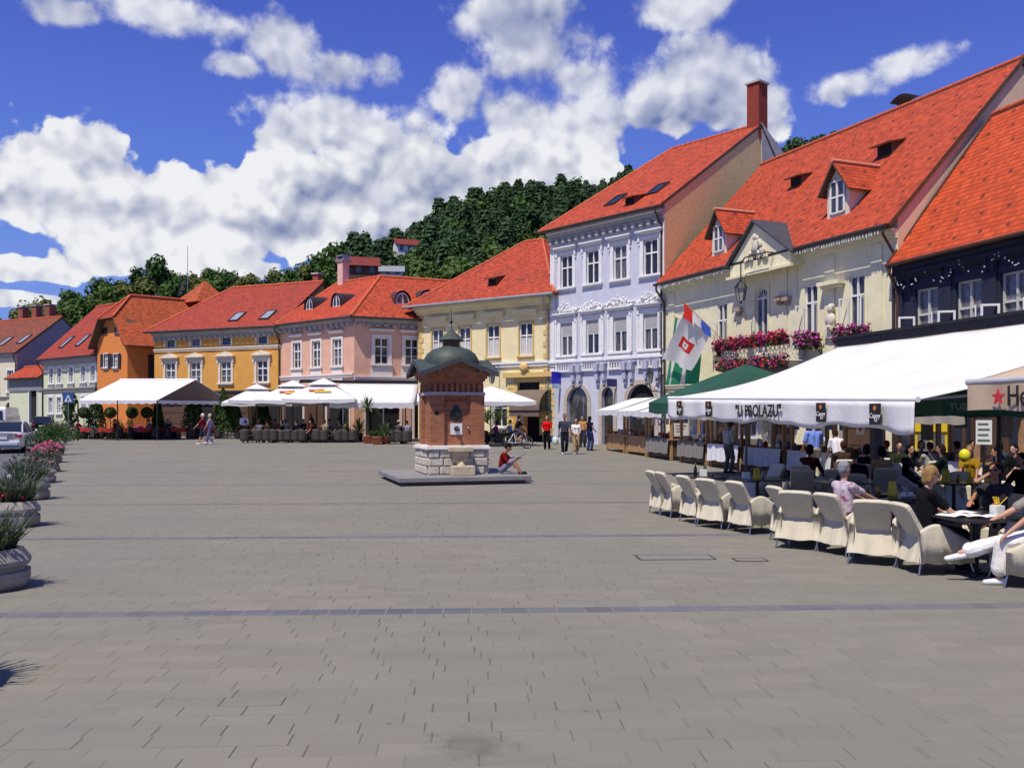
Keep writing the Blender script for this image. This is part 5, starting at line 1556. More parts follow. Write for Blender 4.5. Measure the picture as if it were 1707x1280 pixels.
def make_chair():
    root = empty('cafe_chair', (0, 0, 0), 0, 'x', 'chair')
    zw, zt = .49, .87
    by = lambda z: -.24 - (z - zw) * .60
    # backrest: rounded slab
    mb = MB()
    prof = []
    for k in range(25):
        a = k / 24
        prof.append(a)
    out = [(-.215, zw - .02), (-.23, .62), (-.245, zt - .06), (-.235, zt - .015), (-.205, zt), (-.1, zt + .008), (.1, zt + .008), (.205, zt), (.235, zt - .015), (.245, zt - .06), (.23, .62), (.215, zw - .02)]
    th = .05
    nrm = V((0, 1, .60)).normalized()
    f = [V((x, by(z), z)) + nrm * th * .5 for x, z in out]; b = [V((x, by(z), z)) - nrm * th * .5 for x, z in out]
    fi = [V((x * .93, by(z), zw + (z - zw) * .97)) + nrm * th * .75 for x, z in out]; bi = [V((x * .93, by(z), zw + (z - zw) * .97)) - nrm * th * .62 for x, z in out]
    n = len(out)
    mb.add(fi + f + b + bi, [tuple(range(n - 1, -1, -1)), tuple(range(3 * n, 4 * n))] + [(r * n + i, r * n + (i + 1) % n, (r + 1) * n + (i + 1) % n, (r + 1) * n + i) for r in range(3) for i in range(n)], 0, False)
    o = mb.build('backrest', COVER, root)
    bevel(o, .008)
    mb = MB(); mb.box(-.25, .25, -.25, .30, .34, .45); o = mb.build('seat', COVER, root); bevel(o, .03, 3)
    zb = .15
    for s in (-1, 1):
        mb = MB(); N = 16; loops = []
        for i in range(N + 1):
            q = i / N; y = -.33 + .66 * q
            top = .50 + .13 * math.sin(min(1, q * 1.25 + .12) * math.pi * .95) - .10 * max(0, q - .7) / .3
            fold = .012 * math.sin(q * 19 + s) + .008 * math.sin(q * 37)
            xo = lambda z: .275 + .06 * (1 - (z - zb) / .48) + fold * (1 - (z - zb) / .5)
            loops.append([V((s * xo(zb), y * 1.06, zb + .012 * math.sin(q * 15))), V((s * xo(.4), y * 1.02, .4)), V((s * (xo(top) + .01), y, top - .03)), V((s * .275, y, top + .01)), V((s * .235, y, top - .03)), V((s * .235, y, .40)), V((s * .25, y, zb + .03))])
        k = len(loops[0])
        mb.add([p_ for l in loops for p_ in l], [(i * k + j, i * k + (j + 1) % k, (i + 1) * k + (j + 1) % k, (i + 1) * k + j) for i in range(N) for j in range(k)] + [tuple(range(k)), tuple(N * k + j for j in range(k - 1, -1, -1))], 0, True)
        mb.build('arm', COVER, root)
    mb = MB()
    mb.grid(20, 8, lambda i, j: V(((-.5 + i) * (.43 + .21 * (1 - j)), -.245 - .13 * (1 - j) ** 1.15 + (.014 * math.sin(i * 15 + 1) + .008 * math.sin(i * 33)) * (1 - j), zb + (zw + .02 - zb) * j + .010 * math.sin(i * 9) * (1 - j))))
    mb.build('back_skirt', COVER, root)
    mb = MB()
    mb.grid(12, 4, lambda i, j: V(((-.5 + i) * (.54 + .08 * (1 - j)), .31 + .03 * (1 - j) + .008 * math.sin(i * 21) * (1 - j), zb + (.42 - zb) * j)))
    mb.build('front_skirt', COVER, root)
    for sx, sy in ((-1, -1), (1, -1), (1, 1), (-1, 1)):
        mb = MB(); mb.cyl((sx * .26, sy * .28, .30), (sx * .31, sy * .36, .012), .015, .012, 8); mb.cyl((sx * .31, sy * .36, .0), (sx * .31, sy * .36, .02), .018, .018, 8)
        mb.build('leg', STEEL, root)
    return root


CH = make_chair()
chairs = [(1119, 862, 12, 'cream covered chair at the far end of the front row, nearest the market'), (1136, 866, 14, 'second cream covered chair from the far end of the front row'), (1174, 876, 18, 'cream covered chair drawn up beside the far bottle table'),
          (1206, 884, 30, 'cream covered chair half hidden behind its neighbour, fourth from the far end'), (1260, 892, 20, 'cream covered chair, fifth from the far end, its arm cover catching the sun'), (1334, 908, 12, 'cream covered chair seen edge on with a green bag in it'),
          (1338, 917, 60, 'cream covered chair with wrinkled backrest turned squarely away, next to the edge-on chair'), (1416, 927, 24, 'cream covered chair under the grey haired woman in the flowered blouse'), (1458, 942, 62, 'empty wide cream covered chair just left of the blonde woman'),
          (1556, 958, 2, 'shaded cream covered chair under the blonde woman with sunglasses'), (1716, 980, 168, 'sunlit cream covered chair under the person in white trousers')]
CHP = []
for k, (px, py, a, lab) in enumerate(chairs):
    g = ground(px, py - 6); rz = rad(a) - math.pi / 2
    CHP.append((g, rz))
    o = CH if k == 0 else dup(CH, g, rz)
    o.location = g; o.rotation_euler = (0, 0, rz + (.04 * math.sin(k * 5)))
    tag(o, lab, 'chair', 'cream covered café chairs')
inner = [(1270, 838, 200, 'shaded cream chair facing the row beside the bottle table'), (1333, 850, 80, 'shaded cream chair with a dark bag strap, behind the wrinkled-back chair'), (1395, 850, 70, 'shaded cream chair with a small dark print, left of the dark post'),
         (1470, 846, 80, 'shaded cream chair under the person in the tan top'), (1570, 856, 110, 'shaded cream chair beyond the blonde woman'), (1616, 842, 240, 'shaded cream chair under the man in the yellow and black shirt'), (1655, 930, 215, 'shaded cream chair turned towards the magazine table'), (1425, 862, 65, 'shaded cream chair under the man in the navy shirt'), (1660, 850, 160, 'shaded cream chair far back under the awning'), (1550, 826, 90, 'shaded cream chair under the man in the white shirt')]
for px, py, a, lab in inner:
    g = ground(px, py); CHP.append((g, rad(a) - math.pi / 2))
    o = dup(CH, g, rad(a) - math.pi / 2); tag(o, lab, 'chair', 'cream covered café chairs')

# ------------------------------------------------------------------ tables with things on them
TTOP = mat('dark_table_top', (.022, .022, .026), .25, .2, 4)


def table(px, py, label, r=.42, square=True):
    g = ground(px, py)
    root = empty('cafe_table', g, .2, label, 'table', 'dark café tables')
    mb = MB(); mb.box(-r, r, -r, r, .71, .74) if square else mb.lathe([(0, .71), (r, .71), (r, .74), (0, .74)], 24)
    o = mb.build('table_top', TTOP, root); bevel(o, .008)
    mb = MB(); mb.cyl((0, 0, .04), (0, 0, .71), .035, .035, 10); mb.build('pedestal', IRON, root)
    mb = MB()
    for k in range(4): mb.obox(Matrix.Rotation(k * 1.5708 + .785, 3, 'Z') @ V((.16, 0, .025)), Matrix.Rotation(k * 1.5708 + .785, 3, 'Z') @ V((.17, 0, 0)), Matrix.Rotation(k * 1.5708 + .785, 3, 'Z') @ V((0, .03, 0)), V((0, 0, .018)))
    mb.build('foot', IRON, root)
    return g + V((0, 0, .74))


BOTTLE = mat('dark_bottle', (.01, .014, .01), .12, .2, spec=.7); PAPER = mat('white_paper', (.75, .75, .72), .7, .05, 8); YELLOW = mat('yellow_plastic', (.75, .52, .02), .5, .1, 4); CLEAR = mat('pale_glass', (.35, .36, .36), .1, .1, spec=.8); JUICE = mat('amber_drink', (.42, .20, .03), .15, .1, spec=.7)


def item(kind, p, label, cat, a=0.0, m_=None, grp=None):
    root = None
    mb = MB()
    if kind == 'bottle': mb.lathe([(0, 0), (.035, 0), (.036, .15), (.014, .20), (.013, .26), (.0, .262)], 10); m_ = m_ or BOTTLE
    elif kind == 'glass': mb.lathe([(0, 0), (.03, 0), (.036, .13), (.033, .13), (.028, .01)], 10); m_ = m_ or CLEAR
    elif kind == 'cup': mb.lathe([(.0, .0), (.07, .008), (.075, .015), (.03, .016), (.042, .07), (.038, .07), (.02, .02)], 12); m_ = m_ or WHITE
    elif kind == 'menu': mb.prismx([(-.05, 0), (0, .22), (.05, 0)], -.07, .07); m_ = m_ or YELLOW
    elif kind == 'holder': mb.box(-.07, .07, -.05, .05, 0, .13); m_ = m_ or PAPER
    elif kind == 'ashtray': mb.lathe([(0, 0), (.06, 0), (.065, .03), (.05, .03), (.04, .01)], 12); m_ = m_ or IRON
    elif kind == 'magazine':
        mb.grid(10, 1, lambda i, j: V(((i - .5) * .42, (j - .5) * .28, .012 + .02 * abs(math.sin((i - .5) * 6.2)) * (1 - abs(i - .5))))); m_ = m_ or PAPER
    o = mb.build(kind if kind != 'menu' else 'menu_card', m_, None, p, a)
    return tag(o, label, cat, grp)


T1 = table(1164, 852, 'dark café table carrying bottles behind the third front chair')
item('bottle', T1 + V((-.05, .05, 0)), 'dark bottle standing on the far café table', 'bottle'); item('holder', T1 + V((.1, 0, 0)), 'white napkin holder on the far café table', 'napkin holder', m_=PAPER); item('bottle', T1 + V((.16, .1, 0)), 'short green bottle beside the napkin holder on the far café table', 'bottle', m_=mat('green_bottle', (.02, .09, .03), .15)); item('ashtray', T1 + V((.25, -.1, 0)), 'black ashtray at the right of the far café table', 'ashtray')
T2 = table(1262, 860, 'dark café table behind the fourth and fifth front chairs')
item('menu', T2 + V((-.02, -.05, 0)), 'yellow menu card on the table behind the fifth front chair', 'menu card', .6); item('holder', T2 + V((-.22, 0, 0)), 'white napkin holder on the table behind the fifth front chair', 'napkin holder'); item('glass', T2 + V((.15, .1, 0)), 'empty glass on the table behind the fifth front chair', 'glass')
T3 = table(1492, 905, 'dark café table crowded with glasses left of the blonde woman', .45)
rr = random.Random(8)
item('menu', T3 + V((.0, .1, 0)), 'yellow menu card on the crowded table left of the blonde woman', 'menu card', .4)
for k, (dx, dy, kd, nm) in enumerate([(-.2, .15, 'glass', 'tall glass at the left rear'), (.2, -.1, 'cup', 'white coffee cup at the right'), (.25, .22, 'glass', 'glass at the far right corner'), (-.25, -.15, 'ashtray', 'black ashtray at the near left'), (.05, -.2, 'cup', 'white coffee cup nearest the edge')]):
    item(kd, T3 + V((dx, dy, 0)), nm + ' of the crowded table left of the blonde woman', {'cup': 'cup', 'glass': 'glass', 'ashtray': 'ashtray'}[kd], m_=JUICE if k == 0 else None)
T4 = table(1627, 957, 'dark café table with magazines in front of the blonde woman', .52)
for dx, dy, a, lab in ((-.28, -.05, .5, 'open magazine nearest the blonde woman'), (.0, -.2, -.3, 'open magazine at the near edge of the table before the blonde woman'), (-.05, .22, .2, 'pale magazine lying at the back of the magazine table')): item('magazine', T4 + V((dx, dy, 0)), lab, 'magazine', a)
item('holder', T4 + V((.24, -.05, 0)), 'white napkin holder stuffed with yellow straws on the magazine table', 'napkin holder', .3)
mb = MB()
for k in range(9): mb.cyl((rr.uniform(-.04, .04), rr.uniform(-.03, .03), 0), (rr.uniform(-.09, .09), rr.uniform(-.05, .05), .13), .006, .006, 5)
tag(mb.build('drinking_straws', YELLOW, None, T4 + V((.30, .02, .10))), 'yellow straws sticking up behind the napkin holder', 'straws')
T5 = table(1590, 868, 'dark café table with yellow drinks beyond the blonde woman', .45)
for k, (dx, dy, kd, lab) in enumerate([(-.15, 0, 'menu', 'yellow menu card on the rear table beyond the blonde woman'), (.1, .05, 'glass', 'amber drink in a glass on the rear table beyond the blonde woman'), (.25, -.1, 'menu', 'second yellow menu card on the rear table, to the right')]): item(kd, T5 + V((dx, dy, 0)), lab, 'menu card' if kd == 'menu' else 'glass', .5 * k, m_=JUICE if kd == 'glass' else None)
T6 = table(1400, 868, 'dark café table in front of the grey haired woman')
item('bottle', T6 + V((.0, .1, 0)), 'dark bottle on the table of the grey haired woman', 'bottle'); item('cup', T6 + V((-.15, 0, 0)), 'white coffee cup on the table of the grey haired woman', 'cup')
g = ground(1303, 898); mb = MB(); mb.ell((0, 0, .58), (.10, .14, .13), 10, 8); mb.torus((0, 0, .70), (1, 0, 0), .08, .012, 14, 5)
tag(mb.build('bag', mat('green_bag', (.02, .22, .10), .6, .2, 6), None, g + V((.05, .02, -.02))), 'green bag lying in the edge-on cream chair', 'bag')

# ------------------------------------------------------------------ big white awning with lettering
AU = V((.231, -.973, 0)); AN = V((.973, .231, 0))          # along the front edge, and inwards
FL, LEN, DEP = V((3.5, 20.0, 0)), 8.22, 4.25
AW = empty('awning', FL, math.atan2(AU.y, AU.x), 'big white café awning with lettered valance shading the cream chairs', 'awning')
zf = lambda q: 2.38 - .17 * q
zr = 3.60
mb = MB()
def fab(i, j):
    x = i * LEN; y = j * DEP
    z = zf(i) + (zr - zf(i)) * j
    z -= .16 * math.sin(j * math.pi) * (1 if i > .02 else .9) + .055 * abs(math.sin(i * math.pi * 4.0 + .4)) ** .6 * math.sin(j * 2.9) + .02 * math.sin(i * 31 + j * 4) * math.sin(j * 3.0)
    return V((x, y, z))
mb.grid(60, 16, fab)
fb_ = mb.build('canopy', CANVAS, AW)
sm = fb_.modifiers.new('solid', 'SOLIDIFY'); sm.thickness = .012
mb = MB()
def val(i, j):
    x = i * LEN
    h = .40 + .035 * math.sin(i * 21) + .02 * math.sin(i * 47) - .05 * max(0, .04 - i) / .04
    return V((x, -.03 - .05 * j * math.sin(i * 60) * .5 - .02 * math.sin(i * 33) * j, zf(i) - .03 - h * j))
mb.grid(120, 5, val)
vl = mb.build('valance', CANVAS, AW); sm = vl.modifiers.new('solid', 'SOLIDIFY'); sm.thickness = .008
mb = MB(); mb.cyl((-.03, 0, zf(0)), (LEN + .03, 0, zf(1)), .04, .04, 10); mb.build('front_bar', WHITE, AW)
mb = MB(); mb.box(-.1, LEN + .1, DEP - .02, DEP + .18, zr + .0, zr + .16); mb.box(-.1, LEN + .1, DEP - .1, DEP + .24, zr + .161, zr + .22); mb.build('cassette', IRON, AW)
for q in (.06, .5, .94):
    mb = MB(); a, b = V((q * LEN, .02, zf(q) - .03)), V((q * LEN, DEP, zr - .12)); mid = (a + b) / 2 + V((.0, 0, -.5)); mb.tube([a, mid, b], .03, 6); mb.build('folding_arm', STEEL, AW)
for x_ in (1.25, 6.6):
    mb = MB(); mb.box(x_ - .09, x_ + .09, DEP - .0, DEP + .17, 0, zr); mb.build('post', mat('dark_navy_post', (.012, .012, .03), .4, .2), AW)
BLK = mat('print_black', (.012, .012, .014), .7, .1); ORP = mat('print_orange', (.65, .16, .02), .7); WHP = mat('print_white', (.75, .75, .75), .7)
pxl = lambda px: (lambda k: (k * FL.y - FL.x) / (AU.x - k * AU.y))((px - CX) / F)
def onval(x, dz, out=.09): return FRONT(x, -out, zf(x / LEN) - .03 - dz)
for k, px in enumerate((1138, 1187, 1376, 1467)):
    x = pxl(px); w_ = .13; h_ = .15
    mb = MB(); mb.box(x - w_, x + w_, -.085, -.078, zf(x / LEN) - .21 - h_, zf(x / LEN) - .21 + h_)
    pn = mb.build('printed_panel', BLK, vl)
    text('Cappy', .098, WHP, vl, onval(x, .205, .086)); text('ICE', .05, WHP, vl, onval(x + .03, .27, .086))
    mb = MB(); mb.cyl((x, -.086, zf(x / LEN) - .125), (x, -.09, zf(x / LEN) - .125), .035, .035, 12); mb.build('printed_fruit', ORP, vl)
xa_, xb2 = pxl(1232), pxl(1311)
text('"U PROLAZU"', .30, BLK, vl, onval((xa_ + xb2) / 2, .20, .088), sx=1.06 * (xb2 - xa_) / 2.0, off=.006)

# second awning, tan, at the right edge
F2 = V((6.12, 12.04, 0)); L2 = 5.0
A2 = empty('awning', F2, math.atan2(AU.y, AU.x), 'tan awning with red star and black lettering at the right edge', 'awning')
TAN = mat('tan_canvas', (.56, .43, .29), .85, .08, 2, .2, 20, trans=.1)
mb = MB(); mb.grid(20, 8, lambda i, j: V((i * L2, j * 3.2, 2.45 + 1.1 * j - .1 * math.sin(j * math.pi)))); o = mb.build('canopy', TAN, A2); sm = o.modifiers.new('s', 'SOLIDIFY'); sm.thickness = .012
mb = MB(); mb.grid(60, 3, lambda i, j: V((i * L2, -.03 - .03 * j * math.sin(i * 40), 2.42 - .36 * j + .012 * math.sin(i * 22) * j))); v2 = mb.build('valance', TAN, A2)
mb = MB(); mb.cyl((-.03, 0, 2.44), (L2, 0, 2.44), .045, .045, 10); mb.build('front_bar', mat('grey_bar', (.45, .44, .46), .5), A2)
mb = MB(); mb.box(.0, L2, 3.1, 3.3, 3.55, 3.72); mb.build('cassette', IRON, A2)
mb = MB(); mb.box(2.2, 2.36, 3.05, 3.2, 0, 3.5); mb.build('post', MATS['dark_navy_post'], A2)
xs_ = (lambda k: (k * F2.y - F2.x) / (AU.x - k * AU.y))
xst = xs_((1673 - CX) / F); xh = xs_((1688 - CX) / F)
st = [(xst + .115 * (1 if i % 2 == 0 else .42) * math.sin(i * math.pi / 5), 2.23 + .115 * (1 if i % 2 == 0 else .42) * math.cos(i * math.pi / 5)) for i in range(10)]
mb = MB(); mb.prism(st[::-1], -.09, -.075); mb.build('star', mat('star_red', (.55, .03, .05), .6), v2)
text('Heineken', .36, BLK, v2, FRONT(xh, -.09, 2.23), align='LEFT', off=.004, sx=.8)


# ------------------------------------------------------------------ parasols
def parasol(loc, rz, half, zb_, zt_, canv, label, valh=.22, name='parasol', polem=None, segs=4, vent=False, group=None, pole_xy=(0, 0), logo=None):
    root = empty(name, loc, rz, label, 'parasol', group)
    mb = MB(); n = segs * 8
    vs = []
    def edge(k):
        a = k / n * segs; i = int(a) % segs; f = a - int(a)
        c0, c1 = [V((half * math.sqrt(2) * math.cos((q + .5) * 2 * math.pi / segs), half * math.sqrt(2) * math.sin((q + .5) * 2 * math.pi / segs), 0)) for q in (i, i + 1)]
        return c0.lerp(c1, f), math.sin(f * math.pi)
    rings = [0.02, .25, .5, .75, 1.0]
    for rr_ in rings:
        for k in range(n):
            e, sg = edge(k); vs.append(V((e.x * rr_, e.y * rr_, zb_ + (zt_ - zb_) * (1 - rr_) ** .92 - .06 * half * .5 * sg * rr_ * math.sin(rr_ * 2.2) * .9)))
    for k in range(n):
        e, sg = edge(k); vs.append(V((e.x * 1.003, e.y * 1.003, vs[4 * n + k].z - valh + .03 * math.sin(k * 1.9))))
    mb.add(vs, [(r_ * n + i, r_ * n + (i + 1) % n, (r_ + 1) * n + (i + 1) % n, (r_ + 1) * n + i) for r_ in range(5) for i in range(n)], 0, False)
    cp = mb.build('canopy', canv, root)
    for p_ in cp.data.polygons: p_.use_smooth = False
    if vent:
        v_ = MB(); q = half * .42
        for k in range(4):
            M = Matrix.Rotation(k * math.pi / 2, 3, 'Z'); v_.slab([M @ V((-q, -q, zt_ - (zt_ - zb_) * .34 + .12)), M @ V((q, -q, zt_ - (zt_ - zb_) * .34 + .12)), V((0, 0, zt_ + .16))], .01)
        v_.build('vent_cap', canv, root)
    mb = MB(); mb.cyl((0, 0, 0), (0, 0, zt_ - .02), .04, .04, 8); mb.build('pole', polem or IRON, root)
    mb = MB()
    for k in range(segs * 2):
        a = (k * .5 + .5) * 2 * math.pi / segs; L = half * (math.sqrt(2) if k % 2 == 0 else 1) * .98
        p1 = V((L * math.cos(a), L * math.sin(a), zb_ + .01 - (.02 if k % 2 else 0)))
        mb.cyl((0, 0, zt_ - .06), p1, .016, .012, 5); mb.cyl((0, 0, zb_ - .1), V((p1.x * .5, p1.y * .5, (zt_ + p1.z) / 2 - .06)), .012, .012, 5)
    mb.build('ribs', polem or IRON, root)
    mb = MB(); mb.box(-.4, .4, -.4, .4, 0, .08); mb.build('foot', CONCRETE, root)
    return root


gp = ground(1244, 797)
gu = parasol(gp, rad(20), 2.25, 2.42, 3.62, GREENC, 'large dark green parasol between the flags and the white awning', .34, polem=mat('grey_green_pole', (.10, .11, .10), .5))
gt = parasol(V((8.66, 16.0, 0)), 0, 1.9, 2.28, 2.95, GREENC, 'green lettered parasol under the white awning, in shade', .27)
text('TUBORG', .15, mat('dull_letter', (.25, .30, .27), .7), gt, basis((-1.52, -1.925, 2.13), (1, 0, 0), (0, 0, 1), (0, -1, 0)), align='CENTER')

# ------------------------------------------------------------------ flags on the balcony
p0 = V((C.u(1224, -1.1), -1.1, BALC[2] + .75))
REDF = mat('flag_red', (.62, .02, .015), .8, .1, 3, trans=.25); WHF = mat('flag_white', (.74, .72, .70), .8, .06, 3, trans=.3); BLF = mat('flag_blue', (.04, .10, .50), .8, .1, 3, trans=.25); GRF = mat('flag_green', (.02, .26, .13), .8, .1, 3, trans=.3); FLAGD = mat('flag_dark', (.05, .04, .05), .8)


def flag(tip, label, fn, mats, mfn, s0, s1, nx=24, ny=30):
    root = empty('flag', C.w(*p0), C.ang, label, 'flag')
    d = V(tip) - p0
    mb = MB(); mb.cyl((0, 0, 0), d, .018, .014, 6); mb.ell(d, .035, 6, 5); mb.build('flagpole', WOOD, root)
    mb = MB()
    mb.grid(nx, ny, lambda i, j: fn(d * (s1 + (s0 - s1) * i), i, j))
    k = 0
    for j in range(ny):
        for i in range(nx): mb.mi[k] = mfn((i + .5) / nx, (j + .5) / ny); k += 1
    mb.build('flag_cloth', mats, root)


def tipat(px, py, y): return V((*[C.u(px, y)], y, C.z(C.u(px, y), py, y)))


def w2(px, py, y): return tipat(px, py, y) - p0
# red, white and blue flag, bunched up short near the tip of its pole
t1 = tipat(1139, 503, -2.6)
flag(t1, 'red white and blue striped flag gathered along the upper balcony pole', lambda e, i, j: e + V((-.06 * j * math.sin(i * 6), .05 * math.sin(i * 14 + j * 3) * j, -.72 * j * (.45 + .75 * (1 - i) ** .7 if False else (1.0 if i > .6 else .62)) - .0)), [REDF, WHF, BLF], lambda i, j: 2 if i < .33 else 1 if i < .66 else 0, .99, .46)
# white flag with the red coat of arms
t2 = tipat(1137, 523, -2.5)
def f2(e, i, j):
    b0, b1 = w2(1150, 618, -2.1), w2(1108, 597, -2.3)
    lo = b0.lerp(b1, i)
    p_ = e.lerp(lo, j)
    return p_ + V((.0, .12 * math.sin(i * 9 + j * 2.5) * (.2 + j), .05 * math.sin(j * 3.1) * (i - .5)))
def m2(i, j):
    if .26 < i < .78 and .40 < j < .66:
        if .38 < i < .66 and .47 < j < .59: return 2 if .46 < i < .56 and .51 < j < .56 else 0
        return 1
    return 3 if j > .93 and False else 0
flag(t2, 'white flag with red coat of arms hanging from the balcony pole', f2, [WHF, REDF, FLAGD], m2, .98, .45, 36, 40)
# green and white flag behind
t3 = tipat(1124, 527, -1.9)
def f3_(e, i, j):
    b0, b1 = w2(1160, 640, -1.5), w2(1106, 642, -2.0)
    return e.lerp(b0.lerp(b1, i), j) + V((0, .16 * math.sin(i * 13 + j * 2) * (.3 + j * .7), 0))
flag(t3, 'green and white flag hanging lowest behind the white one', f3_, [GRF, WHF], lambda i, j: 0 if i < .3 or .52 < i < .70 or i > .86 else 1, .99, .5, 30, 30)

# ------------------------------------------------------------------ market stalls
S0, SD = V((9.6, 26.0, 0)), V((-.243, .970, 0))


def stall(sp, label, clothm=None, poster=False, roofm=CANVAS, roof=True, L=2.3, zr_=2.25):
    c = S0 + SD * sp; c.z = gz(c.y)
    rz = math.atan2(-SD.y, -SD.x)
    root = empty('market_stall', c, rz, label, 'market stall', 'wooden market stalls along the house fronts')
    D_ = 1.25
    for x in (-L / 2, L / 2):
        for y, h in ((0, zr_ - .12), (D_, zr_ + .28)):
            mb = MB(); mb.box(x - .05, x + .05, y - .05, y + .05, 0, h); mb.build('post', WOOD, root)
    mb = MB(); mb.box(-L / 2 - .12, L / 2 + .12, -.14, D_ * .75, .84, .89); mb.build('counter', WOOD, root)
    mb = MB(); mb.box(-L / 2 + .051, L / 2 - .051, -.02, .02, .14, .839)
    for x in (-L / 2, L / 2): mb.box(x - .02, x + .02, .051, D_ * .72, .14, .839)
    mb.build('panel', WOOD if clothm is None else WOODD, root)
    if clothm:
        mb = MB(); mb.grid(30, 6, lambda i, j: V(((i - .5) * (L + .1), -.15 - .04 * j - .025 * math.sin(i * 40) * j, .893 - .62 * j - .02 * math.sin(i * 17) * j))); mb.build('cloth_front', clothm, root)
    if roof:
        mb = MB(); mb.grid(12, 6, lambda i, j: V(((i - .5) * (L + .5), -.55 + j * (D_ + .75), zr_ - .22 + .62 * j - .04 * math.sin(i * 3.14) * math.sin(j * 3.14)))); o = mb.build('canopy', roofm, root); sm = o.modifiers.new('s', 'SOLIDIFY'); sm.thickness = .012
        mb = MB(); mb.grid(24, 2, lambda i, j: V(((i - .5) * (L + .5), -.56 - .02 * math.sin(i * 30) * j, zr_ - .22 - .24 * j + .02 * math.sin(i * 19) * j))); mb.build('valance', roofm, root)
    if poster:
        p_ = MB(); p_.box(L / 2 + .055, L / 2 + .065, .1, .75, 1.0, 1.55); po = p_.build('poster', PAPER, root)
        q = MB()
        for k in range(3): q.box(L / 2 + .066, L / 2 + .069, .18, .66 - .1 * k, 1.42 - k * .12, 1.46 - k * .12)
        q.build('print', mat('poster_print', (.25, .04, .04), .7), po)
    return root, c, rz


def on_stall(c, rz, x, y, z): return c + Matrix.Rotation(rz, 3, 'Z') @ V((x, y, z))


WHC = mat('white_tablecloth', (.72, .71, .74), .85, .06, 5, .2, 20); GRC = mat('grey_brown_cloth', (.22, .20, .18), .9, .1, 5)
stalls = [(18.6, 'white roofed market stall farthest away by the pale blue house', None, False), (15.9, 'market stall with plain wooden end and white sloping roof near the walking couple', None, False), (13.2, 'market stall with grey brown front cloth before the large arched doorway', GRC, True),
          (9.9, 'shaded market stall with grey cloth left of the hatted man', GRC, False), (7.2, 'market stall with white cloth beside the man in the hat', WHC, False), (4.4, 'market stall with bunched white cloth right of the green pole', WHC, False), (1.6, 'market stall with white cloth behind the man in the blue shirt', WHC, False), (-1.2, 'market stall with heart sign deep in the shade', GRC, False), (-4.0, 'nearest market stall behind the seated guests', WHC, False)]
rr = random.Random(15)
goods_m = [WOOD, WOODD, TERRA, mat('honey_jar', (.40, .17, .02), .2), mat('red_craft', (.40, .03, .03), .6), mat('straw_basket', (.38, .25, .10), .8, .2, 12), WHITE, mat('blue_ceramic', (.06, .10, .25), .3)]
gl = ['pine box', 'brown box', 'terracotta pot', 'honey jar', 'red ornament', 'straw basket', 'white jug', 'blue jug']
ordw = ['farthest', 'second farthest', 'third farthest', 'grey clothed', 'white clothed', 'bunched cloth', 'blue shirt man\'s', 'heart sign', 'nearest']
for si, (sp, lab, cm, po) in enumerate(stalls):
    root, c, rz = stall(sp, lab, cm, po, roof=sp > 8 or sp < -2 or True, roofm=CANVAS if sp > 9 else mat('beige_canvas', (.42, .38, .32), .9, .1, 2))
    for k in range(9):
        t_ = rr.randrange(8); x, y = -1.0 + k * .25, rr.uniform(.05, .6); h = rr.uniform(.14, .3); mb = MB()
        if t_ < 2: mb.box(-.11, .11, -.1, .1, 0, h * .7); mb.box(-.12, .12, -.11, .11, h * .7 + .001, h * .7 + .02)
        elif t_ == 5: mb.lathe([(0, 0), (.1, 0), (.14, h * .6), (.13, h * .6), (.09, .02)], 12); mb.torus((0, 0, h * .6), (1, 0, 0), .12, .01, 16, 4)
        elif t_ == 4: mb.ell((0, 0, .12), (.1, .04, .12), 10, 6); mb.cyl((0, 0, 0), (0, 0, .05), .05, .03, 8)
        else: mb.lathe([(0, 0), (.06, 0), (.09, h * .4), (.05, h * .85), (.06, h), (.045, h)], 12)
        tag(mb.build(gl[t_].replace(' ', '_'), goods_m[t_], None, on_stall(c, rz, x, y, .89), rr.random()), f'{gl[t_]} on the counter of the {ordw[si]} market stall', gl[t_].split()[-1], f'{gl[t_]}s on the {ordw[si]} market stall')
    # textiles and crafts hanging at the back
    for k in range(3):
        x = -.75 + k * .75 + rr.uniform(-.1, .1); m_ = rr.choice([WHC, mat('striped_blue', (.20, .28, .5), .9, .4, 14), mat('pink_cloth', (.5, .2, .25), .9, .2, 6), WHF, GRC])
        mb = MB(); hh = rr.uniform(.5, .9); mb.grid(10, 5, lambda i, j: V(((i - .5) * .5, .02 * math.sin(i * 12), -hh * j))); nm = ('white', 'striped', 'pink', 'pale', 'grey')[[WHC, MATS['striped_blue'], MATS['pink_cloth'], WHF, GRC].index(m_)]
        tag(mb.build('hanging_cloth', m_, None, on_stall(c, rz, x, 1.15, 2.2), rz), f'{nm} cloth hanging at the back of the {ordw[si]} market stall', 'cloth', f'{nm} cloths hanging in the {ordw[si]} market stall')
# heart sign and straw hat
c = S0 + SD * -1.2; rz = math.atan2(-SD.y, -SD.x)
o = empty('heart_sign', on_stall(c, rz, -.3, -.1, 1.66), rz, 'small cream sign with a red heart hanging from the shaded stall', 'sign')
mb = MB(); mb.box(-.19, .19, -.01, .01, -.2, .2); mb.build('board', mat('cream_board', (.62, .55, .42), .8), o)
hp = [(.13 * 1.0 * math.sin(a_) ** 3, .10 * math.cos(a_) - .04 * math.cos(2 * a_) - .02 * math.cos(3 * a_)) for a_ in [k * 2 * math.pi / 24 for k in range(24)]]
mb = MB(); mb.prism(hp[::-1], -.016, -.011); mb.build('heart', mat('heart_red', (.5, .02, .03), .6), o)
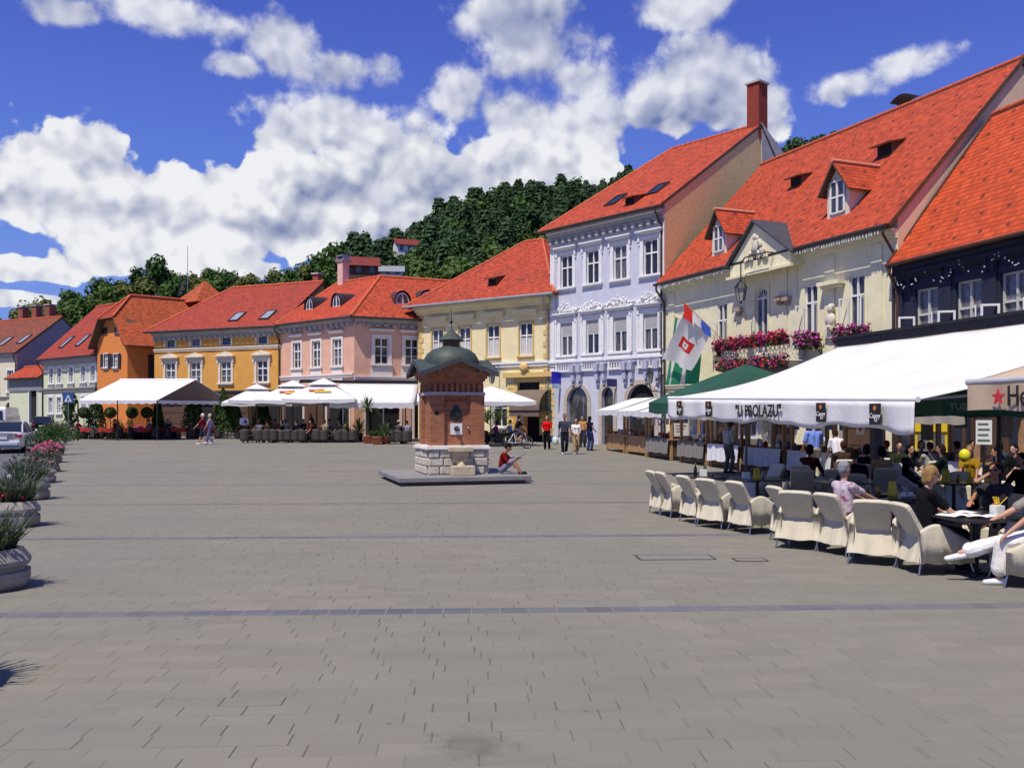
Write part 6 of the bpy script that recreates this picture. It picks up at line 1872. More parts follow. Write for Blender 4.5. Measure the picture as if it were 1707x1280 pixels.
# yellow drinks cooler, notice board
o = empty('drinks_cooler', V(((1552 - CX) / F * 27.5, 27.5, 0)), -.5, 'yellow glass doored drinks cooler in the shade behind the seated guests', 'cooler')
mb = MB(); mb.box(-.45, .45, 0, .6, 0, 1.8); mb.box(-.45, .45, -.05, -.001, 1.5, 1.8); mb.build('cabinet', YELLOW, o)
for q in (-1, 1):
    mb = MB(); mb.box(q * .21 - .17, q * .21 + .17, -.02, -.004, .2, 1.42); d_ = mb.build('door', GLASS2, o)
    mb = MB(); mb.cyl((q * .05, -.04, .7), (q * .05, -.04, 1.0), .012, .012, 6); mb.build('handle', STEEL, d_)
o = empty('notice_board', V(((1640 - CX) / F * 20, 20, 1.35)), -.45, 'white printed price notice hanging in the shade near the right edge', 'notice')
mb = MB(); mb.box(-.16, .16, -.02, .02, 0, .54); mb.build('sheet', PAPER, o)
mb = MB()
for k in range(4): mb.box(-.12, .12 - .03 * (k % 2), -.025, -.0205, .07 + k * .12, .115 + k * .12)
mb.build('print', mat('notice_print', (.10, .14, .10), .7), o)
mb = MB(); mb.cyl((0, 0, -1.35), (0, 0, .0), .03, .03, 8); mb.build('stand', IRON, o)
o = empty('balloon', V(((1608 - CX) / F * 19, 19, 1.15)), 0, 'round yellow balloon among the seated guests under the awning', 'balloon')
mb = MB(); mb.ell((0, 0, 0), (.115, .115, .14), 16, 10); mb.build('skin', mat('yellow_balloon', (.75, .65, .02), .3, .1, 3), o)
mb = MB(); mb.cyl((0, 0, -.18), (0, 0, -.7), .004, .004, 4); mb.build('string', WHITE, o)
# ------------------------------------------------------------------ people
BAKE = []
SKIN = mat('skin', (.50, .27, .18), .6, .08, 9, spec=.35); SKIN_T = mat('tanned_skin', (.38, .17, .10), .6, .08, 9, spec=.35)
LENS = mat('dark_lens', (.01, .01, .012), .15, .1, spec=.7); EYE = mat('eye_dark', (.02, .015, .012), .3); LIP = mat('lip', (.34, .10, .08), .6)


def ik(a, b, l1, l2, pole):
    d = b - a; L = min(d.length, (l1 + l2) * .998); dn = d.normalized(); b = a + dn * L
    x = (l1 * l1 - l2 * l2 + L * L) / (2 * L); h = math.sqrt(max(l1 * l1 - x * x, 0))
    p = V(pole); p = (p - dn * p.dot(dn)).normalized()
    return a + dn * x + p * h, b


def person(loc, face, label, pose='stand', h=1.72, top=(.2, .2, .2), sleeve='short', legs='long', bottom=(.1, .1, .12), hair=(.08, .05, .03), hairs='short', shoes=(.05, .05, .05), skin=None, lean=0.0, head=(0, 0), hands=None, feet=None, vox=.016, seat=.46, glasses=False, hat=None, fem=False, group=None, step=.3, shirtm=None):
    k = h / 1.72
    root = empty('person', loc, rad(face) - math.pi / 2, label, 'person', group)
    skin = skin or SKIN
    S = lambda *q: V(q) * k
    sit = pose in ('sit', 'ground')
    P = V((0, -.10, seat + .10 * k)) if pose == 'sit' else (V((0, 0, .12 * k)) if pose == 'ground' else S(0, 0, .92))
    up = V((0, math.sin(lean), math.cos(lean)))
    N = P + up * .52 * k; Cc = P + up * .30 * k
    upn = V((0, math.sin(lean + head[0]), math.cos(lean + head[0]))).normalized()
    Hd = N + upn * .185 * k + V((0, .025 * k, 0))
    shw = (.165 if fem else .19) * k
    sh = [N + V((s * shw, 0, 0)) - up * .07 * k for s in (1, -1)]
    hp = [P + V((s * .088 * k, 0, 0)) for s in (1, -1)]
    if feet is None:
        feet = {'stand': [(.10, .02, .075), (-.11, -.02, .075)], 'walk': [(.07, step, .08), (-.07, -step * .85, .13)], 'sit': [(.13, .36, .075), (-.11, .42, .075)], 'ground': [(.14, .52, .075), (-.12, .55, .075)]}[pose]
    feet = [V(f_) * (k if not sit else 1) for f_ in feet]
    if hands is None:
        hands = {'stand': [(.25, .06, .80), (-.25, .05, .80)], 'walk': [(.24, -.18, .86), (-.24, .24, .88)], 'sit': [(.17, .30, seat + .17), (-.15, .32, seat + .17)], 'ground': [(.12, .50, .45), (-.10, .50, .45)]}[pose]
    hands = [V(f_) * (k if not sit else 1) for f_ in hands]
    knee, ank, elb, wri = [], [], [], []
    for i in (0, 1):
        s = 1 if i == 0 else -1
        kn, an = ik(hp[i], feet[i], .44 * k, .43 * k, (s * .12, 1, .35 if sit else .05)); knee.append(kn); ank.append(an)
        el, wr = ik(sh[i], hands[i], .29 * k, .255 * k, (s * .5, -.8, -.5)); elb.append(el); wri.append(wr)
    b = MB()
    Rh = Matrix.Rotation(head[1], 3, 'Z') @ Matrix.Rotation(-(lean + head[0]) * .9, 3, 'X')
    hh = lambda x, y, z: Hd + Rh @ S(x, y, z)
    b.ell(Hd + Rh @ S(0, -.008, .025), S(.076, .096, .098), 14, 10); b.ell(hh(0, .022, -.048), S(.058, .068, .068), 12, 8); b.ell(hh(0, .04, -.088), S(.032, .035, .026), 8, 6)
    b.cap(hh(0, .088, .012), hh(0, .108, -.022), .010 * k, .016 * k, 6); b.ell(hh(0, .084, .028), S(.045, .014, .012), 8, 5)
    for s in (1, -1): b.ell(hh(s * .076, -.004, -.005), S(.012, .022, .032), 6, 5)
    b.cap(N - up * .04 * k, Hd - upn * .06 * k, .052 * k, .048 * k, 10)
    tw = .066 * k
    for s in (1, -1): b.cap(P + V((s * .045 * k, 0, 0)), N - up * .13 * k + V((s * tw, 0, 0)), .095 * k, .088 * k, 10)
    b.cap(sh[0], sh[1], .058 * k, .058 * k, 10)
    fr_ = .0098 * k if vox < .012 else .0135 * k
    for i in (0, 1):
        s = 1 if i == 0 else -1
        b.cap(sh[i], elb[i], .047 * k, .039 * k, 10); b.cap(elb[i], wri[i], .039 * k, .026 * k, 10)
        d = (wri[i] - elb[i]).normalized()
        side = d.cross(V((0, 0, 1)) if abs(d.z) < .8 else V((0, 1, 0))).normalized(); palmn = side.cross(d).normalized()
        if palmn.z < 0 and abs(d.z) < .8: palmn = -palmn
        pc = wri[i] + d * .052 * k
        for q in (-1.2, -.4, .4, 1.2): b.cap(wri[i] + d * .01 * k + side * q * .012 * k, wri[i] + d * .085 * k + side * q * .0175 * k, .0155 * k, .0125 * k, 6)
        for f_i, q in enumerate((-1.5, -.5, .5, 1.5)):
            ln = (.062, .076, .080, .066)[f_i] * k
            a0 = wri[i] + d * .085 * k + side * q * .0195 * k; a1 = a0 + d * ln * .5 - palmn * ln * .14; a2 = a1 + d * ln * .38 - palmn * ln * .34
            b.cap(a0, a1, fr_, fr_ * .92, 6); b.cap(a1, a2, fr_ * .92, fr_ * .8, 6)
        ts = -s if d.z < -.5 else s * -1
        t0 = wri[i] + d * .025 * k + side * ts * .024 * k; t1 = t0 + d * .030 * k + side * ts * .026 * k - palmn * .008 * k; b.cap(t0, t1, fr_ * 1.25, fr_ * 1.1, 6); b.cap(t1, t1 + d * .032 * k + side * ts * .006 * k - palmn * .012 * k, fr_ * 1.1, fr_ * .9, 6)
        b.cap(hp[i], knee[i], .080 * k, .056 * k, 10); b.cap(knee[i], ank[i], .054 * k, .036 * k, 10); b.ell(knee[i].lerp(ank[i], .3) + V((0, -.015 * k, 0)), S(.048, .05, .10), 8, 6)
        fd = V((s * .12, 1, 0)).normalized()
        shn = (ank[i] - knee[i]).normalized()
        if sit and shn.y > .35: fd = (V((0, .75, .35)) + V((0, 0, -.5)) * abs(shn.y)).normalized()
        b.cap(ank[i] - fd * .03 * k - V((0, 0, .03 * k)), ank[i] + fd * .14 * k - V((0, 0, .042 * k)), .036 * k, .026 * k, 8)
    body = b.build('body', skin, root); BAKE.append((body, vox))
    # shirt
    m_ = MB(); e_ = .016 * k
    for s in (1, -1): m_.cap(P + V((s * .05 * k, 0, 0)) + up * .02 * k, N - up * .13 * k + V((s * tw, 0, 0)), .098 * k + e_, .092 * k + e_, 12)
    if fem:
        for s in (1, -1): m_.ell(Cc + V((s * .07 * k, .085 * k, .07 * k)), S(.068, .06, .065), 8, 6)
    m_.cap(sh[0], sh[1], .062 * k + e_ * .6, None, 12); m_.cap(N - up * .07 * k, N - up * .015 * k, .066 * k, .055 * k, 10)
    for i in (0, 1):
        if sleeve == 'short': m_.cap(sh[i], sh[i].lerp(elb[i], .72), .055 * k + e_ * .7, .056 * k + e_ * .6, 10)
        elif sleeve == 'long': m_.cap(sh[i], elb[i], .052 * k + e_ * .8, .045 * k + e_ * .7, 10); m_.cap(elb[i], wri[i], .045 * k + e_ * .7, .034 * k + e_ * .5, 10)
    BAKE.append((m_.build('shirt', shirtm or cloth(top), root), max(vox, .012)))
    # trousers / skirt
    m_ = MB()
    m_.cap(P + V((.05 * k, 0, .03 * k)), P + V((-.05 * k, 0, .03 * k)), .108 * k + e_ * .6, None, 12)
    for i in (0, 1):
        m_.cap(hp[i], knee[i] if legs != 'mini' else hp[i].lerp(knee[i], .6), .088 * k + e_, .066 * k + e_, 10)
        if legs == 'long': m_.cap(knee[i], knee[i].lerp(ank[i], .93), .062 * k + e_, .055 * k + e_ * .9, 10)
        if legs == 'crop': m_.cap(knee[i], knee[i].lerp(ank[i], .72), .066 * k + e_, .085 * k + e_ * .9, 10)
        if legs == 'short': m_.cap(hp[i].lerp(knee[i], .5), hp[i].lerp(knee[i], .95), .085 * k + e_, .08 * k + e_, 10)
    if legs == 'skirt':
        for q in range(6): m_.cap(P.lerp(knee[0], q / 5), P.lerp(knee[1], q / 5), (.10 + .012 * q) * k, None, 10)
    BAKE.append((m_.build('skirt' if legs == 'skirt' else 'trousers', cloth(bottom), root), max(vox, .012)))
    for i in (0, 1):
        s = 1 if i == 0 else -1
        fd = V((s * .12, 1, 0)).normalized(); shn = (ank[i] - knee[i]).normalized()
        if sit and shn.y > .35: fd = (V((0, .75, .35)) + V((0, 0, -.5)) * abs(shn.y)).normalized()
        m_ = MB(); m_.cap(ank[i] - fd * .04 * k - V((0, 0, .03 * k)), ank[i] + fd * .155 * k - V((0, 0, .046 * k)), .045 * k, .034 * k, 10)
        o = m_.build('shoe', cloth(shoes), root); BAKE.append((o, max(vox, .012)))
    # hair
    m_ = MB()
    if hairs != 'bald':
        m_.ell(hh(0, -.022, .042), S(.086, .098, .094), 14, 10); m_.ell(hh(0, -.055, .0), S(.078, .066, .085), 12, 8)
        if hairs == 'long': m_.cap(hh(0, -.06, .0), hh(0, -.075, -.17), .072 * k, .06 * k, 10)
        if hairs == 'bob':
            for s in (1, -1): m_.cap(hh(s * .062, -.03, .03), hh(s * .068, -.035, -.08), .04 * k, .035 * k, 8)
            m_.cap(hh(0, -.06, .0), hh(0, -.06, -.09), .07 * k, .055 * k, 10)
        BAKE.append((m_.build('hair', cloth(hair), root), max(vox, .012)))
    if hat:
        m_ = MB(); pr = [(.0, .16), (.07, .155), (.088, .12), (.092, .075), (.15, .058), (.155, .050), (.09, .055)]
        m_.lathe([(r * k, z * k) for r, z in pr], 18); o = m_.build('hat', cloth(hat), root, Hd); o.rotation_euler = (-(lean + head[0]), 0, head[1])
    if glasses:
        m_ = MB()
        for s in (1, -1): m_.ell(hh(s * .036, .088, .018), S(.031, .012, .021), 10, 6); m_.cap(hh(s * .066, .075, .022), hh(s * .078, -.01, .018), .006 * k, None, 5)
        m_.cap(hh(-.02, .094, .022), hh(.02, .094, .022), .005 * k, None, 5); m_.build('sunglasses', LENS, root)
    elif vox < .012:
        for s in (1, -1): m_ = MB(); m_.ell(hh(s * .032, .087, .010), S(.012, .007, .007), 8, 5); m_.build('eye', EYE, root)
    if vox < .012: m_ = MB(); m_.ell(hh(0, .086, -.058), S(.024, .009, .007), 8, 5); m_.build('mouth', LIP, root)
    return root, wri, Hd


G = ground


def patterned(name, col, col2, scale, lo, hi, stripes=0):
    m_ = bpy.data.materials.new(name); m_.use_nodes = True
    t = NT(m_.node_tree); tc = t.n('ShaderNodeTexCoord').outputs['Object']
    f = t.mr(t.noise(tc, scale, 3, .6), lo, hi)
    if stripes: f = t.m('GREATER_THAN', t.m('FRACT', t.m('MULTIPLY', t.n('ShaderNodeSeparateXYZ', {0: tc}).outputs[2], stripes)), .62)
    p = t.n('ShaderNodeBsdfPrincipled', {'Base Color': t.mix(f, col, col2), 'Roughness': .9, 'Specular IOR Level': .2})
    b = t.n('ShaderNodeBump', {'Height': t.noise(tc, 14, 4, .6), 'Strength': .6, 'Distance': .03}); t.link(b.outputs[0], p.inputs['Normal'])
    t.link(p.outputs[0], t.n('ShaderNodeOutputMaterial').inputs[0])
    return m_


FLORAL = patterned('flowered_blouse', (.50, .42, .48), (.30, .07, .14), 14, .56, .62); POLO = patterned('striped_polo', (.022, .022, .045), (.10, .10, .13), 5, .4, .6, 9)
def P_(px, py, *a, **k): return person(G(px, py), *a, **k)


# walkers and bystanders on the square
P_(912, 749, 262, 'woman in red top and black trousers standing by the corner of the pale blue house', h=1.7, top=(.82, .03, .04), sleeve='short', bottom=(.04, .04, .05), hair=(.45, .33, .22), hairs='bob', fem=True, vox=.018, hands=[(.20, .22, 1.0), (-.22, .10, .84)])
P_(941, 757, 268, 'heavy man in dark striped polo shirt walking beside a woman in white', 'walk', h=1.86, top=(.16, .16, .24), shirtm=POLO, sleeve='short', bottom=(.09, .09, .14), hair=(.12, .09, .07), shoes=(.9, .9, .9), vox=.018, step=.16, skin=SKIN_T)
P_(960, 757, 272, 'woman in white top and khaki trousers walking next to the man in dark shirt', 'walk', h=1.66, top=(.9, .9, .9), sleeve='short', legs='crop', bottom=(.62, .54, .40), hair=(.25, .17, .12), hairs='bob', shoes=(.85, .85, .85), fem=True, vox=.018, step=.18, hands=[(.12, .22, 1.02), (-.12, .22, 1.0)])
P_(983, 751, 40, 'woman in dark top and blue jeans standing at the white roofed stall', h=1.7, top=(.07, .08, .16), sleeve=None, bottom=(.17, .22, .40), hair=(.05, .04, .04), hairs='long', fem=True, vox=.018, hands=[(.12, .28, 1.0), (-.2, .12, .9)])
person(G(969, 748) + V((.2, 1.6, 0)), 250, 'stallholder in tan top behind the farthest stall', h=1.68, top=(.72, .52, .30), bottom=(.2, .2, .25), hair=(.2, .12, .08), vox=.018)
person(S0 + SD * 15.2 + V((1.7, .2, .2)), 200, 'stallholder in peach top leaning over the wooden stall by the couple', h=1.66, top=(.80, .58, .42), bottom=(.2, .2, .25), hair=(.3, .18, .1), fem=True, vox=.018, lean=.25, hands=[(.15, .42, .98), (-.15, .42, .98)])
HM = P_(1214, 788, 30, 'man in brown hat and pale shirt looking down at his camera before the stalls', h=1.75, top=(.74, .76, .72), sleeve='long', bottom=(.42, .41, .40), hat=(.34, .24, .16), hair=(.3, .28, .26), head=(.35, .2), hands=[(.10, .26, 1.08), (-.08, .28, 1.10)], vox=.014, skin=SKIN_T)
P_(1357, 806, 95, 'stout man in light blue shirt and beige trousers with his back turned', h=1.84, top=(.46, .56, .84), sleeve='short', bottom=(.72, .69, .58), hair=(.5, .48, .45), shoes=(.06, .08, .18), vox=.014, hands=[(.2, .32, 1.0), (-.22, .25, .95)])
P_(1398, 811, 100, 'woman in white blouse bending over the stall right of the man in blue', h=1.64, top=(.86, .85, .86), sleeve='short', bottom=(.10, .09, .12), hair=(.2, .12, .08), hairs='bob', fem=True, vox=.016, lean=.3, hands=[(.15, .4, .9), (-.15, .4, .9)])
P_(1312, 791, 215, 'stallholder in cream shirt bending over the goods under the awning lettering', h=1.68, top=(.85, .78, .66), sleeve='short', bottom=(.3, .25, .2), hair=(.5, .45, .4), vox=.016, lean=.45, hands=[(.15, .42, .85), (-.12, .45, .85)])
P_(338, 741, 180, 'woman in maroon top and navy skirt striding left with a white cap', 'walk', h=1.74, top=(.50, .10, .16), sleeve='short', legs='short', bottom=(.12, .13, .24), hair=(.85, .82, .76), shoes=(.92, .92, .9), fem=True, vox=.018, step=.24, hands=[(.2, -.1, .85), (-.16, .38, .98)])
P_(350, 741, 182, 'person in lilac jeans half hidden behind the woman in maroon', 'walk', h=1.72, top=(.62, .60, .68), sleeve='short', bottom=(.40, .38, .52), hair=(.75, .7, .62), shoes=(.9, .9, .9), vox=.018, step=.22)
P_(407, 735, 300, 'waiter in white shirt and black waistcoat at the left end of the wicker chairs', h=1.74, top=(.88, .88, .90), sleeve='long', bottom=(.05, .05, .07), hair=(.5, .48, .45), vox=.02, hands=[(.15, .25, 1.0), (-.15, .28, 1.0)])
# man reading on the step of the well
RP = V((-1.865, 27.63, 0)) + Matrix.Rotation(rad(17), 3, 'Z') @ V((1.34, -.95, .24))
rd, wr_, _ = person(RP, -12, 'man in dark red shirt sitting on the well platform reading a paper', 'ground', h=1.72, top=(.42, .02, .05), sleeve='short', legs='short', bottom=(.46, .48, .58), hair=(.06, .045, .04), vox=.013, lean=.16, head=(.42, 0), hands=[(.12, .46, .44), (-.12, .46, .44)], feet=[(.14, .62, .05), (-.14, .55, .06)], skin=SKIN_T, shoes=(.08, .08, .08))
mb = MB(); mb.grid(6, 3, lambda i, j: V(((i - .5) * .50, .04 + .27 * j + .05 * abs(i - .5), .0 + .16 * j)))
tag(mb.build('newspaper', PAPER, None, RP + Matrix.Rotation(rad(-12) - math.pi / 2, 3, 'Z') @ V((0, .40, .46)), rad(-12) - math.pi / 2), 'white newspaper held open by the man on the well platform', 'newspaper')

# guests in the cream chairs
def guest(k, face, label, **kw):
    g, rz = CHP[k]
    kw.setdefault('h', 1.62); kw.setdefault('vox', .014)
    return person(g, math.degrees(rz) + 90 + face, label, 'sit', **kw)


guest(7, 0, 'grey haired woman in pale flowered blouse seated in the front row facing right', top=(.66, .58, .70), shirtm=FLORAL, hair=(.52, .52, .55), hairs='short', fem=True, lean=-.02, bottom=(.25, .2, .25), vox=.0105, hands=[(.15, .38, .76), (-.15, .40, .76)])
guest(9, 0, 'blonde woman in black shirt and sunglasses seated looking down at magazines', top=(.045, .045, .07), hair=(.56, .44, .28), hairs='bob', fem=True, lean=.02, bottom=(.05, .06, .16), glasses=True, vox=.0095, head=(.22, -.15), hands=[(.14, .36, .62), (-.06, .34, .62)], h=1.66)
guest(10, 0, 'person in white trousers with crossed legs and white slip-on shoe at the right edge', top=(.55, .52, .50), hair=(.25, .2, .16), bottom=(.90, .89, .87), legs='crop', shoes=(.9, .9, .9), feet=[(.05, .78, .33), (-.10, .36, .075)], hands=[(.10, .50, .66), (-.22, .30, .62)], vox=.0095, sleeve='short', h=1.72)
guest(18, 0, 'man in navy shirt with grey brown hair beside the grey haired woman', top=(.05, .06, .12), hair=(.28, .22, .17), lean=.1, bottom=(.1, .1, .12), vox=.0115)
guest(14, 0, 'person in tan top with black hair seen from behind, left of the blonde woman', top=(.62, .50, .38), hair=(.05, .05, .09), hairs='bob', lean=.12, bottom=(.15, .12, .1), fem=True, vox=.0115)
guest(16, 0, 'smiling fair haired woman in yellow and black top facing the camera', top=(.55, .42, .06), hair=(.45, .36, .26), hairs='short', lean=.05, bottom=(.05, .05, .06), fem=True, vox=.0105, skin=SKIN_T)
guest(20, 0, 'man in white tee shirt with reddish face seen from behind, deep under the awning', top=(.60, .58, .54), hair=(.30, .12, .08), hairs='short', lean=.12, bottom=(.1, .1, .1), skin=SKIN_T)
guest(19, 0, 'dark clothed guest deep in the shade at the rear table', top=(.06, .06, .07), hair=(.04, .035, .03), lean=.1, bottom=(.05, .05, .05))
guest(17, 10, 'man with short hair, sunglasses and grey tee shirt behind the magazine table', top=(.20, .20, .21), hair=(.10, .07, .05), glasses=True, lean=.0, bottom=(.1, .1, .12), vox=.0105, skin=SKIN_T, hands=[(.16, .42, .80), (-.16, .40, .80)])
for px, py, a, lab, c1, c2 in ((1520, 838, 300, 'dark haired man with dark shirt facing the camera behind the blonde woman', (.07, .07, .09), (.03, .03, .05)), (1592, 822, 110, 'person in black with round black hair at the rear of the awning', (.04, .04, .05), (.02, .02, .02)), (1640, 826, 260, 'woman in pale blue top at the rear beside the yellow balloon', (.34, .38, .48), (.05, .04, .04)), (1688, 838, 200, 'guest in black at the rear right corner under the awning', (.03, .03, .04), (.03, .03, .03)), (1405, 822, 80, 'guest with chestnut hair behind the man in navy', (.22, .16, .13), (.25, .10, .06)), (1478, 818, 70, 'red haired guest in dark blue top behind the person in tan', (.05, .05, .14), (.34, .08, .05)), (1500, 824, 250, 'guest in olive green top with dark hair near the dark post', (.14, .17, .10), (.06, .05, .04))):
    g = G(px, py); o = dup(CH, g, rad(a) - math.pi / 2, 'shaded cream chair under the ' + lab.split(' with ')[0].split(' in ')[0].split(' facing')[0] + ' at the rear, ' + ' '.join(lab.split()[-4:])); o['group'] = 'cream covered café chairs'
    person(g, a, lab, 'sit', h=1.62, top=c1, bottom=(.08, .08, .09), hair=c2, lean=.05, hairs='bob' if 'woman' in lab else 'short')

for px, py, a, lab, c1, c2 in ((1446, 836, 60, 'guest in charcoal jacket at the dark post', (.08, .08, .09), (.10, .08, .07)), (1536, 818, 250, 'guest in plum top behind the dark haired man', (.16, .06, .12), (.05, .04, .04)), (1566, 836, 150, 'guest in dark teal top between the rear tables', (.05, .12, .13), (.14, .09, .06)), (1622, 816, 280, 'guest in dark brown top before the drinks cooler', (.16, .10, .07), (.06, .05, .04)), (1664, 822, 100, 'guest in steel grey shirt by the parasol pole', (.22, .24, .27), (.08, .06, .05)), (1705, 822, 180, 'guest in dark green jacket at the right edge', (.05, .10, .06), (.06, .05, .04)), (1352, 838, 40, 'guest in dark red top behind the wrinkled chair', (.26, .05, .06), (.10, .07, .05)), (1700, 880, 190, 'guest in black shirt behind the white trousered person', (.05, .05, .06), (.05, .04, .04))):
    g = G(px, py); o = dup(CH, g, rad(a) - math.pi / 2, 'shaded cream chair under the ' + lab); o['group'] = 'cream covered café chairs'
    person(g, a, lab, 'sit', h=1.62, top=c1, bottom=(.08, .08, .09), hair=c2, lean=.08, sleeve='long', hairs=('bob', 'short')[px % 2])

# cyclist with white bicycle
gb = G(863, 748)
bk = empty('bicycle', gb, rad(-72), 'white bicycle ridden by the boy in black near the light yellow house', 'bicycle')
for y in (-.52, .52):
    mb = MB(); mb.torus((0, y, .34), (1, 0, 0), .31, .026, 28, 6); wh_ = mb.build('wheel', IRON, bk)
    mb = MB(); mb.torus((0, y, .34), (1, 0, 0), .285, .012, 24, 5); mb.cyl((-.04, y, .34), (.04, y, .34), .03, .03, 8)
    for q in range(12): mb.cyl((0, y, .34), (0, y + .285 * math.cos(q * .5236), .34 + .285 * math.sin(q * .5236)), .003, .003, 3)
    mb.build('rim', STEEL, wh_)
mb = MB(); A_, B_, C_, D_ = V((0, -.52, .34)), V((0, -.08, .30)), V((0, -.2, .82)), V((0, .40, .80))
for a, b in ((A_, B_), (A_, C_), (B_, C_), (B_, D_), (C_, D_), (D_, V((0, .52, .34)))): mb.cyl(a, b, .022, .022, 7)
mb.build('frame', WHITE, bk)
mb = MB(); mb.cyl(D_, D_ + V((0, -.02, .16)), .015, .015, 6); mb.cyl(D_ + V((-.29, -.04, .17)), D_ + V((.29, -.04, .17)), .014, .014, 6); mb.build('handlebar', IRON, bk)
mb = MB(); mb.ell(C_ + V((0, -.02, .10)), (.075, .13, .035), 10, 6); mb.cyl(C_, C_ + V((0, 0, .08)), .014, .014, 6); mb.build('saddle', IRON, bk)
mb = MB(); mb.cyl((-.1, -.08, .22), (.1, -.08, .38), .012, .012, 6); mb.box(-.15, -.08, -.12, -.04, .20, .225); mb.box(.08, .15, -.12, -.04, .375, .40); mb.build('pedals', IRON, bk)
person(gb, 18, 'boy in black tee shirt riding the white bicycle towards the right', 'sit', h=1.62, seat=.90, top=(.05, .05, .06), bottom=(.30, .30, .34), legs='short', hair=(.1, .08, .06), lean=.35, head=(-.2, 0), feet=[(.12, -.06, .46), (-.12, -.08, .30)], hands=[(.27, .36, .98), (-.27, .36, .98)], vox=.018)
# the couple's small things
b_ = G(926, 757); mb = MB(); mb.ell((0, 0, .62), (.15, .09, .2), 10, 8); mb.tube([(-.08, 0, .78), (0, 0, .92), (.08, 0, .78)], .012, 5)
tag(mb.build('shopping_bag', mat('pale_green_bag', (.55, .66, .55), .6, .15, 8), None, b_), 'pale green shopping bag carried at the side of the man in striped shirt', 'bag')
# ------------------------------------------------------------------ flower tubs along the road
LAV = leafmat('lavender_leaf', (.085, .125, .060), (.17, .22, .12), .25); LAVF = mat('lavender_flower', (.22, .19, .26), .8, .2, 9); SILV = leafmat('dusty_leaf', (.07, .10, .06), (.16, .19, .13), .2); BUSH = leafmat('bush_leaf', (.02, .06, .012), (.06, .12, .025), .2); SOIL = mat('soil', (.05, .035, .025), .95, .3, 9)


def tub_mesh(r=.5):
    mb = MB(); k = r / .47
    mb.lathe([(0, .0), (.40 * k, .0), (.45 * k, .05), (.47 * k, .09), (.47 * k, .20), (.425 * k, .215), (.425 * k, .265), (.475 * k, .28), (.475 * k, .33), (.385 * k, .46), (.35 * k, .46), (.35 * k, .40)], 8, smooth=False, rot=math.pi / 8)
    return mb


def plant(root, kind, rr, h=.5, w_=.42, n=260, z0=.42):
    if kind == 'lavender':
        mb = MB(); fl = MB()
        for k in range(n):
            a = rr.random() * 6.28; q = rr.random() ** .6; b = V((q * .22 * math.cos(a), q * .22 * math.sin(a), z0 - .04)); ln = h * rr.uniform(.6, 1.15)
            d = V((math.cos(a) * q * .75 + rr.gauss(0, .12), math.sin(a) * q * .75 + rr.gauss(0, .12), 1)).normalized() * ln
            s_ = d.cross(V((rr.gauss(0, 1), rr.gauss(0, 1), .1))).normalized() * .012
            m_ = b + d * .55
            mb.add([b - s_, b + s_, m_ + s_ * .9, m_ - s_ * .9], [(0, 1, 2, 3)]); t_ = b + d + V((0, 0, -.04)); mb.add([m_ - s_ * .9, m_ + s_ * .9, t_ + s_ * .2, t_ - s_ * .2], [(0, 1, 2, 3)])
            for q2 in range(2): mb.leaf(b + d * rr.uniform(.2, .7), .06, rnd=rr, long=1.6)
            if k % 5 == 0: fl.cyl(t_ - d.normalized() * .02, t_ + d.normalized() * .05, .011, .006, 4)
        mb.build('foliage', LAV, root); fl.build('blossom', LAVF, root)
    elif kind in ('red', 'pink'):
        mb = MB(); fl = MB()
        for k in range(n):
            a = rr.random() * 6.28; q = rr.random() ** .5 * w_; mb.leaf((q * math.cos(a), q * math.sin(a), z0 + rr.random() * h * (1.2 - q / w_)), .10, rnd=rr)
        for k in range(n // 3):
            a = rr.random() * 6.28; q = rr.random() ** .5 * w_
            for j in range(3): fl.leaf((q * math.cos(a) + rr.gauss(0, .02), q * math.sin(a) + rr.gauss(0, .02), z0 + h * (1.15 - .6 * q / w_) + rr.gauss(0, .03)), .075, nrm=(0, -.3, .8), rnd=rr)
        mb.build('foliage', LEAFG, root); fl.build('blossom', PETR if kind == 'red' else PINK, root)
    else:
        mb = MB()
        cl = [(V((rr.gauss(0, w_ * .45), rr.gauss(0, w_ * .45), z0 + rr.random() * h)), rr.uniform(.14, .24) * w_ / .42) for _ in range(9)]
        for k in range(n * 2):
            c, q = rr.choice(cl); d = V((rr.gauss(0, 1), rr.gauss(0, 1), rr.gauss(0, 1))).normalized(); mb.leaf(c + d * q * rr.uniform(.7, 1.05), .085, nrm=tuple(d), rnd=rr)
        mb.build('foliage', {'bush': BUSH, 'dusty': SILV}[kind], root)


def tub(p, label, plants, seed, r=.5, group='round concrete flower tubs', kind='flower tub'):
    root = empty('flower_tub', p, .1 * seed, label, kind, group)
    t_ = tub_mesh(r).build('tub', CONCRETE, root)
    mb = MB(); mb.lathe([(0, .41), (.36 * r / .47, .41)], 12); mb.build('soil', SOIL, root)
    rr = random.Random(seed)
    for kd, kw in plants: plant(root, kd, rr, **kw)
    return root


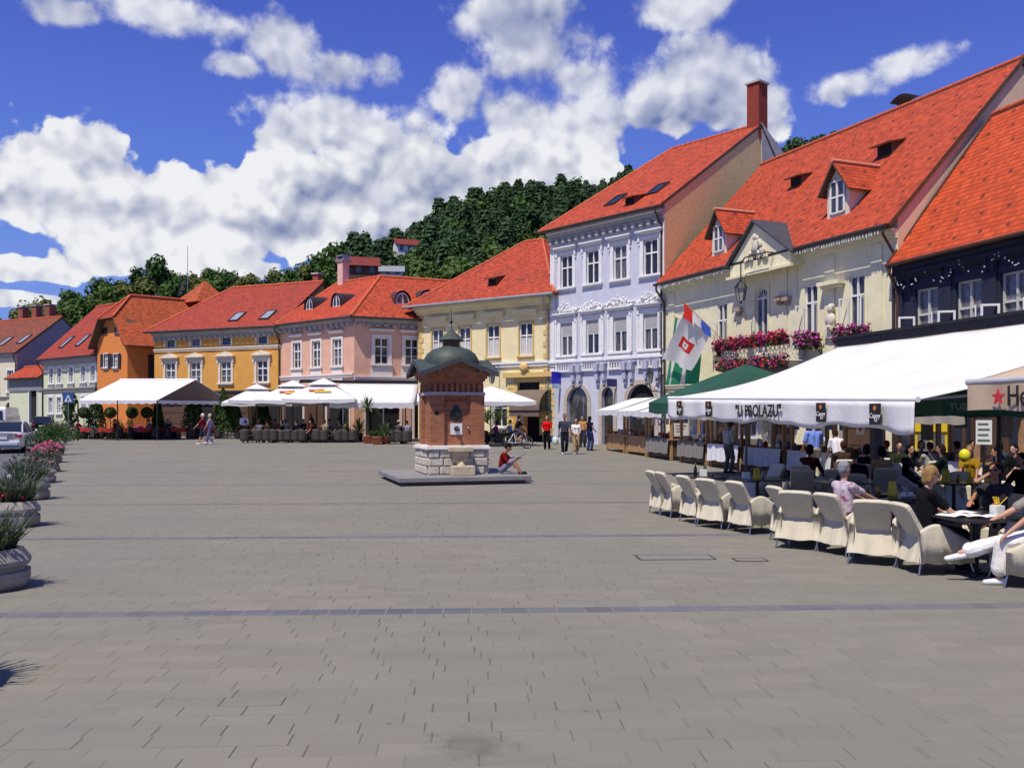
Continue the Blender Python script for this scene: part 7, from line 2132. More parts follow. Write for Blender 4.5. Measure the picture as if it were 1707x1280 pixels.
for k, (d, lab, pl) in enumerate([(6.4, 'concrete flower tub nearest the camera, its spiky plant shadow on the paving', [('lavender', dict(h=.5))]), (10.4, 'big octagonal concrete tub with tall lavender at the left edge', [('lavender', dict(h=.55, n=420))]),
                                  (16.2, 'octagonal concrete tub with red flowers and feathery green plant', [('red', dict(h=.18, w_=.36, n=140)), ('lavender', dict(h=.62, n=340))]), (21.4, 'concrete tub with dense green lavender, third along the road edge', [('lavender', dict(h=.6, n=420)), ('bush', dict(h=.15, n=60))]),
                                  (26.6, 'concrete tub with wide grey leaved plant spilling over its rim', [('dusty', dict(h=.35, w_=.75, n=420)), ('pink', dict(h=.3, w_=.4, n=70))]), (31.5, 'concrete tub with sparse pink flowers and grey green leaves', [('dusty', dict(h=.35, w_=.6, n=240)), ('pink', dict(h=.5, w_=.5, n=90))]),
                                  (36.5, 'concrete tub crowned with bright pink flowers before the clipped bush', [('pink', dict(h=.4, w_=.55, n=330))]), (41.5, 'concrete tub with large rounded dark green bush', [('bush', dict(h=.75, w_=.85, n=700))]), (45.5, 'concrete tub with smaller green bush behind the pink flowers', [('bush', dict(h=.6, w_=.8, n=500))]), (51.0, 'concrete tub with tall greyish grassy plant at the far end of the row', [('lavender', dict(h=1.0, n=420))]),
                                  (56.5, 'farthest roadside concrete tub with pink flowers', [('pink', dict(h=.45, w_=.6, n=260))])]):
    x = PLX(d) - (.0 if k < 2 else .12)
    if k == 0: x, d = -4.36, 6.55
    tub(V((x, d, gz(d))), lab, pl, k + 3)

# bollards by the road
for k, (px, py, lab) in enumerate([(18, 846, 'grey bollard with pale cap beside the tub with red flowers'), (10, 858, 'grey bollard just left of the first tub with red flowers'), (22, 834, 'grey bollard behind the tub with red flowers')]):
    g = ground(px - 2, py - 2); o = empty('bollard', g, 0, lab, 'bollard', 'grey bollards by the flower tubs')
    mb = MB(); mb.cyl((0, 0, 0), (0, 0, .62), .045, .04, 10); mb.build('post', mat('bollard_grey', (.14, .14, .15), .5, .15, 5), o)
    mb = MB(); mb.lathe([(.045, .60), (.055, .63), (.05, .68), (0, .70)], 10); mb.build('cap', mat('pale_cap', (.55, .54, .55), .5), o)

# ------------------------------------------------------------------ vehicles
TYRE = mat('tyre', (.018, .018, .018), .85, .2); TAIL = mat('tail_lamp', (.42, .01, .012), .2, .1, spec=.7); CHROME = mat('chrome', (.7, .7, .7), .12, .05, metal=1.0)


def car(p, rz, label, paint, L=4.6, W_=1.78, H=1.42, hatch=False, van=False, plate=True):
    root = empty('parked_car' if not van else 'parked_van', p, rz, label, 'van' if van else 'car')
    # y forward, rear at y=-L/2
    n = 22; rows = 12
    def top(y):        # bonnet / boot line of the lower body
        q = (y + L / 2) / L
        if van: return .95 + .0 * q
        base = .98 if not hatch else .95
        return base - .10 * max(0, (q - .62) / .38) ** 1.5 - (.05 * (1 - q / .06) if q < .06 else 0) - .12 * max(0, (q - .93) / .07)
    mb = MB(); loops = []
    ysq = [-.5, -.49, -.47, -.44, -.40, -.34, -.27, -.18, -.08, .02, .12, .22, .31, .38, .43, .46, .485, .5]
    for q in ysq:
        y = q * L; e = abs(q) / .5
        hw = W_ / 2 * (1 - .16 * max(0, (e - .80) / .2) ** 2); zt = top(y); zb = .22 + .06 * max(0, (e - .86) / .14)
        loops.append([(hw * .88, zb), (hw * .97, zb + .10), (hw, .45), (hw * .995, .62), (hw * .95, zt - .10), (hw * .86, zt - .015), (hw * .5, zt + .012), (0, zt + .02)])
    vs = []
    for q, l in zip(ysq, loops):
        pts = [(x, q * L, z) for x, z in l] + [(-x, q * L, z) for x, z in l[-2::-1]]
        vs += pts
    m_ = len(loops[0]) * 2 - 1
    fs = [(i * m_ + j, i * m_ + j + 1, (i + 1) * m_ + j + 1, (i + 1) * m_ + j) for i in range(len(ysq) - 1) for j in range(m_ - 1)] + [(i * m_ + m_ - 1, i * m_, (i + 1) * m_, (i + 1) * m_ + m_ - 1) for i in range(len(ysq) - 1)]
    fs += [tuple(range(m_)), tuple(range((len(ysq) - 1) * m_ + m_ - 1, (len(ysq) - 1) * m_ - 1, -1))]
    mb.add(vs, fs, 0, True)
    mb.build('body', paint, root)
    # cabin
    if van: st = [(-.495, .93, .93), (-.485, H - .15, .90), (-.46, H, .86), (.18, H, .86), (.26, H - .06, .85), (.40, .96, .90)]
    elif hatch: st = [(-.485, .90, .90), (-.44, 1.2, .82), (-.38, H - .02, .72), (-.20, H, .72), (.06, H - .03, .72), (.26, .93, .86)]
    else: st = [(-.33, .96, .84), (-.20, 1.30, .72), (-.12, H - .01, .70), (0, H, .70), (.08, H - .04, .70), (.25, .93, .84)]
    g = MB(); N = len(st); vs = []
    for q, z, w2_ in st: vs += [(w2_ * W_ / 2, q * L, z), (-w2_ * W_ / 2, q * L, z)]
    k_ = len(vs)
    low = [(st[0][2] * W_ / 2 * 1.0, st[0][0] * L, .9), (-st[0][2] * W_ / 2, st[0][0] * L, .9), (st[-1][2] * W_ / 2, st[-1][0] * L, .9), (-st[-1][2] * W_ / 2, st[-1][0] * L, .9)]
    g.add(vs, [(2 * i, 2 * i + 1, 2 * i + 3, 2 * i + 2) for i in range(N - 1)] + [tuple([2 * i for i in range(N - 1, -1, -1)]), tuple([2 * i + 1 for i in range(N)])])
    cb = g.build('cabin', paint if van else mat('car_glass', (.015, .018, .022), .05, .1, spec=.8), root)
    if not van:
        r = MB()
        for (a, za, wa), (b, zb, wb) in list(zip(st[:-1], st[1:]))[(2 if not hatch else 2):4]:
            r.add([(wa * W_ / 2 + .005, a * L, za + .012), (-wa * W_ / 2 - .005, a * L, za + .012), (-wb * W_ / 2 - .005, b * L, zb + .012), (wb * W_ / 2 + .005, b * L, zb + .012)], [(0, 1, 2, 3)], 0, True)
        for s in (-1, 1):
            for (a, za, wa), (b, zb, wb) in zip(st[:-1], st[1:]):
                r.cyl((s * wa * W_ / 2, a * L, za), (s * wb * W_ / 2, b * L, zb), .035, .035, 6)
            r.cyl((s * st[3][2] * W_ / 2, -.06 * L, H - .02), (s * W_ / 2 * .90, -.04 * L, .93), .04, .04, 6)
        r.build('roof_panel', paint, root)
    else:
        wn = MB(); wn.box(-W_ * .36, W_ * .36, -.505 * L, -.496 * L, 1.15, H - .28) if False else wn.add([(-W_ * .36, -.4975 * L, 1.2), (W_ * .36, -.4975 * L, 1.2), (W_ * .34, -.492 * L, H - .3), (-W_ * .34, -.492 * L, H - .3)], [(0, 1, 2, 3)])
        wn.add([(-W_ * .37, .42 * L, 1.0), (W_ * .37, .42 * L, 1.0), (W_ * .36, .275 * L, H - .12), (-W_ * .36, .275 * L, H - .12)], [(3, 2, 1, 0)])
        wn.build('window', mat('car_glass', (.015, .018, .022), .05, .1, spec=.8), root)
    for s in (-1, 1):
        for y in (-.30 * L, .31 * L):
            w_ = MB(); w_.cyl((s * (W_ / 2 - .19), y, .31), (s * (W_ / 2 + .01), y, .31), .31, .31, 20); wo = w_.build('wheel', TYRE, root)
            w_ = MB(); w_.cyl((s * (W_ / 2 + .005), y, .31), (s * (W_ / 2 + .02), y, .31), .2, .18, 14); w_.build('rim', STEEL, wo)
        tl = MB(); tl.obox((s * W_ * .39, -.493 * L, .80 if not van else 1.05), (.15 if not van else .06, 0, 0), V((0, .035, 0)), V((0, 0, .075 if not van else .2))); bevel(tl.build('tail_light', TAIL, root), .02)
        mr_ = MB(); mr_.ell((s * (W_ / 2 + .08), .17 * L, 1.0), (.09, .05, .07), 8, 6); mr_.build('mirror', paint, root)
    bp = MB(); bp.obox((0, -.497 * L, .46), (W_ * .40, 0, 0), V((0, .05, 0)), V((0, 0, .10))); bevel(bp.build('bumper', paint if not hatch else mat('black_plastic', (.02, .02, .02), .6), root), .04)
    pt = MB(); pt.box(-.26, .26, -.512 * L, -.503 * L, .66, .77); pl = pt.build('number_plate', PAPER, root)
    return root


SILVER = mat('silver_paint', (.66, .68, .70), .35, .04, 3, metal=.1, coat=.6); BLACKP = mat('black_paint', (.012, .013, .018), .2, .1, 3, coat=.8); WHITEP = mat('white_car_paint', (.78, .78, .78), .3, .04, 3, coat=.5)
rdir = math.atan2(.901, -.434) - math.pi / 2
g = ground(13, 757); car(V((g.x - 1.15, g.y + 2.3, gz(g.y + 2.3))), rdir * .75, 'silver saloon car driving away beside the flower tubs', SILVER, L=4.7, W_=1.85, H=1.46)
g = ground(53, 724); car(V((g.x, g.y + 2, gz(g.y))), rdir * .9, 'black hatchback car ahead of the silver saloon', BLACKP, L=4.0, W_=1.72, H=1.5, hatch=True)
g = ground(5, 706); g = V(((4 - CX) / F * 74, 74, .4)); car(g, rdir * .6, 'white van standing before the cream house at the far left', WHITEP, L=5.4, W_=1.95, H=2.25, van=True)

# white railing and crossing sign, ivy clad post in front of the green house
o = empty('railing', V((-43.0, 78.5, .4)), rad(-38), 'low white railing before the pale green house', 'railing')
mb = MB()
mb.box(-2.6, 2.6, -.03, .03, .85, .92); mb.box(-2.6, 2.6, -.03, .03, .1, .16)
mb.build('rail', WHITE, o)
for k in range(14):
    mb = MB(); mb.box(-2.5 + k * .385 - .03, -2.5 + k * .385 + .03, -.025, .025, 0, .849); mb.build('baluster', WHITE, o)
sg = V(((114 - CX) / F * 66, 66, gz(66)))
o = empty('crossing_sign', sg, .2, 'blue pedestrian crossing sign on a post before the pale green house', 'road sign')
mb = MB(); mb.cyl((0, 0, 0), (0, 0, 3.24), .04, .04, 8); mb.build('post', STEEL, o)
mb = MB(); mb.box(-.36, .36, -.07, -.04, 2.5, 3.24); pn = mb.build('panel', mat('sign_blue', (.03, .10, .32), .4), o)
mb = MB(); mb.prism([(-.26, 2.58), (.26, 2.58), (0, 3.12)], -.078, -.071); mb.build('white_triangle', SIGNW, pn)
mb = MB(); mb.prism([(-.09, 2.61), (-.05, 2.61), (.01, 2.76), (.06, 2.61), (.10, 2.61), (.05, 2.85), (.0, 2.95), (-.05, 2.84)], -.085, -.079); mb.build('walking_figure', BLK, pn)
iv = V(((116 - CX) / F * 70, 70, gz(70)))
o = empty('ivy_pillar', iv, 0, 'tall ivy clad pillar left of the large white marquee', 'ivy pillar'); rr = random.Random(2)
mb = MB(); mb.cyl((0, 0, 0), (0, 0, 3.0), .2, .2, 8); mb.build('post', BARK, o)
mb = MB()
for k in range(900):
    a = rr.random() * 6.28; z = rr.random() * 3.3; q = .42 + .12 * math.sin(z * 5 + a); mb.leaf((q * math.cos(a), q * math.sin(a), z), .2, nrm=(math.cos(a), math.sin(a), .2), rnd=rr)
mb.build('ivy', BUSH, o)

# ------------------------------------------------------------------ far cafe under the gabled marquee
fr_, fl_ = V(((262 - CX) / F * 57, 57)), V(((130 - CX) / F * 57, 57)); dv = V((.53, .85)).normalized()
MQ = empty('marquee', V((fl_.x, fl_.y, gz(58))), 0, 'long white gable ended café marquee before the orange and golden yellow houses', 'marquee', None)
Wm = (fr_ - fl_).length; dz = lambda k: V((dv.x * k, dv.y * k, 0))
E_, Rg, Dp = 2.55, 3.95, 5.9
SHADC = mat('shaded_canvas', (.15, .11, .085), .9, .1, 2)  # shade on the marquee's gable ends is put into this darker canvas colour
e0, e1, r0, r1, b0, b1 = V((0, 0, E_)), V((Wm, 0, E_)), V((0, 0, Rg)) + dz(Dp / 2), V((Wm, 0, Rg)) + dz(Dp / 2), V((0, 0, E_)) + dz(Dp), V((Wm, 0, E_)) + dz(Dp)
mb = MB(); mb.slab([e0, e1, r1, r0], .02); mb.slab([b1, b0, r0, r1], .02); mb.build('canopy', CANVAS, MQ)
mb = MB()
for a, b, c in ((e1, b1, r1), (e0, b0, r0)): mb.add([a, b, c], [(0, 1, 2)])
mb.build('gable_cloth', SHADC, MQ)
mb = MB(); mb.grid(30, 2, lambda i, j: e0.lerp(e1, i) + V((0, -.02, -.22 * j + .04 * math.sin(i * 60) * j))); mb.grid(30, 2, lambda i, j: e1.lerp(b1, i) + V((.02, 0, -.22 * j + .04 * math.sin(i * 60) * j))); mb.build('valance', SHADC if False else CANVAS, MQ)
for q in (0, .5, 1):
    for k in (0, Dp):
        mb = MB(); pp = V((q * Wm, 0, 0)) + dz(k); mb.cyl(pp, pp + V((0, 0, E_)), .045, .045, 6); mb.build('post', IRON, MQ)
mb = MB(); mb.cyl(r0, r1 + (r1 - r0) * .02, .07, .07, 8); mb.build('ridge_bar', WHITE, MQ)
# letters of the marquee are too far to read; dark leaf shadows fall on it from a tree behind the camera
tsh = V((-36.5, 47, 0))


def potted(px, py, label, kind, h, w_, d=None, pot=True, grp='potted plants round the far café'):
    g = ground(px, py) if d is None else V(((px - CX) / F * d, d, gz(d)))
    if g.y > 62: g = V(((px - CX) / F * 61.5, 61.5, gz(61.5)))
    rr = random.Random(px * 7 + py)
    root = empty('potted_plant', g, rr.random() * 6, label, 'potted plant', grp)
    z0 = .4
    if pot == 'tub': tub_mesh(.55).build('tub', CONCRETE, root)
    else: mb = MB(); mb.lathe([(0, 0), (.22, 0), (.30, .42), (.32, .46), (.27, .46), (.25, .40), (0, .40)], 14); mb.build('pot', TERRA if pot == 'terra' else mat('dark_pot', (.06, .05, .045), .7), root)
    mb = MB()
    if kind == 'ball':
        st = MB(); st.cyl((0, 0, .3), (0, 0, h - w_), .03, .025, 6); st.build('stem', BARK, root)
        for k in range(1000): dd = V((rr.gauss(0, 1), rr.gauss(0, 1), rr.gauss(0, 1))).normalized(); mb.leaf(V((0, 0, h - w_)) + dd * w_ * rr.uniform(.85, 1.03), .10, nrm=tuple(dd), rnd=rr)
        mb.build('crown', BUSH, root)
    elif kind == 'cone':
        st = MB(); st.cyl((0, 0, .3), (0, 0, h * .8), .04, .02, 6); st.build('stem', BARK, root)
        for k in range(2200):
            q = rr.random() ** .75; a = rr.random() * 6.28; r_ = w_ * (1 - q) ** .8 * (.6 + .45 * rr.random()); mb.leaf((r_ * math.cos(a), r_ * math.sin(a), z0 + .05 + (h - z0) * q), .15, nrm=(math.cos(a), math.sin(a), .3), rnd=rr)
        mb.build('crown', BUSH, root)
    elif kind in ('bush', 'pink', 'dusty'): plant(root, kind, rr, h=h, w_=w_, n=260)
    elif kind in ('yucca', 'palm'):
        zt = h * .62 if kind == 'palm' else .5
        if kind == 'palm': st = MB(); st.cyl((0, 0, .3), (.03, 0, zt), .07, .06, 8); st.build('stem', BARK, root)
        for k in range(70):
            a = rr.random() * 6.28; el = rr.uniform(-.4, 1.4); L = w_ * rr.uniform(.75, 1.05); b = V((0, 0, zt + rr.uniform(-.1, .15)))
            d_ = V((math.cos(a) * math.cos(el), math.sin(a) * math.cos(el), math.sin(el))); s_ = d_.cross(V((0, 0, 1))).normalized() * .035
            m_, t_ = b + d_ * L * .55, b + d_ * L + V((0, 0, -.12 * L))
            mb.add([b - s_ * .6, b + s_ * .6, m_ + s_, m_ - s_, t_], [(0, 1, 2, 3), (3, 2, 4)])
        mb.build('fronds', leafmat('yucca_leaf', (.06, .11, .03), (.18, .24, .09), .2) if 'yucca_leaf' not in bpy.data.materials else bpy.data.materials['yucca_leaf'], root)
    return root


for px, py, k, lab in ((140, 724, 'ball', 'clipped ball tree at the left end of the white marquee'), (184, 724, 'ball', 'second clipped ball tree from the left under the marquee edge'), (220, 724, 'ball', 'third clipped ball tree, before the orange wall'), (245, 724, 'ball', 'fourth clipped ball tree, right of centre under the marquee')):
    potted(px, py, lab, k, 2.15, .38, d=60.5, pot='dark')
for px, py, lab, h, w_ in ((160, 722, 'conical evergreen in a tub near the left end of the marquee', 3.3, .8), (263, 724, 'slim conical evergreen in the middle of the marquee front', 2.9, .55), (323, 724, 'tall conical evergreen at the right gable of the marquee', 3.8, .95), (372, 726, 'broad conical evergreen right of the marquee gable', 3.4, 1.0), (391, 726, 'bushy evergreen left of the waiter', 2.8, .8), (437, 722, 'leafy shrub behind the waiter under the parasols', 3.0, .9)):
    potted(px, py, lab, 'cone', h, w_, pot='tub')
for px, py, k, lab, h, w_ in ((196, 729, 'bush', 'round tub with loose green shrub before the marquee', .8, .6), (213, 726, 'bush', 'green shrub close beside the loose shrub tub', .7, .5), (232, 722, 'pink', 'round tub full of pink flowers before the marquee', .5, .5), (288, 730, 'pink', 'round tub with pink and grey plants left of the walkers', .35, .45), (277, 728, 'dusty', 'grey green shrub beside the tub left of the walkers', .8, .5), (128, 716, 'pink', 'small tub of red flowers beside the ivy pillar', .4, .45)):
    potted(px, py, lab, k, h, w_, pot='tub')

# ------------------------------------------------------------------ wicker chairs, tables and white parasols
WICK = mat('dark_wicker', (.050, .040, .034), .7, .4, 30, .6, 60)
def make_wicker():
    root = empty('wicker_chair', (0, 0, 0), 0, 'x', 'chair')
    mb = MB(); mb.grid(18, 6, lambda i, j: V((.31 * math.sin((i - .5) * 4.0), -.02 - .30 * math.cos((i - .5) * 4.0), .12 + j * (.82 - .26 * abs((i - .5) * 2) ** 2.2 - .12)))); o = mb.build('backrest', WICK, root); s_ = o.modifiers.new('s', 'SOLIDIFY'); s_.thickness = .03
    mb = MB(); mb.lathe([(0, .40), (.28, .40), (.29, .44), (0, .45)], 16); mb.build('seat', WICK, root)
    for a in (45, 135, 225, 315):
        mb = MB(); mb.cyl((.22 * math.cos(rad(a)), .22 * math.sin(rad(a)), .40), (.26 * math.cos(rad(a)), .26 * math.sin(rad(a)), 0), .02, .018, 6); mb.build('leg', WICK, root)
    return root


WK = make_wicker(); first = True; rr = random.Random(31)
GUESTS = []
row = [(px, 738 - (px - 400) * .002, 1) for px in range(409, 600, 12)] + [(px, 740, 1) for px in range(652, 690, 13)] + [(px, 732, 2) for px in range(415, 600, 15)] + [(px, 734, 2) for px in range(650, 690, 14)] + [(805, 741, 3), (833, 741, 3), (851, 741, 3)]
nm1 = nm2 = nm3 = 0
num = lambda n: ['first', 'second', 'third', 'fourth', 'fifth', 'sixth', 'seventh', 'eighth', 'ninth', 'tenth', 'eleventh', 'twelfth', 'thirteenth', 'fourteenth', 'fifteenth', 'sixteenth', 'seventeenth', 'eighteenth', 'nineteenth', 'twentieth', 'last'][min(n, 20)]
for px, py, r_ in row:
    g = ground(px, py); a = rr.choice([.3, 1.2, -1.0, 2.6, .0, -.4]) + rr.uniform(-.3, .3)
    if r_ == 1: lab = f'dark wicker chair, {num(nm1)} from the left in the front row of the far café'; nm1 += 1
    elif r_ == 2: lab = f'dark wicker chair, {num(nm2)} from the left in the second row of the far café'; nm2 += 1
    else: lab = f'dark wicker chair, {num(nm3)} to the right of the well house'; nm3 += 1
    o = WK if first else dup(WK, g, a); first = False
    o.location = g; o.rotation_euler = (0, 0, a); tag(o, lab, 'chair', 'dark wicker chairs of the far café')
    GUESTS.append((g, a))
for k, idx in enumerate((0, 2, 3, 5, 7, 9, 11, 13, 14)):
    g, a = GUESTS[idx]
    person(g, math.degrees(a) + 90, f"guest in {['black', 'grey', 'brown', 'dark green', 'navy', 'wine red', 'beige', 'dark grey', 'olive'][k]} shirt sitting in the front row of dark wicker chairs", 'sit', h=1.66, top=[(.06, .06, .06), (.4, .4, .42), (.25, .17, .12), (.08, .16, .1), (.08, .1, .2), (.3, .06, .08), (.6, .52, .4), (.2, .2, .2), (.28, .28, .14)][k], bottom=(.1, .1, .12), hair=(.12, .09, .07), hairs=('short', 'bob')[k % 2], vox=.026, lean=.08)
for idx, top, hr, lab in ((18, (.55, .56, .6), 'short', 'guest in grey shirt at the left of the wicker chairs'), (20, (.16, .14, .2), 'bob', 'guest in dark violet among the wicker chairs'), (22, (.6, .3, .25), 'short', 'guest in salmon shirt in the second wicker row'), (23, (.75, .75, .78), 'bob', 'guest in white blouse in the second wicker row'), (25, (.14, .16, .24), 'short', 'guest in dark blue shirt near the white parasol poles'), (26, (.5, .4, .42), 'bob', 'guest in dusty pink near the white parasol poles'), (28, (.45, .55, .7), 'short', 'guest in light blue shirt left of the tall palm'), (29, (.2, .25, .4), 'short', 'guest in blue at the right end of the wicker rows'), (17, (.25, .22, .22), 'hat', 'guest with pale round hat just left of the well house'), (32, (.35, .33, .3), 'short', 'guest in brown hidden beside the well house')):
    if idx >= len(GUESTS): continue
    g, a = GUESTS[idx]
    person(g, math.degrees(a) + 90, lab, 'sit', h=1.66, top=top, bottom=(.1, .1, .14), hair=(.12, .08, .06), hairs='bob' if hr == 'bob' else 'short', hat=(.72, .70, .64) if hr == 'hat' else None, vox=.022, lean=.08)
g, a = GUESTS[-3]; person(ground(824, 741), 200, 'woman in magenta top seated right of the well house', 'sit', h=1.66, top=(.52, .03, .32), bottom=(.08, .08, .14), hair=(.05, .04, .04), hairs='bob', fem=True, vox=.02)
g, a = GUESTS[-1]; person(ground(848, 738), 160, 'man in light blue shirt seated behind the boy on the bicycle', 'sit', h=1.68, top=(.45, .55, .7), bottom=(.1, .1, .14), hair=(.06, .05, .04), vox=.02)
# tables and chairs in the shade of the marquee
REDC = mat('red_tablecloth', (.42, .03, .03), .85, .1, 5)
for k, (px, d) in enumerate([(150, 60.5), (178, 59.4), (212, 60.8), (240, 59.6), (268, 61.0), (300, 60.2), (345, 61.0)]):
    g = V(((px - CX) / F * d, d, gz(d)))
    root = empty('cafe_table', g, .3 * k, f'red clothed café table, {num(k)} from the left under the large white marquee', 'table', 'red clothed tables under the marquee')
    mb = MB(); mb.box(-.42, .42, -.42, .42, .71, .74); mb.build('table_top', WOODD, root); mb = MB(); mb.cyl((0, 0, 0), (0, 0, .71), .04, .04, 8); mb.build('pedestal', IRON, root)
    mb = MB(); mb.grid(24, 2, lambda i, j: V((*[(lambda a_: (.46 + .02 * j * math.sin(i * 50)) * c_ / max(abs(math.cos(a_)), abs(math.sin(a_))))(i * 6.2832) for c_ in (math.cos(i * 6.2832), math.sin(i * 6.2832))], .75 - .25 * j))); mb.add([(-.46, -.46, .75), (.46, -.46, .75), (.46, .46, .75), (-.46, .46, .75)], [(0, 1, 2, 3)]); mb.build('table_cloth', REDC, root)
    for q, s_ in enumerate(('left', 'right')):
        a = rr.uniform(-.3, .3) + (1.57 if q else -1.57)
        o = dup(WK, g + V(((.72 if q else -.72), rr.uniform(-.1, .1), 0)), a, f'dark chair {s_} of the {num(k)} red clothed table under the large white marquee'); o['group'] = 'dark chairs under the marquee'
    if k in (0, 2, 4, 5): person(g + V((-.72, 0, 0)), 0, f'guest at the {num(k)} red clothed table under the large white marquee', 'sit', h=1.66, top=[(.5, .1, .1), 0, (.12, .12, .16), 0, (.6, .6, .62), (.16, .2, .3)][k], bottom=(.1, .1, .12), hair=(.1, .07, .05), vox=.024)
for k, px in enumerate((425, 462, 505, 548, 585, 672, 838)):
    g = ground(px, 735 if px < 800 else 738); root = empty('cafe_table', g, 0, f'small dark round table, {num(k)} from the left among the wicker chairs', 'table', 'round tables of the far café')
    mb = MB(); mb.lathe([(0, .70), (.36, .70), (.36, .73), (0, .73)], 18); mb.build('table_top', TTOP, root); mb = MB(); mb.cyl((0, 0, 0), (0, 0, .70), .03, .03, 8); mb.build('pedestal', IRON, root); mb = MB(); mb.lathe([(.22, 0), (.2, .03), (.03, .05)], 12); mb.build('foot', IRON, root)
pg = 'white parasols of the far café'
for px, d, half, zb_, zt_, rz, lab in ((428, 57.5, 1.75, 2.55, 3.45, .3, 'white parasol at the left end of the wicker chairs'), (488, 56.5, 2.1, 2.55, 3.65, .15, 'second white parasol with small vent cap from the left'), (540, 55.5, 2.15, 2.6, 3.75, .05, 'third white parasol with red and yellow print, before the pink house'), (676, 58.0, 1.7, 2.5, 3.3, .3, 'white parasol just left of the well house'), (818, 50.0, 1.95, 2.45, 3.3, .35, 'white parasol right of the well house')):
    pr_ = parasol(V(((px - CX) / F * d, d, gz(d))), rz, half, zb_, zt_, CANVAS, lab, .22, vent=px < 560, group=pg, polem=WOODD)
    if px in (488, 540):
        cp = [c for c in pr_.children if c.name.startswith('canopy')][0]
        lg = MB()
        sl_ = (zt_ - zb_) / half
        for q, (cx_, w2_, mi_) in enumerate(((-.35, .34, 0), (.15, .5, 1), (.05, .18, 0))):
            yq = -half * .62 - q * .12 + (.3 if q == 2 else 0); zq = zb_ + (zt_ - zb_) * (1 + yq / half) ** .92 + .05
            lg.obox((cx_, yq, zq), (w2_, 0, 0), V((0, .07, .07 * sl_)), V((0, 0, .012)), mi_)
        lg.build('printed_logo', [mat('logo_red', (.55, .08, .03), .7), mat('logo_yellow', (.65, .48, .05), .7)], cp)
for px, d, half, lab in ((415, 61.5, 1.7, 'white parasol added in the rear row for shade before the golden yellow house'), (470, 60.5, 1.7, 'white parasol added in the rear row to shade where golden and pink houses join'), (528, 58.6, 1.5, 'white parasol added in the rear row for shade before the pink house')):
    parasol(V(((px - CX) / F * d, d, gz(d))), .25, half, 2.45, 3.2, CANVAS, lab, .22, group=pg, polem=WOODD)  # rear parasols added to throw shade on the house fronts behind
# retractable awning on the pink house
a0, a1 = V(((566 - CX) / F * 57.5, 57.5)), V(((697 - CX) / F * 58.6, 58.6))
o = empty('awning', V((a0.x, a0.y, gz(57))), math.atan2((a1 - a0).y, (a1 - a0).x), 'wide white awning stretched out from the pink house', 'awning')
Lw = (a1 - a0).length
mb = MB(); mb.grid(12, 6, lambda i, j: V((i * Lw - .7 * (1 - j), -3.6 * (1 - j), 2.35 + 1.3 * j - .12 * math.sin(j * 3.14)))); q = mb.build('canopy', CANVAS, o); sm = q.modifiers.new('s', 'SOLIDIFY'); sm.thickness = .012
mb = MB(); mb.grid(40, 2, lambda i, j: V((i * Lw - .7, -3.62, 2.33 - .3 * j + .03 * math.sin(i * 50) * j))); mb.build('valance', CANVAS, o)
mb = MB(); mb.box(-2.5, Lw, -.05, .25, 3.66, 3.85); mb.build('cassette', IRON, o)
for x in (.1, Lw * .5, Lw - .8): mb = MB(); mb.cyl((x, -3.4, 0), (x, -3.4, 2.4), .04, .04, 6); mb.build('post', STEEL, o)
# red curtain tied up under it
cg = ground(668, 727); o = empty('curtain', cg, .2, 'dark red tied curtain hanging under the white awning by the well house', 'curtain')
mb = MB()
def cur(i, j):
    w2_ = .75 * (abs(j - .5) * 2) ** 1.1 * (1.2 if j > .5 else .8) + .16
    return V(((i - .5) * w2_ * 1.4 + .25 * (j - .5), .07 * math.sin(i * 22), 2.5 * j + .1))
mb.grid(26, 20, cur); mb.build('drape', mat('wine_red_cloth', (.16, .015, .02), .9, .2, 6), o)
mb = MB(); mb.torus((0, 0, 1.35), (0, 0, 1), .13, .03, 12, 5); mb.build('tie', mat('tie_cord', (.3, .05, .03), .8), o)
for px, py, k, lab, h, w_, pot in ((613, 739, 'palm', 'tall palm with spiky round head in a terracotta pot left of the well house', 3.3, 1.0, 'terra'), (628, 741, 'bush', 'terracotta pot with drooping grey green herbs beside the palm', .35, .35, 'terra'), (643, 740, 'yucca', 'terracotta pot with yucca just right of the palm', 1.2, 1.0, 'terra'), (598, 734, 'yucca', 'bright green yucca left of the palm', 1.5, 1.2, 'dark'), (830, 738, 'yucca', 'yucca under the parasol right of the well house', 2.0, 1.3, 'dark'), (812, 736, 'yucca', 'broad leaved plant close beside the well house', 2.0, 1.2, 'dark'), (894, 733, 'yucca', 'spiky yucca in big terracotta pot at the shop entrance', 1.6, 1.25, 'terra')):
    q = potted(px, py, lab, k, h, w_, pot=pot)
    if px in (894, 830, 812):
        for c in q.children:
            if c.name.startswith('pot'): c.scale = (1.7, 1.7, 1.25)
            if c.name.startswith('fronds'): c.location.z = .35 if px == 894 else .7
# small brown roller awning over the entrance of the light yellow house
xq, zq = B3.uz(888, 668, -.9)
o = empty('door_awning', B3.w(xq - .3, 0, zq), B3.ang, 'small brown hooded awning over the shop entrance of the light yellow house', 'awning')
mb = MB(); mb.grid(10, 10, lambda i, j: V(((i - .5) * 2.2, -1.35 * math.sin(j * 1.57) - .05, 1.25 * math.cos(j * 1.57) - .55))); mb.grid(10, 1, lambda i, j: V(((i - .5) * 2.2, -1.40, -.55 - .4 * j)))
mb.build('hood', mat('brown_hood', (.16, .11, .085), .8, .15, 3), o)
mb = MB(); mb.box(-1.15, 1.15, -1.45, -.05, -.62, -.58); mb.build('frame', IRON, o)
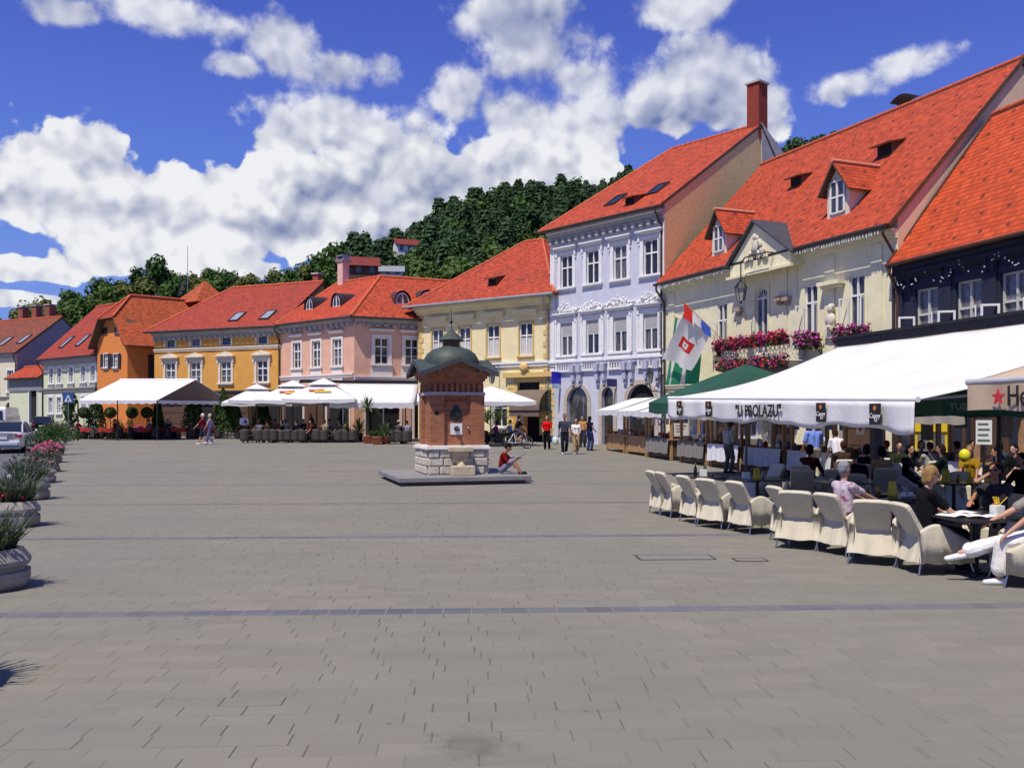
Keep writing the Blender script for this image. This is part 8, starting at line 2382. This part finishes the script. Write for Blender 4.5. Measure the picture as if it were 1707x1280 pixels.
# blue panel and a poster in the entrance
xq, zq = B3.uz(870, 705, -.35)
o = empty('advertising_board', B3.w(xq, -.5, 0), B3.ang, 'orange advertising board standing at the shop entrance', 'board'); mb = MB(); mb.box(-.5, .5, -.05, .05, .2, 2.0); mb.build('board', mat('orange_board', (.65, .30, .05), .6, .2, 3), o); mb = MB(); mb.box(-.3, .3, -.06, -.051, 1.1, 1.7); mb.build('print', mat('board_print', (.7, .55, .35), .6), o)
mb = MB(); mb.box(-.5, .5, -.2, .2, 0, .2); mb.build('base', GREYST, o)
# ------------------------------------------------------------------ melt the figures into continuous skins, turn lettering into meshes
for o, vx in BAKE:
    m_ = o.modifiers.new('remesh', 'REMESH'); m_.mode = 'VOXEL'; m_.voxel_size = vx * .8; m_.use_smooth_shade = True
    m_ = o.modifiers.new('smooth', 'SMOOTH'); m_.iterations = 3 if vx < .012 else 4; m_.factor = .5
bpy.context.view_layer.update()
dg = bpy.context.evaluated_depsgraph_get()
new = [(o, bpy.data.meshes.new_from_object(o.evaluated_get(dg))) for o, _ in BAKE]
for o, me in new:
    o.modifiers.clear(); o.data = me
for o in [q for q in SC.objects if q.type == 'FONT']:
    me = bpy.data.meshes.new_from_object(o.evaluated_get(dg))
    n_ = bpy.data.objects.new('lettering', me); COL.objects.link(n_)
    n_.parent = o.parent; n_.matrix_basis = o.matrix_basis.copy()
    bpy.data.objects.remove(o)


# pieces of trim that stand apart become parts of their own
def split(o, name):
    me = o.data; n = len(me.vertices)
    par = list(range(n))
    def find(i):
        while par[i] != i: par[i] = par[par[i]]; i = par[i]
        return i
    for e in me.edges:
        a, b = find(e.vertices[0]), find(e.vertices[1])
        if a != b: par[a] = b
    isl = {}
    for i in range(n): isl.setdefault(find(i), []).append(i)
    bx = [[np.min([me.vertices[i].co for i in l], 0) - .03, np.max([me.vertices[i].co for i in l], 0) + .03, l] for l in isl.values()]
    merged = True
    while merged:
        merged = False
        for i in range(len(bx)):
            for j in range(i + 1, len(bx)):
                if np.all(bx[i][0] < bx[j][1]) and np.all(bx[j][0] < bx[i][1]):
                    bx[i] = [np.minimum(bx[i][0], bx[j][0]), np.maximum(bx[i][1], bx[j][1]), bx[i][2] + bx[j][2]]; bx.pop(j); merged = True; break
            if merged: break
    if len(bx) < 2: return
    for _, _, l in bx:
        ls = set(l); mp = {v: k for k, v in enumerate(l)}
        fs = [p for p in me.polygons if p.vertices[0] in ls]
        m2_ = bpy.data.meshes.new(name); m2_.from_pydata([me.vertices[i].co for i in l], [], [[mp[v] for v in p.vertices] for p in fs])
        for m_ in me.materials: m2_.materials.append(m_)
        for p, q in zip(fs, m2_.polygons): q.material_index = p.material_index; q.use_smooth = p.use_smooth
        q = bpy.data.objects.new(name, m2_); COL.objects.link(q); q.parent = o.parent; q.matrix_basis = o.matrix_basis.copy()
    bpy.data.objects.remove(o)


for o in list(SC.objects):
    nm = o.name.split('.')[0]
    if nm in ('pilaster_strips', 'corner_pilasters', 'pilasters', 'consoles', 'rusticated_blocks', 'shutters', 'bracket', 'gable_window', 'pedals'):
        split(o, {'pilaster_strips': 'pilaster', 'corner_pilasters': 'pilaster', 'pilasters': 'pilaster', 'consoles': 'console', 'rusticated_blocks': 'rusticated_quoin', 'shutters': 'shutter', 'bracket': 'bracket', 'gable_window': 'window', 'pedals': 'pedal'}[nm])
